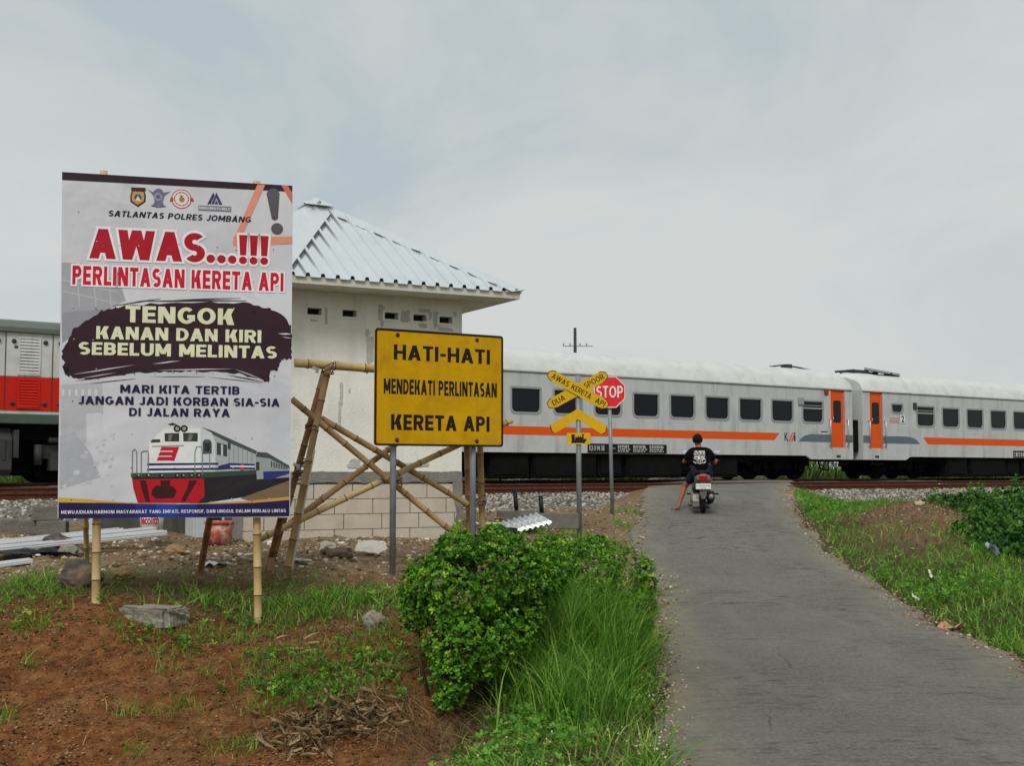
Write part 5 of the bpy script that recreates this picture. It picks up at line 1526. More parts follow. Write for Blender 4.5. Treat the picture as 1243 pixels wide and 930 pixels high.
# ================================================================== bamboo trestle behind the signs
ts = empty('bamboo_trestle', P(450,700,13.0)-Vector((0,0,.02)), 0, 'bamboo trestle of crossed poles tied together behind the yellow sign', 'bamboo frame')
iv = inv_of(ts)
def pole(a, b_, r, m=m_bam): return bl_pole(ts, 'pole', a, b_, r, m, iv)
def ext(a, b_, k): return b_ + (b_-a)*k
Y1 = 12.75
pole(P(357.5,440.5,Y1+.10), P(562,456,Y1+.75), .046, m_bamp)
a_ = P(399,444,Y1); pole(ext(P(355,640,Y1-.05), gp(345,708,Y1-.1), .0), a_, .037, m_bam)
pole(gp(326,704,Y1+.25), P(394,450,Y1+.22), .036, m_bamd)
pole(gp(322,706,Y1-.5), P(337,640,Y1-.3), .03, m_bamd)
pole(P(354,484.5,Y1-.11), P(566,660,Y1+.55), .033)
pole(P(390,508,Y1+.10), P(574,616,Y1+.82), .033)
pole(P(352,636,Y1+.17), P(482,538,Y1+.55), .034, m_bam)
pole(P(309,658,Y1-.19), P(621,510.5,Y1+.86), .034, m_bamp)
pole(gp(572,655,Y1+.92), P(563,455,Y1+.98), .036, m_bamd)
pole(gp(588,655,Y1+1.02), P(580,455,Y1+1.06), .037, m_bam)
tb_ = MB(iv)
for p, ax in ((P(398,449,Y1), 0), (P(378,517,Y1), 0), (P(362,577,Y1+.08), 0), (P(365,565,Y1+.1), 0), (P(481,586,Y1+.25), 0), (P(568,612,Y1+.85), 0), (P(583,608,Y1+.98), 0)):
    for i in range(3):
        c = p+Vector((0,0,-.03+.03*i)); ang = random.uniform(-.4,.4)
        pts = [c+Vector((math.cos(t)*.062, math.sin(t)*.062, math.sin(t+i)*.02+math.cos(t)*ang*.06)) for t in np.linspace(0, 6.28, 12)]
        tb_.tube(pts, .006, 5, 0, cap=False)
    tb_.tube([p+Vector((.03,-.06,0)), p+Vector((.07,-.09,-.01)), p+Vector((.05,-.11,-.05))], .007, 5)
tb_.build('binding', m_tieb, ts)
tw_ = MB(iv)
for p in (P(384,448,Y1-.05), P(361,565,Y1-.02)):
    tw_.cbox(p+Vector((0,-.05,0)), (.07,.012,.03), (0,.4,.3)); tw_.cbox(p+Vector((.02,-.06,-.02)), (.03,.012,.05), (.3,.2,.3))
tw_.build('binding_tape', m_tie, ts)
# pale batten leaning on the trestle
a_ = P(364,636,Y1-.02); b_ = P(378,562,Y1-.045)
g0 = gz(a_.x, a_.y)
foot = b_ + (a_-b_)*((b_.z-g0+.01)/(b_.z-a_.z))
o = MB(); dvec = (b_-foot); o.tube([foot, b_+dvec*.12], .017, 4, 0, smooth=False); bo_ = o.build('metal_batten', mat('galvanised_batten', srgb(214,216,218), .4, metal=.3), None)
tag(bo_, 'thin pale metal batten leaning against the bamboo trestle', 'batten')

# ================================================================== yellow warning sign
m_yel = mat('sign_yellow_paint', srgb(204,156,6), .6, var=.07, vscale=2.5, dirt=srgb(160,104,22), dscale=4, damt=.4, spec=.12, streak=srgb(214,168,60), samt=.35, sscale=(5,5,.8), fold=.25)
m_gal = mat('galvanised_post', srgb(136,142,144), .5, metal=.35, var=.2, vscale=6, dirt=srgb(104,100,92), dscale=8, damt=.5)
m_signblk = mat('sign_black', srgb(34,24,16), .6)
sL, sR = 12.62, 13.42
cTL, cTR, cBL, cBR = P(457,398,sL), P(612.5,409,sR), P(454,539,sL), P(609.5,544,sR)
ds = (cBR-cBL); ds.z = 0; SA = math.atan2(ds.y, ds.x); SW = ds.length
zb = (cBL.z+cBR.z)/2; zt_ = (cTL.z+cTR.z)/2; SH = zt_-zb
ys = empty('warning_sign', (cBL.x, cBL.y, gz(cBL.x, cBL.y)), SA, 'yellow HATI-HATI warning sign on two metal posts in front of the bamboo trestle', 'road sign')
z0s = zb-ys.location.z
pn = MB(); pn.prism(rrect(0, SW, z0s, z0s+SH, .03), -.012, .012); panel = pn.build('panel', m_yel, ys)
bd = MB(); bd.ring(rrect(-.004, SW+.004, z0s-.004, z0s+SH+.004, .034), rrect(.018, SW-.018, z0s+.018, z0s+SH-.018, .02), -.0155, -.011); bd.build('border', m_signblk, panel)
def sg(px, py):
    d = ray(px, py); n = Vector((-math.sin(SA), math.cos(SA), 0)); t = (cBL-Vector((0,0,EYE))).dot(n)/d.dot(n); p = Vector((0,0,EYE))+d*t-ys.location
    return p.x*math.cos(SA)+p.y*math.sin(SA), p.z
z4 = lambda X, Y: sg(320+X/3.578, 380+Y/3.578)
for body, l, r_, ht, of in (('HATI-HATI', (563,166), (981,195), 66, .22), ('MENDEKATI PERLINTASAN', (519,316), (1010,338), 66, .235), ('KERETA API', (551,470), (979,487), 68, .235)):
    tx = MB()
    a, b_ = z4(*l), z4(*r_); v = (a[1]+b_[1])/2; h = z4(l[0], l[1]-ht/2)[1]-z4(l[0], l[1]+ht/2)[1]
    put_caps(tx, body, a[0], b_[0], v-h/2, v+h/2, -.0135, 0, of, None, .11)
    tx.build('lettering', m_signblk, panel)
for px in (481, 578):
    for zf in (.055, SH-.055):
        xl = sg(px, 560)[0]; bo_ = MB(); bo_.lathe([(0,-.024),(.014,-.024),(.016,-.014),(.024,-.0135),(.024,-.012)], 10, 'y', (xl, 0, z0s+zf)); bo_.build('bolt', m_rust, ys)
sb = MB(); sb.box(.1, SW-.1, .013, .035, z0s+.15, z0s+.19); sb.box(.1, SW-.1, .013, .035, z0s+SH-.2, z0s+SH-.16); sb.build('bracket', m_gal, ys)
for px in (481, 578):
    xl = sg(px, 560)[0]
    gz_ = gz(ys.location.x+xl*math.cos(SA)-.06*math.sin(SA), ys.location.y+xl*math.sin(SA)+.06*math.cos(SA))-ys.location.z
    q = MB(); q.tube([(xl, .07, gz_-.2), (xl, .07, z0s+SH-.05)], .033, 14); q.build('post', m_gal, ys)

# ================================================================== crossing signs
def pole_sign(name, px, py_b, px_t, py_t, Y, label, cat, r=.03):
    pb = P(px, py_b, Y); g = gz(pb.x, pb.y); pt = P(px_t, py_t, Y)
    o = empty(name, (pb.x, pb.y, g), 0, label, cat)
    q = MB(); q.tube([(0,0,-.2), (pt.x-pb.x, 0, pt.z-g)], r, 14); q.lathe([(0,.0),(r*1.05,0),(r*1.05,.012),(0,.02)], 14, 'z', (pt.x-pb.x,0,pt.z-g))
    q.build('post', m_gal, o)
    return o
YX = 20.3
xs_ = pole_sign('crossing_sign', 703.5, 652, 701.5, 455, YX, 'yellow level crossing sign with crossed AWAS KERETA API boards', 'crossing sign', .042)
def at_x(px, py, Y, o, yl):
    d = ray(px, py); Yp = o.location.y+yl; p = Vector((0,0,EYE))+d*(Yp/d.y)-o.location; return p.x, p.z
m_yel2 = mat('crossing_sign_yellow', srgb(216,172,10), .6, var=.06, vscale=3, dirt=srgb(180,130,40), dscale=6, damt=.3)
z5 = lambda X, Y, yl=-.06: at_x(600+X/3.875, 400+Y/3.875, YX, xs_, yl)
def board(a, b_, wd, y, txts, name='board'):
    a = Vector((a[0], a[1])); b_ = Vector((b_[0], b_[1])); d = (b_-a); Ln = d.length; d /= Ln; n = Vector((-d.y, d.x))
    xf = Matrix(((d.x,0,n.x,a.x),(0,1,0,y),(d.y,0,n.y,a.y),(0,0,0,1)))
    h = wd/2; e = .07
    mb = MB(xf); mb.prism([(0,-h*.45),(e,-h),(Ln-e,-h),(Ln,-h*.45),(Ln,h*.45),(Ln-e,h),(e,h),(0,h*.45)], -.006, .006)
    o = mb.build(name, m_yel2, xs_)
    t = MB(xf); e0_ = e
    for s in (0, 1):
        f = (lambda x: x) if s == 0 else (lambda x: Ln-x)
        for p0, p1 in (((e*1.6,-h),(e,-h)), ((e,-h),(0,-h*.45)), ((0,-h*.45),(0,h*.45)), ((0,h*.45),(e,h)), ((e,h),(e*1.6,h))):
            dx, dz = p1[0]-p0[0], p1[1]-p0[1]; L0 = math.hypot(dx, dz); w = .011
            nx_, nz_ = -dz/L0*w, dx/L0*w
            # inner side
            if nx_*(.5-p0[0])+nz_*(0-p0[1]) < 0: nx_, nz_ = -nx_, -nz_
            t.add([(f(p0[0]),-.0075,p0[1]),(f(p1[0]),-.0075,p1[1]),(f(p1[0]+nx_),-.0075,p1[1]+nz_),(f(p0[0]+nx_),-.0075,p0[1]+nz_)], [(0,1,2,3)])
    t.build('edge_mark', m_signblk, o)
    for body, f0, f1 in txts:
        t = MB(xf); put_caps(t, body, Ln*f0, Ln*f1, -h*.5, h*.5, -.0085, 0, .15, None, .12)
        t.build('lettering', m_signblk, o)
    return o
board(z5(252,360,-.05), z5(530,210,-.05), .175, -.05, [('DUA', .08, .28), ('SPOOR', .62, .94)])
board(z5(253,205,-.068), z5(534,362,-.068), .175, -.068, [('AWAS', .07, .35), ('KERETA', .40, .72), ('API', .80, .95)])
# chevron
aL, aT, aR = z5(272,470,-.05), z5(393,398,-.05), z5(520,474,-.05)
ch = MB()
def off(a, b_, w):
    dx, dz = b_[0]-a[0], b_[1]-a[1]; L0 = math.hypot(dx, dz); return (-dz/L0*w, dx/L0*w)
w = .08
n1_, n2_ = off(aL, aT, w), off(aT, aR, w)
mid = ((n1_[0]+n2_[0])*.62, (n1_[1]+n2_[1])*.62)
poly = [(aL[0]-n1_[0]*.4-.02,aL[1]-n1_[1]*.4-.02), (aL[0]-n1_[0],aL[1]-n1_[1]), (aT[0]-mid[0],aT[1]-mid[1]), (aR[0]-n2_[0],aR[1]-n2_[1]), (aR[0]+.03-n2_[0]*.3,aR[1]-.02-n2_[1]*.3), (aR[0]+n2_[0],aR[1]+n2_[1]), (aT[0]+mid[0],aT[1]+mid[1]), (aL[0]+n1_[0],aL[1]+n1_[1])]
ch.prism(poly, -.056, -.044); cho = ch.build('chevron_board', m_yel2, xs_)
el = MB()
for seq in ([poly[7], poly[0], poly[1]], [poly[3], poly[4], poly[5]]):
    for p0, p1 in zip(seq[:-1], seq[1:]):
        o_ = off(p0, p1, .012); el.add([(p0[0],-.0575,p0[1]),(p1[0],-.0575,p1[1]),(p1[0]+o_[0],-.0575,p1[1]+o_[1]),(p0[0]+o_[0],-.0575,p0[1]+o_[1])], [(0,1,2,3)])
el.build('edge_mark', m_signblk, cho)
# small pictogram plate
pa, pb = z5(341,541,-.05), z5(451,487,-.05)
pp = MB(); pp.box(pa[0], pb[0], -.056, -.046, pa[1], pb[1]); ppo = pp.build('pictogram_plate', m_yel2, xs_)
pc = MB(); u = lambda f: pa[0]+(pb[0]-pa[0])*f; v = lambda f: pa[1]+(pb[1]-pa[1])*f
for a, b_, c, d in ((.22,.80,.34,.42),(.2,.34,.42,.8),(.18,.36,.78,.86),(.36,.66,.42,.62),(.66,.72,.42,.82),(.64,.74,.80,.88),(.46,.52,.6,.72),(.56,.62,.6,.72),(.74,.84,.3,.48)):
    pc.box(u(a), u(b_), -.0575, -.0563, v(c), v(d))
for i in range(5): pc.lathe([(0,-.0575),(.026,-.0575),(.026,-.0563)], 12, 'y', (u(.26+.115*i), 0, v(.24)))
pc.build('train_pictogram', m_signblk, ppo)
# stop sign
YS = 23.7
st_ = pole_sign('stop_sign', 743.5, 617, 739.5, 470, YS, 'red octagonal STOP sign on a leaning grey pole beside the road', 'stop sign', .035)
cx_, cz_ = at_x(740, 476, YS, st_, -.06); ro = .325
octo = lambda r: [(cx_+r*math.cos(R(22.5+45*i)), cz_+r*math.sin(R(22.5+45*i))) for i in range(8)]
m_red = mat('stop_sign_red', srgb(222,42,54), .45, var=.03)
so_ = MB(); so_.prism(octo(ro), -.06, -.048); plate = so_.build('octagon_plate', m_red, st_)
so_ = MB(); so_.ring(octo(ro-.005), octo(ro-.022), -.0635, -.0595); so_.build('border', m_white, plate)
so_ = MB(); put_caps(so_, 'STOP', cx_-.25, cx_+.25, cz_-.105, cz_+.115, -.0625, 0, .17, None, .11); so_.build('lettering', m_white, plate)
# ================================================================== scooter
pb = P(853.5, 624, 23.9)
SCX, SCY = pb.x, pb.y
SCZ = rdz(SCX, SCY)
HEAD = -R(7.0)
sc_ = empty('motor_scooter', (SCX, SCY, SCZ), HEAD, 'grey motor scooter with white number plate, stopped on the road before the train', 'scooter')
m_tyre = mat('tyre_rubber', srgb(28,28,28), .85)
m_sgrey = mat('scooter_grey_paint', srgb(92,94,95), .35, spec=.5)
m_sblk = mat('scooter_black_plastic', srgb(26,26,28), .45)
m_seat = mat('seat_vinyl', srgb(22,22,24), .6)
m_alu = mat('cast_aluminium', srgb(140,138,132), .5, metal=.5, var=.2, vscale=12)
m_tail = mat('tail_light_lens', srgb(158,14,22), .25)
m_mirror = mat('mirror_glass', srgb(215,220,224), .12, metal=1.0)
def wheel(yc, r, w, parent):
    mb = MB(); prof = []
    for i in range(11):
        a = math.pi*i/10; prof.append((r-w*.55+w*.55*math.sin(a), -w/2*math.cos(a)))
    mb.lathe([(r-w*.9,-w*.42)]+prof+[(r-w*.9,w*.42)], 32, 'x', (0,yc,r)); o = mb.build('wheel', m_tyre, parent)
    mb = MB(); mb.lathe([(r-w*.88,-w*.35),(r-w*1.05,-w*.2),(r-w*1.05,w*.2),(r-w*.88,w*.35)], 32, 'x', (0,yc,r)); mb.lathe([(0,-.05),(.04,-.05),(.04,.05),(0,.05)], 14, 'x', (0,yc,r))
    for i in range(5):
        a = 6.283*i/5; mb.tube([(0,yc+.03*math.cos(a),r+.03*math.sin(a)),(0,yc+(r-w)*math.cos(a),r+(r-w)*math.sin(a))], .014, 6)
    mb.build('rim', m_alu, o)
wheel(0, .275, .10, sc_); wheel(1.26, .275, .085, sc_)
def loft(secs, n=14):
    """sections (y, z centre, half width, half height, power)."""
    V = []; F = []
    for y, z, hw, hh, xo in secs:
        for k in range(n):
            t = 2*math.pi*k/n; c, s = math.cos(t), math.sin(t)
            V.append((xo+hw*math.copysign(abs(c)**.7, c), y, z+hh*math.copysign(abs(s)**.7, s)))
    for i in range(len(secs)-1):
        for k in range(n): F.append((i*n+k, i*n+(k+1)%n, (i+1)*n+(k+1)%n, (i+1)*n+k))
    F += [tuple(reversed(range(n))), tuple((len(secs)-1)*n+k for k in range(n))]
    mb = MB(); mb.add(V, F, 0, True); return mb
loft([(-.34,.665,.05,.05,0),(-.28,.66,.105,.085,0),(-.1,.64,.145,.10,0),(.15,.62,.16,.11,0),(.42,.55,.165,.14,0),(.52,.48,.15,.13,0)]).build('tail_fairing', m_sgrey, sc_)
loft([(-.16,.755,.06,.018,0),(-.1,.765,.11,.03,0),(.1,.775,.13,.04,0),(.35,.755,.14,.045,0),(.55,.735,.12,.05,0),(.72,.70,.08,.04,0)]).build('seat', m_seat, sc_)
mb = MB(); mb.tube([(-.11,.02,.75),(-.12,-.2,.77),(-.08,-.31,.79),(.08,-.31,.79),(.12,-.2,.77),(.11,.02,.75)], .014, 8); mb.build('grab_rail', m_sblk, sc_)
mb = MB(); mb.prism([(-.07,.72),(.07,.72),(.055,.62),(.02,.595),(-.02,.595),(-.055,.62)], -.365, -.3); mb.build('tail_light', m_tail, sc_, .012)
for s in (-1, 1):
    mb = MB(); mb.prism([(s*.078,.71),(s*.125,.69),(s*.105,.63),(s*.068,.625)], -.335, -.27); mb.build('indicator', mat('indicator_lens', srgb(120,110,100), .25), sc_, .008)
mb = MB(); mb.box(-.14, .14, -.365, -.358, .455, .56); pl_ = mb.build('number_plate', m_white, sc_, .004)
mb = MB(); rr = random.Random(4)
x = -.12
for i in range(9):
    if i in (1, 6): x += .012
    mb.box(x, x+.006, -.3675, -.366, .50, .54); mb.box(x, x+.018, -.3675, -.366, rr.choice((.534,.517,.50)), rr.choice((.534,.517,.50))+.006) if False else mb.box(x+.006, x+.018, -.3675, -.366, .517, .523)
    x += .0255
for i in range(5): mb.box(-.05+.02*i, -.037+.02*i, -.3675, -.366, .468, .482)
mb.build('plate_marks', pm((120,120,122)), pl_)
mb = MB(); mb.prism([(-.075,.46),(.075,.46),(.06,.34),(.03,.27),(-.03,.27),(-.06,.34)], -.32, -.30); mb.prism([(-.05,.6),(.05,.6),(.05,.45),(-.05,.45)], -.34, -.30); mb.build('mudguard', m_sgrey, sc_, .006)
# engine, drive case, exhaust, pegs
mb = MB(); mb.prism([(-.18,.12),(.2,.09),(.5,.14),(.62,.28),(.5,.42),(.1,.42),(-.12,.36),(-.2,.24)], -.20, -.07, 0, 'x'); mb.lathe([(0,-.23),(.08,-.23),(.11,-.2),(.11,-.15)], 18, 'x', (0,.02,.27)); mb.lathe([(0,-.235),(.07,-.235),(.1,-.2),(.1,-.15)], 18, 'x', (0,.42,.26))
for i in range(5): mb.box(-.215, -.07, .1+.05*i, .12+.05*i, .2, .38)
mb.build('engine', m_alu, sc_, .012)
mb = MB(); mb.tube([(.05,.55,.2),(.12,.4,.16),(.13,.15,.22)], .02, 10); mb.tube([(.135,.15,.22),(.14,.05,.24),(.145,-.28,.31),(.145,-.33,.32)], [.05,.068,.07,.055], 16); mb.build('exhaust', m_sblk, sc_)
mb = MB(); mb.lathe([(0,-.0),(.03,0),(.045,.01),(.045,.02)], 16, 'y', (.145,-.345,.322)); mb.build('exhaust_tip', m_alu, sc_)
mb = MB(); mb.box(.06,.2,-.18,-.05,.33,.42); mb.box(-.19,-.03,-.1,.3,.42,.5); mb.tube([(-.05,.0,.275),(-.05,.5,.3)], .03, 8); mb.tube([(.06,.0,.275),(.06,.3,.5)], .025, 8); mb.build('air_box', m_sblk, sc_, .02)
for s in (-1, 1):
    mb = MB(); mb.tube([(s*.15,.25,.36),(s*.3,.22,.36)], .016, 8); mb.build('footpeg', m_sblk, sc_)
mb = MB(); mb.tube([(-.14,.35,.16),(-.24,.2,.13),(-.27,.12,.16)], .012, 6); mb.tube([(-.05,.3,.15),(-.12,.1,.10),(.12,.1,.10),(.05,.3,.15)], .012, 6); mb.build('stand', m_sblk, sc_)
# floorboard, leg shield, fork, handlebar
mb = MB(); mb.box(-.17, .17, .5, .95, .26, .32); mb.build('floorboard', m_sblk, sc_, .02)
mb = MB(); mb.prism([(.9,.3),(1.0,.28),(1.12,.55),(1.08,.9),(1.0,.96),(1.0,.55)], -.19, .19, 0, 'x'); mb.build('leg_shield', m_sgrey, sc_, .03)
mb = MB()
for s in (-1, 1): mb.tube([(s*.075,1.26,.275),(s*.075,1.08,.72)], .018, 8)
mb.tube([(0,1.1,.65),(0,.97,.98)], .025, 8); mb.build('fork', m_sblk, sc_)
mb = MB(); mb.prism([(1.0,.52),(1.1,.60),(1.32,.60),(1.52,.48),(1.3,.55),(1.1,.53)], -.055, .055, 0, 'x'); mb.build('front_mudguard', m_sgrey, sc_, .01)
mb = MB(); mb.tube([(-.34,.86,1.0),(-.22,.9,.985),(-.1,.96,.97),(.1,.96,.97),(.22,.9,.985),(.34,.86,1.0)], .014, 8); mb.prism([(-.13,.92),(.13,.92),(.11,1.03),(-.11,1.03)], .92, 1.06)
hb_ = mb.build('handlebar', m_sblk, sc_, .01)
mb = MB()
for s in (-1, 1): mb.tube([(s*.23,.895,.988),(s*.35,.857,1.002)], .02, 10)
mb.build('grip', m_tyre, hb_)
mb = MB(); mb.lathe([(0,.03),(.07,.02),(.085,-.02),(.085,-.06)], 18, 'y', (0,1.08,.95)); mb.build('headlight', mat('headlight_lens', srgb(210,215,215), .1), sc_)
for s in (-1, 1):
    mb = MB(); mb.tube([(s*.2,.9,.99),(s*.26,.91,1.1),(s*.3,.9,1.15)], .007, 6)
    mb.add([(s*.31+a*.062, .905+b*.005, 1.175+b*.036) for a, b in [(math.cos(t), math.sin(t)) for t in np.linspace(0, 5.9, 14)]]+[(s*.31+a*.05, .935+b*.005, 1.175+b*.03) for a, b in [(math.cos(t), math.sin(t)) for t in np.linspace(0, 5.9, 14)]],
           [tuple(range(14, 28))]+[(i, (i+1)%14, 14+(i+1)%14, 14+i) for i in range(14)])
    mo = mb.build('mirror', m_sblk, sc_)
    g = MB(); g.add([(s*.31+math.cos(t)*.058, .9035+math.sin(t)*.0045, 1.175+math.sin(t)*.033) for t in np.linspace(0, 5.9, 14)], [tuple(range(14))]); g.build('mirror_glass', m_mirror, mo)

# ================================================================== rider
pr_ = empty('person', (SCX, SCY, SCZ), HEAD, 'person in black printed T-shirt and dark shorts sitting on the scooter', 'person')
m_skin = mat('brown_skin', srgb(150,98,70), .55, var=.06, vscale=8)
m_shirt = mat('black_cotton', srgb(14,14,17), .95, var=.15, vscale=10, bump=.4, bscale=14, spec=.1)
m_shorts = mat('dark_navy_shorts', srgb(28,32,48), .9, var=.15, vscale=10, bump=.4, bscale=14, spec=.2)
m_hair = mat('black_hair', srgb(8,8,8), .75, bump=.6, bscale=60, spec=.2)
J = []; Ed = []
def j(co, r, par=None):
    J.append((co, r)); 
    if par is not None: Ed.append((par, len(J)-1))
    return len(J)-1
pel = j((-.02,.38,.84), (.13,.10)); sp = j((-.03,.37,1.0), (.115,.085), pel); chs = j((-.04,.40,1.14), (.115,.08), sp)
nb_ = j((-.055,.43,1.235), (.065,.06), chs); nk = j((-.067,.445,1.285), (.05,.05), nb_); jw = j((-.078,.465,1.335), (.066,.078), nk); hd = j((-.08,.462,1.40), (.075,.092), jw); tp = j((-.08,.458,1.455), (.052,.062), hd)
hands = []
for s, sh, el, wr, gr in ((-1, (-.20,.42,1.175), (-.345,.56,.97), (-.315,.80,1.015), (-.305,.862,1.012)), (1, (.125,.42,1.175), (.255,.56,.955), (.275,.79,1.0), (.285,.858,1.01))):
    a = j(sh, (.05,.05), chs); m_ = j(tuple((Vector(sh)+Vector(el))/2), (.047,.047), a); e = j(el, (.04,.04), m_); f = j(tuple(Vector(el).lerp(Vector(wr), .35)), (.039,.039), e); w = j(wr, (.026,.03), f); p = j(gr, (.042,.018), w)
    hands.append((s, Vector(wr), Vector(gr)))
for s, hp, kn, an, toe, heel in ((-1, (-.11,.42,.80), (-.33,.60,.50), (-.468,.44,.085), (-.575,.54,.035), (-.46,.40,.04)), (1, (.075,.42,.80), (.165,.80,.70), (.135,.70,.40), (.15,.86,.345), (.13,.665,.35))):
    a = j(hp, (.09,.09), pel); m_ = j(tuple((Vector(hp)+Vector(kn))/2), (.078,.078), a); k = j(kn, (.056,.056), m_); c_ = j(tuple(Vector(kn).lerp(Vector(an), .32)), (.056,.056), k); c2_ = j(tuple(Vector(kn).lerp(Vector(an), .7)), (.036,.036), c_); n_ = j(an, (.032,.034), c2_)
    j(tuple((Vector(an)+Vector(toe))/2+Vector((0,0,-.012))), (.034,.024), n_); j(toe, (.04,.014), len(J)-1)
body = skin_body(J, Ed, 'body', m_skin, pr_, 2)
# hands: four unequal fingers closed round each grip and a thumb from the side of the palm
for s, wr, gr in hands:
    mats_ = m_skin
    JJ = []; EE = []
    base = gr
    JJ.append((tuple(wr), (.024,.026))); JJ.append((tuple((wr+gr)/2), (.034,.02))); JJ.append((tuple(gr), (.038,.018))); EE += [(0,1),(1,2)]
    for i, (dx, ln) in enumerate(((-.034,.9),(-.011,1.0),(.012,.95),(.034,.78))):
        a0 = gr+Vector((dx,.016,.006)); pts = [a0, a0+Vector((0,.03*ln,-.008)), a0+Vector((0,.034*ln,-.036*ln)), a0+Vector((0,.012,-.05*ln))]
        b0 = len(JJ)
        for q, p in enumerate(pts): JJ.append((tuple(p), (.0095-.001*q,)*2)); EE.append((b0+q-1 if q else 2, b0+q))
    b0 = len(JJ); t0 = gr+Vector((-s*.038,-.02,-.004))
    for q, p in enumerate((t0, t0+Vector((-s*.016,.022,-.014)), t0+Vector((-s*.008,.045,-.028)))): JJ.append((tuple(p), (.011-.001*q,)*2)); EE.append((b0+q-1 if q else 1, b0+q))
    skin_body(JJ, EE, 'hand', m_skin, body, 1)
# face and ears
mb = MB()
mb.tube([(-.08,.545,1.40),(-.08,.565,1.372),(-.08,.552,1.362)], [.008,.015,.010], 8)
for s in (-1, 1):
    mb.add([(-.08+s*(.078+.012*math.sin(t)), .455+.018*math.cos(t)-.01, 1.385+.032*math.sin(t)) for t in np.linspace(0, 5.7, 12)]+[(-.08+s*.066, .46, 1.385)], [(i, (i+1)%12, 12) for i in range(12)])
mb.build('ear', m_skin, body)
mb = MB()
for s in (-1, 1): mb.lathe([(0,.012),(.009,.008),(.011,0)], 10, 'y', (-.08+s*.03,.538,1.402))
mb.build('eye', m_white, body)
mb = MB(); mb.box(-.102,-.058,.538,.546,1.332,1.341); mb.build('mouth', pm((120,66,58)), body)
# hair: cropped cap over skull
V = []; F = []; n, mr = 20, 9
for i in range(mr+1):
    ph = i/mr*2.15
    for k in range(n):
        t = 2*math.pi*k/n; r_ = 1+.04*float(fbm(np.array([math.cos(t)*3+i]), np.array([math.sin(t)*3]), 8, 2)[0])
        fy = math.sin(t)
        zz = math.cos(ph); lim = zz if fy < .35 else max(zz, .22)
        V.append((-.08+.098*math.sin(ph)*math.cos(t)*r_, .452+.118*math.sin(ph)*fy*r_, 1.405+.112*lim*r_))
for i in range(mr):
    for k in range(n): F.append((i*n+k, i*n+(k+1)%n, (i+1)*n+(k+1)%n, (i+1)*n+k))
mb = MB(); mb.add(V, F, 0, True); mb.build('hair', m_hair, pr_)
# T-shirt
J2 = [((-.02,.385,.74), (.185,.155)), ((-.03,.375,.95), (.165,.13)), ((-.04,.39,1.10), (.17,.12)), ((-.05,.41,1.19), (.15,.10)), ((-.057,.432,1.25), (.085,.078)),
      ((-.19,.42,1.165), (.10,.10)), ((-.265,.48,1.075), (.085,.085)), ((-.31,.52,1.02), (.078,.078)), ((.115,.42,1.165), (.10,.10)), ((.188,.48,1.07), (.085,.085)), ((.23,.52,1.01), (.078,.078)), ((-.125,.415,1.18), (.105,.10)), ((.04,.415,1.18), (.105,.10))]
shirt = skin_body(J2, [(0,1),(1,2),(2,3),(3,4),(3,11),(11,5),(5,6),(6,7),(3,12),(12,8),(8,9),(9,10)], 't_shirt', m_shirt, pr_, 2)
J3 = [((-.02,.39,.82), (.165,.135)), ((-.11,.42,.79), (.12,.115)), ((-.21,.50,.665), (.105,.1)), ((-.285,.56,.56), (.088,.085)), ((.08,.42,.79), (.12,.115)), ((.12,.6,.75), (.105,.1)), ((.15,.74,.715), (.09,.085))]
skin_body(J3, [(0,1),(1,2),(2,3),(0,4),(4,5),(5,6)], 'shorts', m_shorts, pr_, 2)
# print on the back of the shirt, wrapped on its surface
from mathutils.bvhtree import BVHTree
bvh = BVHTree.FromPolygons([v.co.copy() for v in shirt.data.vertices], [tuple(p.vertices) for p in shirt.data.polygons])
mb = MB(); st_w = .0065
def pr_mask(u, v):
    # u 0..1 across, v 0..1 from top
    if v < .68:
        if abs(v-.36) < .022 or (.0 < v < .05 and (u < .06 or u > .9)): return False
        row = 0 if v < .36 else 1
        cu_ = (u*4.0+row*.35) % 1
        nz_ = float(fbm(np.array([u*9.]), np.array([v*11.]), 91, 2)[0])
        return abs(nz_) > .10 and not (u < .05+.05*math.sin(v*20) or u > .95-.05*math.sin(v*17))
    w = v-.68
    for c in (.36, .66):
        d = math.hypot((u-c)*1.25, (w-.13)*1.0)
        if .085 < d < .135: return True
    if abs(w-.27) < .025 and .44 < u < .6: return True
    if (u < .22 and abs(w-.12-(u*.6)) < .05) or (u > .80 and abs(w-.12-((1-u)*.6)) < .05): return True
    return False
for iu in range(42):
    for iv_ in range(46):
        u, v = (iu+.5)/42, (iv_+.5)/46
        if not pr_mask(u, v): continue
        q = []
        for du, dv_ in ((0,1),(1,1),(1,0),(0,0)):
            x = -.165+.235*(iu+du)/42; z = 1.185-.26*(iv_+dv_)/46
            hit = bvh.ray_cast(Vector((x,-.5,z)), Vector((0,1,0)))
            if hit[0] is None: break
            q.append((x, hit[0].y-.004, z))
        if len(q) == 4: mb.add(q, [(0,1,2,3)])
mb.build('shirt_print', pm((216,214,212)), shirt)
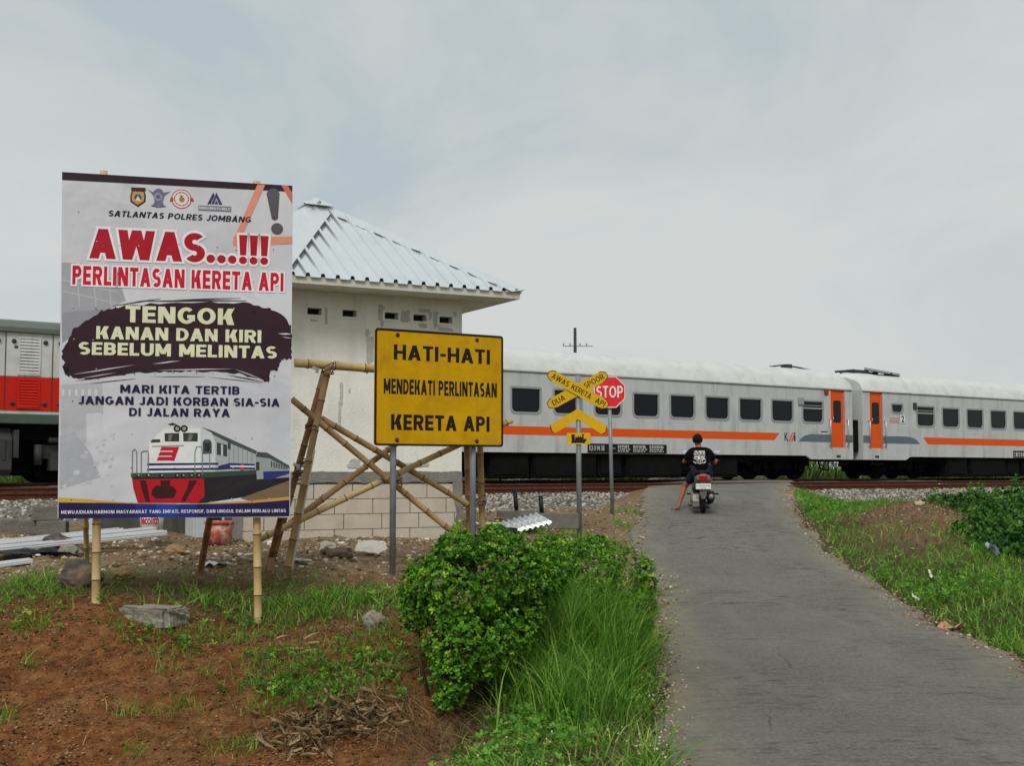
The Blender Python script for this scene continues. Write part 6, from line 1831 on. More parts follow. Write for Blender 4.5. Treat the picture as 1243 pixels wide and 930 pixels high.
# sandals
for (toe, heel, zt) in (((-.585,.555), (-.44,.405), .0), ((.15,.86), (.13,.64), .318)):
    a, b_ = Vector((*heel, 0)), Vector((*toe, 0)); d = (b_-a).normalized(); n_ = Vector((-d.y, d.x, 0)); L0 = (b_-a).length+.05
    prof = [(-.02,.0),(-.015,.032),(.08,.034),(.18,.045),(L0-.04,.04),(L0,.0)]
    poly = [a+d*x+n_*w for x, w in prof] + [a+d*x-n_*w for x, w in reversed(prof[1:-1])]
    mb = MB(); mb.prism([(p.x, p.y) for p in poly], zt+.002, zt+.018, 0, 'z')
    c0 = a+d*(L0*.72)
    mb.tube([c0+n_*.045+Vector((0,0,zt+.015)), c0+n_*.03+Vector((0,0,zt+.058)), c0-n_*.03+Vector((0,0,zt+.058)), c0-n_*.045+Vector((0,0,zt+.015))], .011, 6)
    mb.build('sandal', mat('brown_sandal', srgb(70,44,34), .7), pr_)
# ================================================================== vegetation
m_hedge = mat_leaf('hedge_leaf', srgb(36,76,16), srgb(90,146,28), srgb(172,208,56), .2)
m_hedge2 = mat_leaf('creeper_leaf', srgb(34,72,26), srgb(62,112,36), srgb(112,156,58), .3)
m_weed = mat_leaf('weed_leaf', srgb(58,108,32), srgb(100,156,46), srgb(160,196,78), .35)
m_grass = mat_leaf('grass_blade', srgb(50,98,24), srgb(108,162,46), srgb(190,206,108), .4, .5)
m_dry = mat_leaf('dry_straw', srgb(84,66,44), srgb(128,106,74), srgb(176,152,112), .15, .8)
m_stem = mat('woody_stem', srgb(74,60,46), .9, var=.3, vscale=20)

def shrub(name, base, lobes, label, cat, n, leafsize, group=None, mats=m_hedge, nleaf=6, stems=9, sprigs=20, stem_r=.014, shell=.72, seed=3):
    """lobes given in world coordinates."""
    o = empty(name, base, 0, label, cat, group)
    lo_ = [(np.array(c)-np.array(base), r) for c, r in lobes]
    p, a = crown_points(lo_, n, shell, seed)
    hole = fbm(p[:,0]*4.5+seed, p[:,2]*4.5+p[:,1]*3, seed+5, 3) > (-.36 if leafsize < .05 else -.5)      # thin places where the twigs show
    p, a = p[hole], a[hole]
    # free shoots above the clipped outline
    sp_p = []; sp_a = []
    for i in range(sprigs):
        c, r = lo_[RNG.integers(len(lo_))]
        d = np.array([RNG.normal(0,.45), RNG.normal(0,.45), 1.0]); d /= np.linalg.norm(d)
        s0 = np.array(c)+d*np.array(r)*.95
        for k in range(RNG.integers(2, 5)):
            sp_p.append(s0+np.array([d[0]*.2,d[1]*.2,1])*k*leafsize*.8); sp_a.append([d[0]*.3,d[1]*.3,1])
    if sp_p:
        sp_a = np.array(sp_a); sp_a /= np.linalg.norm(sp_a, axis=1, keepdims=True)
        p = np.concatenate([p, np.array(sp_p)]); a = np.concatenate([a, sp_a])
    g = ground_z(p[:,0]+base[0], p[:,1]+base[1])-base[2]
    k = p[:,2] > g+.02; p, a = p[k], a[k]
    V, F, ro = leaf_geo(p, a, nleaf, leafsize*RNG.uniform(.6, 1.35, len(p)))
    tint = np.clip(RNG.normal(.36, .24, len(p)), 0, 1); tint[len(p)-len(sp_p):] = RNG.uniform(.5, 1, len(sp_p))
    np_mesh('foliage', V, F, mats, parent=o, tint=np.clip(tint[ro]+RNG.normal(0,.06,len(ro)), 0, 1))
    mb = MB()
    for i in range(stems):
        c, r = lo_[i % len(lo_)]
        b0 = Vector((random.uniform(-.18,.18)+c[0]*.55, random.uniform(-.12,.12)+c[1]*.55, 0))
        b0.z = gz(b0.x+base[0], b0.y+base[1])-base[2]-.05
        e = Vector(c)+Vector((random.uniform(-.6,.6)*r[0], random.uniform(-.6,.6)*r[1], random.uniform(-.2,.6)*r[2]))
        m_ = b0.lerp(e, .5)+Vector((random.uniform(-.06,.06), random.uniform(-.06,.06), 0))
        mb.tube([b0, m_, e], [stem_r, stem_r*.8, stem_r*.35], 6)
        for k in range(3):
            s = m_.lerp(e, random.random()); mb.tube([s, s+Vector((random.uniform(-.2,.2), random.uniform(-.2,.2), random.uniform(.05,.25)))*r[0]*1.3], [stem_r*.5, stem_r*.2], 5)
    mb.build('stem', m_stem, o)
    return o
def Lb(px, py, Y, rx, ry, rz): p = P(px, py, Y); return ((p.x, p.y, p.z), (rx, ry, rz))
b_ = P(590, 865, 9.5)
shrub('hedge_shrub', (b_.x, b_.y, gz0(b_.x, b_.y)), [Lb(560,715,9.45,.36,.36,.34), Lb(610,695,9.75,.34,.38,.30), Lb(640,708,10.0,.24,.36,.27), Lb(570,780,9.3,.34,.28,.28), Lb(615,765,9.6,.24,.26,.22), Lb(520,715,9.7,.22,.3,.22), Lb(555,668,9.6,.16,.2,.14), Lb(600,660,9.9,.15,.2,.13), Lb(505,745,9.6,.12,.16,.14), Lb(640,745,9.7,.13,.16,.14), Lb(668,690,10.6,.2,.3,.2), Lb(548,825,9.15,.15,.14,.17), Lb(540,850,9.1,.08,.08,.08)],
      'big clipped green shrub in front of the yellow sign posts', 'shrub', 9500, .0305, 'hedge beside the road', stems=30, sprigs=46)
b_ = P(720, 760, 11.6)
shrub('hedge_shrub', (b_.x, b_.y, gz0(b_.x, b_.y)), [Lb(705,700,11.9,.38,.45,.32), Lb(672,688,12.2,.32,.45,.32), Lb(750,702,12.2,.30,.35,.30), Lb(725,690,12.2,.3,.4,.3), Lb(715,740,11.4,.34,.35,.28)],
      'smaller green shrub rising out of the long verge grass', 'shrub', 5600, .031, 'hedge beside the road', stems=10, sprigs=34, seed=8)
b_ = P(778, 770, 11.2)
shrub('hedge_shrub', (b_.x, b_.y, gz0(b_.x, b_.y)), [Lb(778,740,11.2,.14,.2,.26), Lb(785,710,11.2,.09,.12,.2), Lb(770,770,11.0,.12,.2,.2)],
      'thin straggly shrub leaning over the road edge', 'shrub', 420, .038, 'hedge beside the road', stems=5, sprigs=10, seed=12, shell=.3)
# dark creepers over the bank on the far verge
for px, py, Y, lob, lab, sd_ in ((1165, 640, 25, [(1145,618,27,.5,.6,.3),(1180,622,26.5,.6,.6,.4),(1190,640,25,.6,.6,.42),(1215,620,26.5,.6,.6,.4)], 'dark leafy creeper spilling over the brown bank', 21),
                                 (1218, 672, 19.8, [(1188,650,20.8,.42,.5,.34),(1215,640,21.2,.5,.6,.45),(1240,652,20.2,.45,.5,.48),(1232,672,19.0,.42,.4,.36),(1205,664,19.8,.35,.35,.28)], 'low dark bush below the creeper on the grassy bank', 22),
                                 (1240, 640, 25, [(1240,615,26,.4,.5,.45),(1262,630,25,.7,.7,.6),(1240,645,25,.4,.5,.4)], 'tall dark bush at the edge of the ballast', 23)):
    b_ = P(px, py, Y)
    shrub('low_bush', (b_.x, b_.y, gz0(b_.x, b_.y)), [Lb(*l) for l in lob], lab, 'bush', 1300, .085, 'bushes on the railway bank', m_hedge2, 6, 8, 18, .012, .6, sd_)

# plants beyond the train, seen under it
m_far = mat_leaf('field_plant_leaf', srgb(62,92,40), srgb(92,124,56), srgb(150,170,96), .4)
for i, (L, q, n_, s_, h_, lab) in enumerate([(Lpx(988), 5.2, 60, .42, .5, 'bright green tall plant seen in the gap between the coaches'), (Lpx(650), 7.0, 150, .28, .4, 'green bush seen under the train beside the guard house'),
                                      (Lpx(810), 7.4, 150, .28, .4, 'green bush seen under the train left of the rider'), (Lpx(880)+.5, 8, 150, .28, .4, 'green bush seen under the train right of the rider'),
                                      (Lpx(1200), 7.5, 150, .28, .35, 'green bush seen under the second coach')]):
    p = track_pt(L, q); g = gz0(p.x, p.y)
    o = empty('field_plant', (p.x, p.y, g), 0, lab, 'plant', 'plants beyond the train')
    w = .5 if i == 0 else 1.6
    pts = np.stack([RNG.normal(0, w*.5, n_), RNG.normal(0, .3, n_), RNG.uniform(.05, h_*1.3, n_)], -1)
    ax = np.stack([RNG.normal(0, .35, n_), RNG.normal(0, .35, n_), np.ones(n_)], -1); ax /= np.linalg.norm(ax, axis=1, keepdims=True)
    V, F, ro = leaf_geo(pts, ax, 6, s_, .55 if i == 0 else .9)
    np_mesh('foliage', V, F, m_far, parent=o, tint=np.repeat(RNG.uniform(.1, .9, n_), 36)[:len(V)])
    mb = MB()
    for k in range(12): x, y = random.gauss(0, w*.5), random.gauss(0, .3); mb.tube([(x, y, -.05), (x, y, h_)], .012, 5)
    mb.build('stem', m_stem, o)

# ------------------------------------------------------------------ grass
def field(n, x0, x1, y0, y1, dens):
    x = RNG.uniform(x0, x1, n); y = RNG.uniform(y0, y1, n)
    k = RNG.uniform(0, 1, n) < dens(x, y); x, y = x[k], y[k]
    return np.stack([x, y, ground_z(x, y)], -1)
patch = lambda x, y, s, sd, a, b: sstep(a, b, fbm(x*s, y*s, sd, 4))
def lb_rel(x, y): return road_l(y)-x
def verge_d(x, y):
    d = lb_rel(x, y)
    lim = np.interp(y, [6, 7.5, 9, 10.5, 12, 13.2], [1.5, 1.25, 1.05, 1.0, .9, .5])
    return sstep(-.06, .05, d+.12*fbm(y*2, x*2, 61, 3))*sstep(lim+.15, lim-.1, d)
def tz(n, *a): return np.clip(RNG.normal(.45, .2, n), 0, 1)
G = field(26000, -1.0, 2.2, 6.2, 13.3, lambda x, y: verge_d(x, y)*(.35+.65*patch(x, y, 2.4, 66, -.2, .15)))
hh = .08+.14*RNG.uniform(0,1,len(G))**1.5 + .10*sstep(-.1,.5,fbm(G[:,0]*2, G[:,1]*2, 63, 3))
tag(blades('verge_grass', G, hh, RNG.uniform(.005,.013,len(G)), m_grass, .7, tint=np.clip(RNG.normal(.42,.28,len(G)),0,1), droop=1.0), kind='stuff')
def tuft_d(x, y):
    d = 0
    for px, py, Y, r in ((705,770,10.6,.40),(740,765,10.9,.30),(705,780,10.2,.36),(680,825,9.3,.30),(722,760,10.7,.34),(745,770,10.5,.28),(665,820,9.6,.2),(765,800,9.9,.26),(700,860,8.8,.2)):
        p = P(px, py, Y); d = d + np.exp(-((x-p.x)**2+((y-p.y)*.7)**2)/r**2)
    return np.clip(d, 0, 1)
G = field(12000, -.6, 1.4, 8.2, 12.0, tuft_d)
G = G[lb_rel(G[:,0], G[:,1]) > .2]
tag(blades('long_grass', G, RNG.uniform(.3,.62,len(G))*(1+.75*sstep(9.5,10.5,G[:,1])), RNG.uniform(.006,.014,len(G)), m_grass, .22, tint=np.clip(RNG.normal(.36,.26,len(G)),0,1), segs=4, droop=.8), kind='stuff')
# crest of the bank
def crest_d(x, y):
    yc = 11.7-.10*np.maximum(-1.6-x, 0)*0 + .1*np.sin(x*2.1)
    return np.exp(-((y-yc)/.45)**2)*(.08+.92*patch(x, y, 1.1, 65, -.25, .25))*(x < -.75)*(x > -8)
G = field(26000, -7.5, -.6, 10.6, 13.0, crest_d)
tag(blades('bank_grass', G, RNG.uniform(.05,.14,len(G))*(.6+.8*patch(G[:,0],G[:,1],1.3,67,-.2,.3)), RNG.uniform(.006,.012,len(G)), m_grass, .7, tint=np.clip(RNG.normal(.45,.26,len(G)),0,1), droop=.9), kind='stuff')
# scattered tufts on the red bank
cs = []
for px, py, Y, r, n in ((45,770,10.7,.1,90),(160,775,10.7,.16,150),(210,790,10.4,.12,90),(330,740,11.4,.2,200),(315,800,10.3,.12,120),(370,830,9.9,.22,420),(345,850,9.7,.2,260),(400,850,9.6,.2,260),(440,800,10.3,.25,200),(470,820,9.9,.25,200),
                        (160,870,9.5,.10,70),(215,870,9.5,.1,80),(160,915,9.0,.07,50),(270,915,8.95,.1,60),(300,912,8.95,.08,60),(30,760,10.8,.08,60),(35,815,10.1,.05,40),(5,880,9.4,.07,50),(455,790,10.4,.2,150),(500,740,11.0,.25,220),(240,760,10.9,.12,120),(290,765,10.9,.1,90),(360,790,10.4,.15,90),(250,820,10.1,.05,30),(120,700,12.0,.3,160),(205,815,10.1,.06,40)):
    p = P(px, py, Y); cs.append(np.stack([RNG.normal(p.x, r, n), RNG.normal(p.y, r*.9, n)], -1))
cs = np.concatenate(cs); G = np.c_[cs, ground_z(cs[:,0], cs[:,1])]
tag(blades('bank_tufts', G, RNG.uniform(.05,.16,len(G)), RNG.uniform(.004,.008,len(G)), m_grass, .55, tint=np.clip(RNG.normal(.45,.25,len(G)),0,1), droop=.9), kind='stuff')
# tufts near the crossing sign, at the road edge and in the ballast margin
cs = []
for px, py, Y, r, n in ((725,656,20.2,.28,700),(700,660,20,.2,200),(760,610,24.5,.2,90),(755,628,22.5,.15,80),(640,645,18.5,.3,60),(1000,600,31,.6,200)):
    p = P(px, py, Y); cs.append(np.stack([RNG.normal(p.x, r, n), RNG.normal(p.y, r*.8, n)], -1))
cs = np.concatenate(cs); G = np.c_[cs, ground_z(cs[:,0], cs[:,1])]
tag(blades('roadside_tufts', G, RNG.uniform(.08,.26,len(G)), RNG.uniform(.006,.012,len(G)), m_grass, .45, tint=tz(len(G)), droop=.8), kind='stuff')
# far verge
hpb = P(1105, 640, 25.2)
def right_d(x, y):
    q = q_of(x, y); d = x-road_r(y)
    br = spoil(x, y)*np.exp(.9*fbm(x*.9, y*.9, 71, 3))*.95
    return sstep(.0, .25, d+.15*fbm(x*2, y*2, 72, 3))*sstep(-6.3, -7.6, q+.8*fbm(x*.7, y*.7, 73, 3))*np.clip(1-br*2.1, 0, 1)*(.45+.55*patch(x, y, .8, 74, -.3, .2))
G = field(150000, 4, 14, 10.0, 33, right_d)
dist = np.hypot(G[:,0], G[:,1])
tag(blades('far_verge_grass', G, RNG.uniform(.06,.17,len(G)), RNG.uniform(.008,.02,len(G)), m_grass, .6, tint=np.clip(RNG.normal(.46,.25,len(G))+.15*fbm(G[:,0]*.8,G[:,1]*.8,75,3),0,1), segs=2, droop=.8), kind='stuff')
W0 = field(42000, 4.5, 14, 10.0, 30, lambda x, y: right_d(x, y)*patch(x, y, .55, 76, -.35, .3))
ax = np.stack([RNG.normal(0,.3,len(W0)), RNG.normal(0,.3,len(W0)), np.ones(len(W0))], -1); ax /= np.linalg.norm(ax, axis=1, keepdims=True)
W0[:,2] += RNG.uniform(.02, .16, len(W0))
V, F, ro = leaf_geo(W0, ax, 4, RNG.uniform(.035,.085,len(W0)), 1.0, wid=.8)
tag(np_mesh('verge_weeds', V, F, m_weed, tint=np.clip(RNG.normal(.4,.22,len(W0)),0,1)[ro]), kind='stuff')
W1 = field(9000, -.5, 2.0, 6.5, 12, lambda x, y: verge_d(x, y)*patch(x, y, 1.2, 77, -.05, .3)*.5)
ax = np.stack([RNG.normal(0,.3,len(W1)), RNG.normal(0,.3,len(W1)), np.ones(len(W1))], -1); ax /= np.linalg.norm(ax, axis=1, keepdims=True)
W1[:,2] += RNG.uniform(.02,.16,len(W1)); V, F, ro = leaf_geo(W1, ax, 5, RNG.uniform(.03,.055,len(W1)), 1.0)
tag(np_mesh('verge_leaves', V, F, m_weed, tint=np.clip(RNG.normal(.45,.2,len(W1)),0,1)[ro]), kind='stuff')
# dry stalks
cs = []
for px, py, Y, r, n in ((540,900,8.7,.25,260),(500,880,9.0,.3,200),(440,760,10.9,.3,160),(560,870,9.2,.3,160),(250,790,10.5,.5,120),(420,870,9.4,.35,200),(650,680,17,.3,50),(1050,660,24,.8,150),(1120,690,22,.6,150)):
    p = P(px, py, Y); cs.append(np.stack([RNG.normal(p.x, r, n), RNG.normal(p.y, r*.8, n)], -1))
cs = np.concatenate(cs); G = np.c_[cs, ground_z(cs[:,0], cs[:,1])]
tag(blades('dry_stalks', G, RNG.uniform(.05,.2,len(G)), RNG.uniform(.003,.008,len(G)), m_dry, 1.4, tint=np.clip(RNG.normal(.45,.25,len(G)),0,1), droop=1.0), kind='stuff')
# heap of dry husks at the foot of the bank
n = 460
c = P(385, 905, 9.0); x = RNG.normal(c.x, .2, n); y = RNG.normal(c.y+.1, .16, n)
c = P(445, 890, 9.1); x[330:] = RNG.normal(c.x, .09, 130); y[330:] = RNG.normal(c.y, .12, 130)
p = np.stack([x, y, ground_z(x, y)+RNG.uniform(.005,.07,n)], -1)
ax = RNG.normal(size=(n,3))*np.array([1,1,.25]); ax /= np.linalg.norm(ax, axis=1, keepdims=True)
V, F, ro = leaf_geo(p, ax, 2, RNG.uniform(.06,.18,n), .4, wid=.32)
tag(np_mesh('husk_litter', V*1.0, F, m_dry, tint=np.clip(RNG.normal(.5,.3,n),0,1)[ro]), kind='stuff')

# ------------------------------------------------------------------ loose stones and clods
m_rub = mat_stone('rubble_stone', [srgb(88,70,50), srgb(122,100,74), srgb(138,116,88), srgb(150,130,102), srgb(166,148,122), srgb(206,196,178)])
m_clod = mat_stone('soil_clod', [srgb(54,34,22), srgb(84,56,34), srgb(104,72,46), srgb(116,82,52), srgb(126,92,60), srgb(140,106,72), srgb(168,138,106)])
x = RNG.uniform(-8, -.0, 15000); y = RNG.uniform(12.3, 17.2, 15000); k = RNG.uniform(0,1,15000) < .35+.65*patch(x, y, 1.0, 81, -.2, .3)
x, y = x[k], y[k]; bx_l = (x-BX)*BC+(y-BY)*BS; by_l = -(x-BX)*BS+(y-BY)*BC; k = ~((bx_l > -.1) & (by_l > -.05)); x, y = x[k], y[k]
sz = .007+.036*RNG.uniform(0,1,len(x))**5
tag(stones('rubble', np.stack([x, y, ground_z(x, y)+sz*.2], -1), sz, m_rub), kind='stuff')
x = RNG.uniform(-4.6, .3, 34000); y = RNG.uniform(7.6, 11.4, 34000); sz = .005+.015*RNG.uniform(0,1,34000)**3
k = (RNG.uniform(0,1,34000) < .4+.6*patch(x, y, 1.5, 82, -.2, .3)) & (lb_rel(x, y) > 1.2); x, y, sz = x[k], y[k], sz[k]
tag(stones('soil_clods', np.stack([x, y, ground_z(x, y)+sz*.25], -1), sz, m_clod), kind='stuff')
x = RNG.uniform(-1, 2.6, 2600); y = RNG.uniform(15.5, 26.5, 2600); sz = .012+.035*RNG.uniform(0,1,2600)**3; k = lb_rel(x, y) > -.25; x, y, sz = x[k], y[k], sz[k]
zz = np.where(lb_rel(x, y) < 0, road_z(y)+.01, ground_z(x, y))
tag(stones('gravel_litter', np.stack([x, y, zz+sz*.25], -1), sz, m_rub), kind='stuff')
yy = RNG.uniform(9, 33, 4000); x = road_r(yy)+RNG.normal(.02,.16,4000); sz = .006+.022*RNG.uniform(0,1,4000)**3
zz = np.where(x < road_r(yy), road_z(yy)+.004, ground_z(x, yy)); tag(stones('edge_grit', np.stack([x, yy, zz+sz*.2], -1), sz, m_rub), kind='stuff')

# ================================================================== things lying about
def rock(name, px, py, Y, size, m, label, cat='rock', seed=1, sub=2, rough=.22, rz=0, sink=.25, group=None, box=False):
    import bmesh
    bm = bmesh.new()
    if box:
        bmesh.ops.create_cube(bm, size=1.7); bmesh.ops.bevel(bm, geom=bm.edges[:], offset=.16, segments=2, affect='EDGES'); bmesh.ops.subdivide_edges(bm, edges=bm.edges[:], cuts=5, use_grid_fill=True)
    else: bmesh.ops.create_icosphere(bm, subdivisions=sub+1, radius=1)
    co = np.array([v.co[:] for v in bm.verts])
    d = 1+rough*fbm(co[:,0]*1.3+seed*5, co[:,1]*1.3+co[:,2]*1.7, seed, 4)+.7*rough*fbm(co[:,2]*3.5+seed, co[:,0]*3+co[:,1]*2.1, seed+3, 5)+.25*rough*np.round(2*fbm(co[:,0]*2+seed, co[:,2]*2+co[:,1], seed+9, 2))
    co = co*d[:,None]*np.array(size)/2
    for v, c in zip(bm.verts, co): v.co = c
    me = bpy.data.meshes.new(name); bm.to_mesh(me); bm.free(); me.materials.append(m)
    o = bpy.data.objects.new(name, me); COL.objects.link(o); p = P(px, py, Y); o.location = (p.x, p.y, gz(p.x, p.y)+size[2]/2-size[2]*sink); o.rotation_euler = (0,0,rz)
    tag(o, label, cat, group); return o
m_conc = mat('broken_concrete', srgb(142,136,124), .95, var=.3, vscale=18, bump=1.0, bscale=26, dirt=srgb(100,92,80), dscale=7, damt=.6)
m_grock = mat('grey_rock', srgb(88,82,76), .9, var=.35, vscale=6, bump=.8, bscale=14, dirt=srgb(150,122,92), dscale=2.5, damt=.7)
rock('concrete_slab', 187, 750, 11.0, (.62,.40,.20), m_conc, 'flat broken slab of grey concrete lying in the grass under the banner', 'slab', 4, 3, .13, R(-22), .38, box=True)
rock('rock', 97, 710, 11.75, (.36,.3,.34), m_grock, 'dark boulder beside the foot of the pale bamboo banner post', 'rock', 6, 2, .4, .3)
rock('rock', 152, 690, 12.1, (.22,.2,.14), mat('tan_rock', srgb(150,122,88), .9, var=.2, vscale=6, bump=.6), 'tan stone just behind the pale bamboo banner post', 'rock', 9, 2, .35, .9)
rock('rock', 452, 768, 10.85, (.19,.14,.17), m_conc, 'pale grey stone on the bare soil beside the big clipped shrub', 'rock', 12, 2, .4, .5, .15)
rock('rock', 413, 678, 14.0, (.28,.22,.16), mat('brown_rock', srgb(112,92,76), .9, var=.3, vscale=6, bump=.7), 'brown lump topped with white mortar in front of the block wall', 'rock', 15, 2, .3, .2)
rock('rock', 398, 672, 14.15, (.22,.16,.14), mat('white_mortar_lump', srgb(202,198,188), .9, var=.08, bump=.5), 'white lump of mortar against the brown rock', 'rock', 16, 2, .4, 1.1, .0)
rock('rock', 213, 668, 14.5, (.24,.2,.15), mat('tan_rock', (0,0,0)), 'rounded tan stone on the rubble below the white bucket', 'rock', 17, 2, .3)
rock('rock', 71, 668, 14.2, (.42,.34,.28), m_grock, 'dark brown rock under the stacked metal channels', 'rock', 18, 2, .35)
rock('rock', 85, 675, 13.6, (.26,.2,.2), m_conc, 'small grey rock in front of the metal channels', 'rock', 19, 2, .4)
rock('rock', 665, 690, 16.2, (.2,.16,.14), m_conc, 'small stone just behind the big clipped shrub', 'rock', 25, 2, .4)
# pale sheets of scrap on the rubble
def scrap(px, py, Y, pts, m, label, cat, h=.012, lift=.02, rz=0, tilt=(0,0), crumple=.02, name='scrap_sheet', sd_=1):
    p = P(px, py, Y); n = 14
    import bmesh
    bm = bmesh.new(); vs = [bm.verts.new((a,b,0)) for a,b in pts]; f = bm.faces.new(vs)
    bmesh.ops.triangulate(bm, faces=[f]); bmesh.ops.subdivide_edges(bm, edges=bm.edges[:], cuts=4, use_grid_fill=True)
    for v in bm.verts: v.co.z = crumple*float(fbm(np.array([v.co.x*9+sd_]), np.array([v.co.y*9]), sd_, 3)[0])*2
    me = bpy.data.meshes.new(name); bm.to_mesh(me); bm.free(); me.materials.append(m)
    o = bpy.data.objects.new(name, me); COL.objects.link(o); o.location = (p.x, p.y, gz(p.x, p.y)+lift); o.rotation_euler = (tilt[0], tilt[1], rz)
    s = o.modifiers.new('Solid', 'SOLIDIFY'); s.thickness = h; tag(o, label, cat); return o
m_paper = mat('pale_board', srgb(214,210,198), .8, var=.08, vscale=8, dirt=srgb(160,148,128), dscale=6)
m_plastic = mat('white_plastic_film', srgb(216,218,216), .35, var=.05)
m_rag = mat('faded_pink_rag', srgb(186,134,112), .9, var=.3, vscale=14)
scrap(449, 672, 14.2, [(-.16,-.1),(.12,-.14),(.2,.03),(.02,.16),(-.14,.1)], m_paper, 'broken piece of white board leaning on the earth before the block wall', 'board', tilt=(R(28),R(8)), lift=.1)
scrap(262, 695, 12.9, [(-.2,-.04),(.05,-.08),(.22,-.02),(.1,.08),(-.12,.08)], m_plastic, 'crumpled white plastic sheet beside the dark bamboo prop', 'plastic sheet', .004, .03, crumple=.05)
scrap(363, 687, 13.1, [(-.12,-.05),(.14,-.05),(.12,.05),(-.14,.06)], m_paper, 'small flat white board at the foot of the metal batten', 'board', lift=.05)
scrap(764, 679, 17.6, [(-.12,-.1),(.1,-.14),(.16,.02),(.02,.1),(-.14,.1)], m_rag, 'crumpled pinkish rag lying on the road edge', 'rag', .01, .06, crumple=.09)
scrap(718, 660, 19.6, [(-.22,-.04),(.2,-.06),(.2,.05),(-.2,.08)], m_paper, 'pale flat scrap at the foot of the crossing sign', 'scrap', lift=.05, crumple=.03)
scrap(690, 637, 21.0, [(-.2,-.05),(.2,-.04),(.24,.02),(-.2,.05)], mat('pale_plank', srgb(190,170,140), .8, var=.15), 'short broken plank on the gravel behind the crossing sign', 'plank', .02, .03, R(-20))
scrap(1103, 731, 15.5, [(-.12,-.05),(.12,-.07),(.14,.04),(-.1,.06)], m_paper, 'flat piece of tan cardboard at the far road edge', 'cardboard', .004, .03)
scrap(1112, 722, 15.9, [(-.06,-.05),(.05,-.06),(.08,.04),(-.04,.06)], m_paper, 'crumpled white bag in the grass by the cardboard', 'plastic bag', .004, .08, crumple=.12)
scrap(1135, 712, 16.8, [(-.06,-.05),(.07,-.05),(.06,.05),(-.07,.05)], m_paper, 'torn pale wrapper tangled in the weeds', 'wrapper', .004, .08, crumple=.12, sd_=4)
scrap(1152, 766, 13.7, [(-.16,-.05),(.1,-.1),(.18,.0),(-.05,.1)], m_rag, 'faded pink scrap of packaging on the road shoulder', 'packaging', .004, .04, crumple=.06, sd_=5)
scrap(1205, 686, 18.3, [(-.09,-.06),(.09,-.06),(.08,.07),(-.08,.06)], mat('bluish_film', srgb(150,168,182), .45), 'bluish plastic bag caught below the dark bushes', 'plastic bag', .004, .2, crumple=.14, sd_=6)
scrap(1116, 630, 26, [(-.1,-.06),(.1,-.06),(.1,.06),(-.09,.07)], mat('pale_plank', (0,0,0)), 'tan scrap lying on the bare brown bank', 'scrap', .01, .06, crumple=.06, sd_=7)
# small litter nobody would count
n = 330
x = np.concatenate([RNG.uniform(-7.5,-.4,150), RNG.uniform(.2,2.4,70), RNG.normal(2.1,.22,110)]); y = np.concatenate([RNG.uniform(12.3,17,150), RNG.uniform(16.5,24,70), RNG.uniform(16.5,21.5,110)])
k = ~(((x-BX)*BC+(y-BY)*BS > -.1) & (-(x-BX)*BS+(y-BY)*BC > -.05)); x, y = x[k], y[k]; n = len(x)
zz = np.where(lb_rel(x, y) < 0, road_z(y)+.02, ground_z(x, y)+.012)
ax = np.stack([RNG.normal(0,.3,n), RNG.normal(0,.3,n), np.ones(n)], -1); ax /= np.linalg.norm(ax, axis=1, keepdims=True)
V, F, ro = leaf_geo(np.stack([x, y, zz], -1), ax, 1, RNG.uniform(.015,.06,n), 1.45)
tag(np_mesh('paper_litter', V, F, m_paper), kind='stuff')

# stacked metal channels on the debris at the far side of the banner
m_chan = mat('galvanised_channel', srgb(222,226,230), .4, metal=.25, var=.06, vscale=3)
def channel(p0, p1, w, h, label, lift, group='metal channels on the rubble'):
    p0 = Vector(p0); p1 = Vector(p1); d = p1-p0; L = d.length
    o = empty('metal_channel', p0, 0, label, 'metal channel', group); o.rotation_euler = d.to_track_quat('X', 'Z').to_euler()
    mb = MB(); mb.prism([(0,0),(w,0),(w,h),(w-.004,h),(w-.004,.004),(.004,.004),(.004,h),(0,h)], 0, L, 0, 'x')
    for k in (.25,.5,.75): mb.box(0, L, w*k-.006, w*k+.006, .004, .014)
    for k in (.3,.7): mb.box(0, L, -.006, 0, h*k-.004, h*k+.004)
    mb.build('channel_profile', m_chan, o); return o
channel(P(-60,676,13.4), P(203,650,14.6), .14, .06, 'longest bright metal channel on top of the stack by the banner', 0)
channel(P(-70,672,13.7), P(190,646,14.9), .14, .06, 'metal channel lying just behind the longest one', 0)
channel(P(-50,668,14.0), P(150,647,15.2), .14, .06, 'rear metal channel of the stack, partly hidden', 0)
channel(P(-60,697,12.8), P(40,684,13.2), .16, .05, 'short bright metal channel lying low by the grass', 0)
for (px, py, Y) in ((5,672,13.8),(60,668,14.2)):
    pass
scrap(45, 680, 13.6, [(-.6,-.12),(.4,-.16),(.55,.1),(-.5,.16)], mat('black_plastic_film', srgb(22,22,24), .4), 'black plastic sheet under the metal channels', 'plastic sheet', .004, .06, crumple=.05, sd_=9)
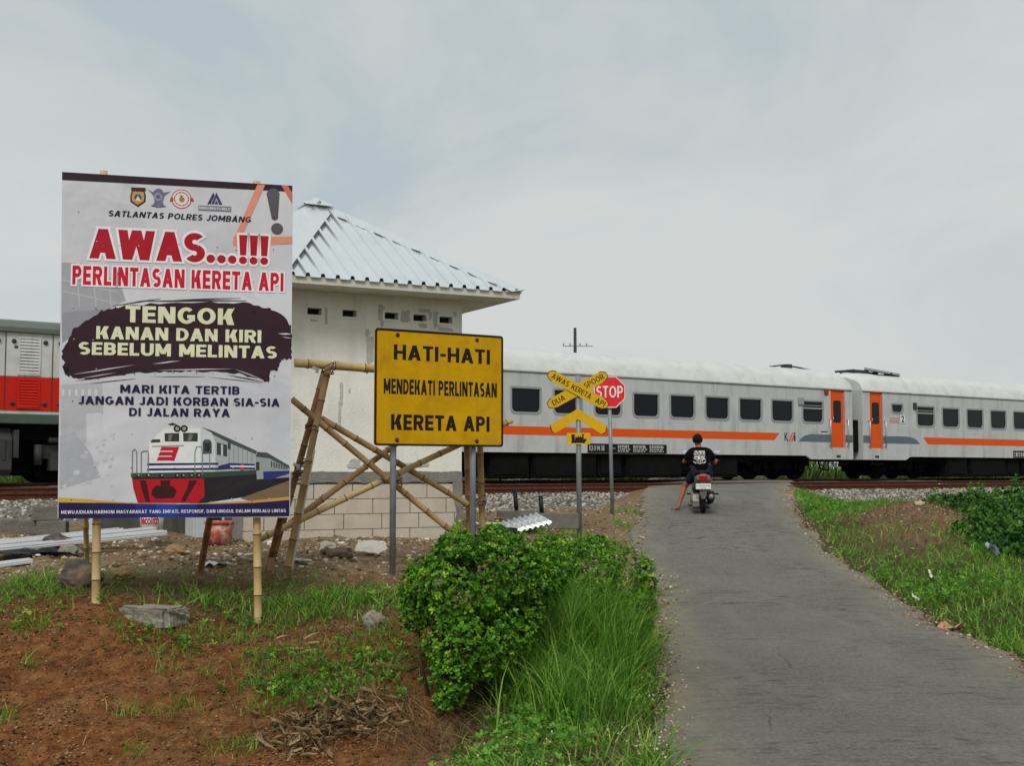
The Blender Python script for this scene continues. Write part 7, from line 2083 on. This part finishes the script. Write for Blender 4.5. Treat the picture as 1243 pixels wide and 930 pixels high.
# concrete blocks stacked by the ballast
m_cblk = mat('grey_concrete_block', srgb(112,108,100), .95, var=.2, vscale=5, bump=.6, bscale=22)
proto_b = None
for i, (px, py, Y, dz, rz_, lab) in enumerate(((20,645,18.2,0,.1,'grey concrete block at the outer end of the bottom row'), (42,645,18.0,0,.16,'grey concrete block in the middle of the bottom row'), (64,645,17.8,0,.1,'grey concrete block of the bottom row nearest the banner'), (58,645,17.95,.2,.2,'grey concrete block lying on top of the row'))):
    p = P(px, py, Y); z = gz0(p.x, p.y)+dz-.02
    if proto_b is None:
        mb = MB(); mb.box(-.2,.2,-.1,.1,0,.2); proto_b = o = mb.build('concrete_block', m_cblk, None, .012)
    else: o = proto_b.copy(); COL.objects.link(o)
    o.location = (p.x, p.y, z); o.rotation_euler = (0,0,rz_)
    tag(o, lab, 'concrete block', 'concrete blocks by the ballast')
# buckets
def bucket(px, py, Y, r0, r1, h, m, label, rz=0, txt=None, z=None):
    p = P(px, py, Y); o = empty('bucket', (p.x, p.y, z if z is not None else gz(p.x, p.y)), rz, label, 'bucket')
    mb = MB(); mb.lathe([(0,0),(r0,0),(r1,h),(r1-.006,h),(r0-.006,.01),(0,.01)], 28); mb.build('pail', m, o)
    mb = MB(); mb.lathe([(r1,h-.035),(r1+.012,h-.03),(r1+.012,h),(r1-.006,h+.002)], 28); mb.build('rim', m, o)
    mb = MB(); mb.tube([(r1*math.cos(t), -.03+.05*math.sin(t)-.12*abs(math.sin(t)), h-.03-.14*math.sin(t)) for t in np.linspace(0, math.pi, 12)], .004, 5); mb.build('handle', m_gal, o)
    if txt:
        t = MB(); put_text(t, txt, -.95, .95, .3*h, .72*h, 0, 0, .03, map_fn=lambda X, Z, y: ((r0+(r1-r0)*Z/h+.002)*math.sin(X*.95), -(r0+(r1-r0)*Z/h+.002)*math.cos(X*.95), Z)); t.build('lettering', pm((176,36,44)), o)
    return o
chan_top = P(185,647,14.8).z
bucket(184, 645, 15.2, .125, .15, .27, m_white, 'white paint bucket with red lettering beside the metal channels', 0, 'decolith', z=P(184,645,15.2).z)
bucket(266, 655, 15.5, .13, .17, .30, mat('faded_red_bucket', srgb(176,86,70), .6, var=.12, vscale=8, dirt=srgb(206,190,178), dscale=9, damt=1.0), 'dirty red bucket in the doorway of the guard house', .4)
# culvert head with two pipes, corrugated offcut, pot
p = P(652, 640, 19.0); cu_ = empty('concrete_culvert', (p.x, p.y, gz(p.x, p.y)-.06), R(6), 'low concrete kerb block with two black pipes standing in it', 'culvert')
mb = MB(); mb.box(-.28, .62, -.1, .1, 0, .24); mb.box(-.55, .2, .45, .62, 0, .26); mb.build('concrete_kerb', m_cblk, cu_, .015)
for x, y, h in ((.05, .0, .50), (-.28, .52, .58)):
    mb = MB(); mb.tube([(x+.03,y,.15),(x,y,h)], .034, 14); mb.lathe([(0,0),(.03,0)], 12, 'z', (x,y,h+.001)); mb.build('pipe', m_sblk, cu_)
p = P(645, 634, 18.4); off_ = MB()
n = 40; V = []; F = []
for i in range(n+1):
    x = -.32+.64*i/n; h = .022*math.sin(x*2*math.pi/.09)
    V += [(x, -.22, h), (x, .3, h+.0)]
off_.add(V, [(2*i, 2*i+2, 2*i+3, 2*i+1) for i in range(n)], 0, True); o = off_.build('corrugated_sheet', m_zinc, None); o.location = (p.x-.06, p.y, gz(p.x, p.y)+.12); o.rotation_euler = (R(14), R(-12), R(24))
s = o.modifiers.new('Solid', 'SOLIDIFY'); s.thickness = .003
tag(o, 'offcut of corrugated metal sheet lying by the concrete kerb', 'metal sheet')
scrap(608, 632, 18.6, [(-.4,-.05),(.4,-.05),(.4,.06),(-.4,.06)], m_plastic, 'long white strip beside the corrugated offcut', 'plastic strip', .01, .05, R(-6), sd_=11)
scrap(624, 624, 19.4, [(-.3,-.12),(.25,-.1),(.3,.1),(-.25,.14)], m_rag, 'reddish rag behind the corrugated offcut', 'rag', .01, .06, crumple=.08, sd_=12)
scrap(640, 617, 20.6, [(-.12,-.1),(.12,-.1),(.12,.12),(-.12,.1)], m_plastic, 'crumpled white bag against the rear black pipe', 'plastic bag', .004, .1, crumple=.14, sd_=13)
p = P(619, 650, 17.2); pot = MB(); pot.lathe([(0,0),(.09,0),(.11,.2),(.1,.2),(.085,.02),(0,.02)], 20); o = pot.build('plant_pot', m_sblk, None); o.location = (p.x, p.y, gz(p.x, p.y)-.01); o.rotation_euler = (R(8),0,0)
tag(o, 'small empty black pot on the ground near the bamboo posts', 'pot')
# sticks on the bank
m_stick = mat('dry_stick', srgb(168,142,104), .8, var=.2, vscale=8)
for i, (px, py, Y, ln, a, lab) in enumerate(((352,782,10.55,.26,-.6,'longest dry bamboo splinter on the bare soil'), (378,783,10.55,.2,-1.0,'dry splinter lying between two longer ones'), (344,755,10.95,.17,1.2,'short dry stick beside the front bamboo banner post'), (378,757,10.9,.16,1.1,'short dry stick on the bank crest near the grass'), (372,798,10.35,.18,.5,'dry twig at the top of the green tuft'))):
    p = P(px, py, Y); mb = MB(); d = Vector((math.cos(a), math.sin(a)*.6, 0)).normalized()*ln/2
    e0, e1 = p-d, p+d; e0.z = gz(e0.x, e0.y)+.014; e1.z = gz(e1.x, e1.y)+.02
    c_ = (e0+e1)/2; mb.tube([e0-c_, Vector((0,0,.008)), e1-c_], [.009,.012,.008], 6); o = mb.build('dry_stick', m_stick, None); o.location = c_
    tag(o, lab, 'stick', 'dry sticks on the bank')
# utility pole beyond the train
p = track_pt(Lpx(698)+2.0, 9.5); q_ = P(698, 398, p.y)
up = empty('utility_pole', (q_.x, p.y, gz0(q_.x, p.y)), 0, 'dark utility pole with insulators rising behind the train roof', 'utility pole')
h = q_.z-up.location.z
mb = MB(); mb.tube([(0,0,-.3),(0,0,h)], [.09,.055], 10); mb.build('pole', m_dkmetal, up)
za = P(698, 421, p.y).z-up.location.z; s_ = p.y/FPX
mb = MB(); mb.cbox((.1,0,za+.02), (36*s_,.03,.022)); mb.build('crossarm', m_dkmetal, up)
for dx in (-14,-6,6,14):
    mb = MB(); mb.lathe([(0,0),(.03,0),(.02,.03),(.035,.05),(.015,.08),(0,.08)], 10, 'z', (dx*s_,0,za+.05)); mb.build('insulator', m_gasket, up)

# tall rough growth beyond the train
G = np.stack([RNG.uniform(-30, 42, 30000), RNG.uniform(5.8, 12, 30000)], -1)
xy = np.stack([G[:,0]*TC-G[:,1]*TS, Y0+G[:,0]*TS+G[:,1]*TC], -1)
k = ~((xy[:,0] > road_l(xy[:,1])-.3) & (xy[:,0] < road_r(xy[:,1])+.3)); xy = xy[k]
G = np.c_[xy, ground_z(xy[:,0], xy[:,1])]
hh = RNG.uniform(.8,1.6,len(G))*(.75+.6*patch(xy[:,0], xy[:,1], .35, 95, -.2, .3))
tag(blades('tall_field_grass', G, hh, RNG.uniform(.04,.1,len(G)), m_far, .35, tint=np.clip(RNG.normal(.45,.25,len(G)),0,1), segs=2, droop=.9), kind='stuff')
# clover heads in the verge
G = field(1500, -.4, 2.0, 6.4, 9.6, lambda x, y: verge_d(x, y)*patch(x, y, 1.6, 96, -.1, .3))
G[:,2] += RNG.uniform(.07,.17,len(G))
tag(stones('clover_heads', G, RNG.uniform(.006,.011,len(G)), mat_stone('clover_head', [srgb(150,128,96), srgb(190,180,150), srgb(214,208,190)]), 1.0), kind='stuff')
# eroded straw and clods on the brown bank of the far verge
n = 2200
y = RNG.normal(24.5, 2.9, n); x = .322*y+RNG.normal(0, .9, n); k = x > road_r(y)+.6; x, y = x[k], y[k]
G = np.c_[x, y, ground_z(x, y)]
tag(blades('dry_bank_straw', G, RNG.uniform(.06,.22,len(G)), RNG.uniform(.005,.012,len(G)), m_dry, 1.6, tint=np.clip(RNG.normal(.4,.28,len(G)),0,1), segs=2, droop=1.0), kind='stuff')
y = RNG.normal(25, 2.4, 1800); x = .322*y+RNG.normal(0, .85, 1800); sz = .012+.05*RNG.uniform(0,1,1800)**3; k = x > road_r(y)+.5; x, y, sz = x[k], y[k], sz[k]
tag(stones('bank_clods', np.stack([x, y, ground_z(x, y)+sz*.2], -1), sz*.7, m_rub), kind='stuff')

# broken mortar and board scraps strewn from the guard house towards the road
x = np.concatenate([RNG.uniform(-7.5, -.3, 420), RNG.uniform(-.3, 2.0, 160)]); y = np.concatenate([RNG.uniform(12.6, 17.0, 420), RNG.uniform(16.5, 23.5, 160)])
k = ~(((x-BX)*BC+(y-BY)*BS > -.1) & (-(x-BX)*BS+(y-BY)*BC > -.05)) & (lb_rel(x, y) > .05); x, y = x[k], y[k]; sz = .012+.05*RNG.uniform(0,1,len(x))**3
tag(stones('mortar_debris', np.stack([x, y, ground_z(x, y)+sz*.25], -1), sz, mat_stone('mortar_crumb', [srgb(168,160,146), srgb(206,200,188), srgb(226,222,214)]), .5), kind='stuff')

# dead stalks standing among the verge grass on both sides of the road
G = np.concatenate([field(2600, -.8, 2.0, 6.4, 13, lambda x, y: verge_d(x, y)*.5), field(5000, 4, 14, 10, 30, lambda x, y: right_d(x, y)*.5)])
tag(blades('dead_stalks', G, RNG.uniform(.12,.34,len(G)), RNG.uniform(.003,.007,len(G)), m_dry, .7, tint=np.clip(RNG.normal(.5,.25,len(G)),0,1), droop=1.0), kind='stuff')

yy = RNG.uniform(6.5, 16, 2200); x = road_l(yy)+np.abs(RNG.normal(0,.13,2200))-.03; sz = .004+.014*RNG.uniform(0,1,2200)**3
tag(stones('shoulder_grit', np.stack([x, yy, road_z(yy)+.006+sz*.2], -1), sz, m_rub), kind='stuff')

# broad low weeds creeping over the bank between the banner and the big shrub
c_ = []
for px, py, Y, r, n in ((340,840,9.8,.22,130),(400,835,9.85,.22,130),(450,810,10.2,.25,150),(380,865,9.5,.2,80),(330,800,10.3,.15,60),(480,840,9.7,.2,80),(165,780,10.6,.12,40),(225,775,10.6,.14,50),(300,750,11.2,.3,90),(440,735,11.5,.4,120),(40,750,11,.3,80)):
    p = P(px, py, Y); c_.append(np.stack([RNG.normal(p.x, r, n), RNG.normal(p.y, r*.8, n)], -1))
c_ = np.concatenate(c_); W2 = np.c_[c_, ground_z(c_[:,0], c_[:,1])+RNG.uniform(.01,.09,len(c_))]
ax = np.stack([RNG.normal(0,.35,len(W2)), RNG.normal(0,.35,len(W2)), np.ones(len(W2))], -1); ax /= np.linalg.norm(ax, axis=1, keepdims=True)
V, F, ro = leaf_geo(W2, ax, 5, RNG.uniform(.02,.05,len(W2)), 1.0, wid=.8)
tag(np_mesh('bank_weeds', V, F, m_weed, tint=np.clip(RNG.normal(.4,.25,len(W2)),0,1)[ro]), kind='stuff')
# dry roots and straw lying on the soil
n = 900
x = RNG.normal(-1.3, .75, n); y = RNG.normal(9.9, .65, n); k = (y > 8.2) & (y < 11.3) & (lb_rel(x, y) > 1.3); x, y = x[k], y[k]
G = np.c_[x, y, ground_z(x, y)+.004]
tag(blades('straw_litter', G, RNG.uniform(.05,.18,len(G)), RNG.uniform(.003,.008,len(G)), m_dry, 3.0, tint=np.clip(RNG.normal(.45,.28,len(G)),0,1), segs=2, droop=.6), kind='stuff')
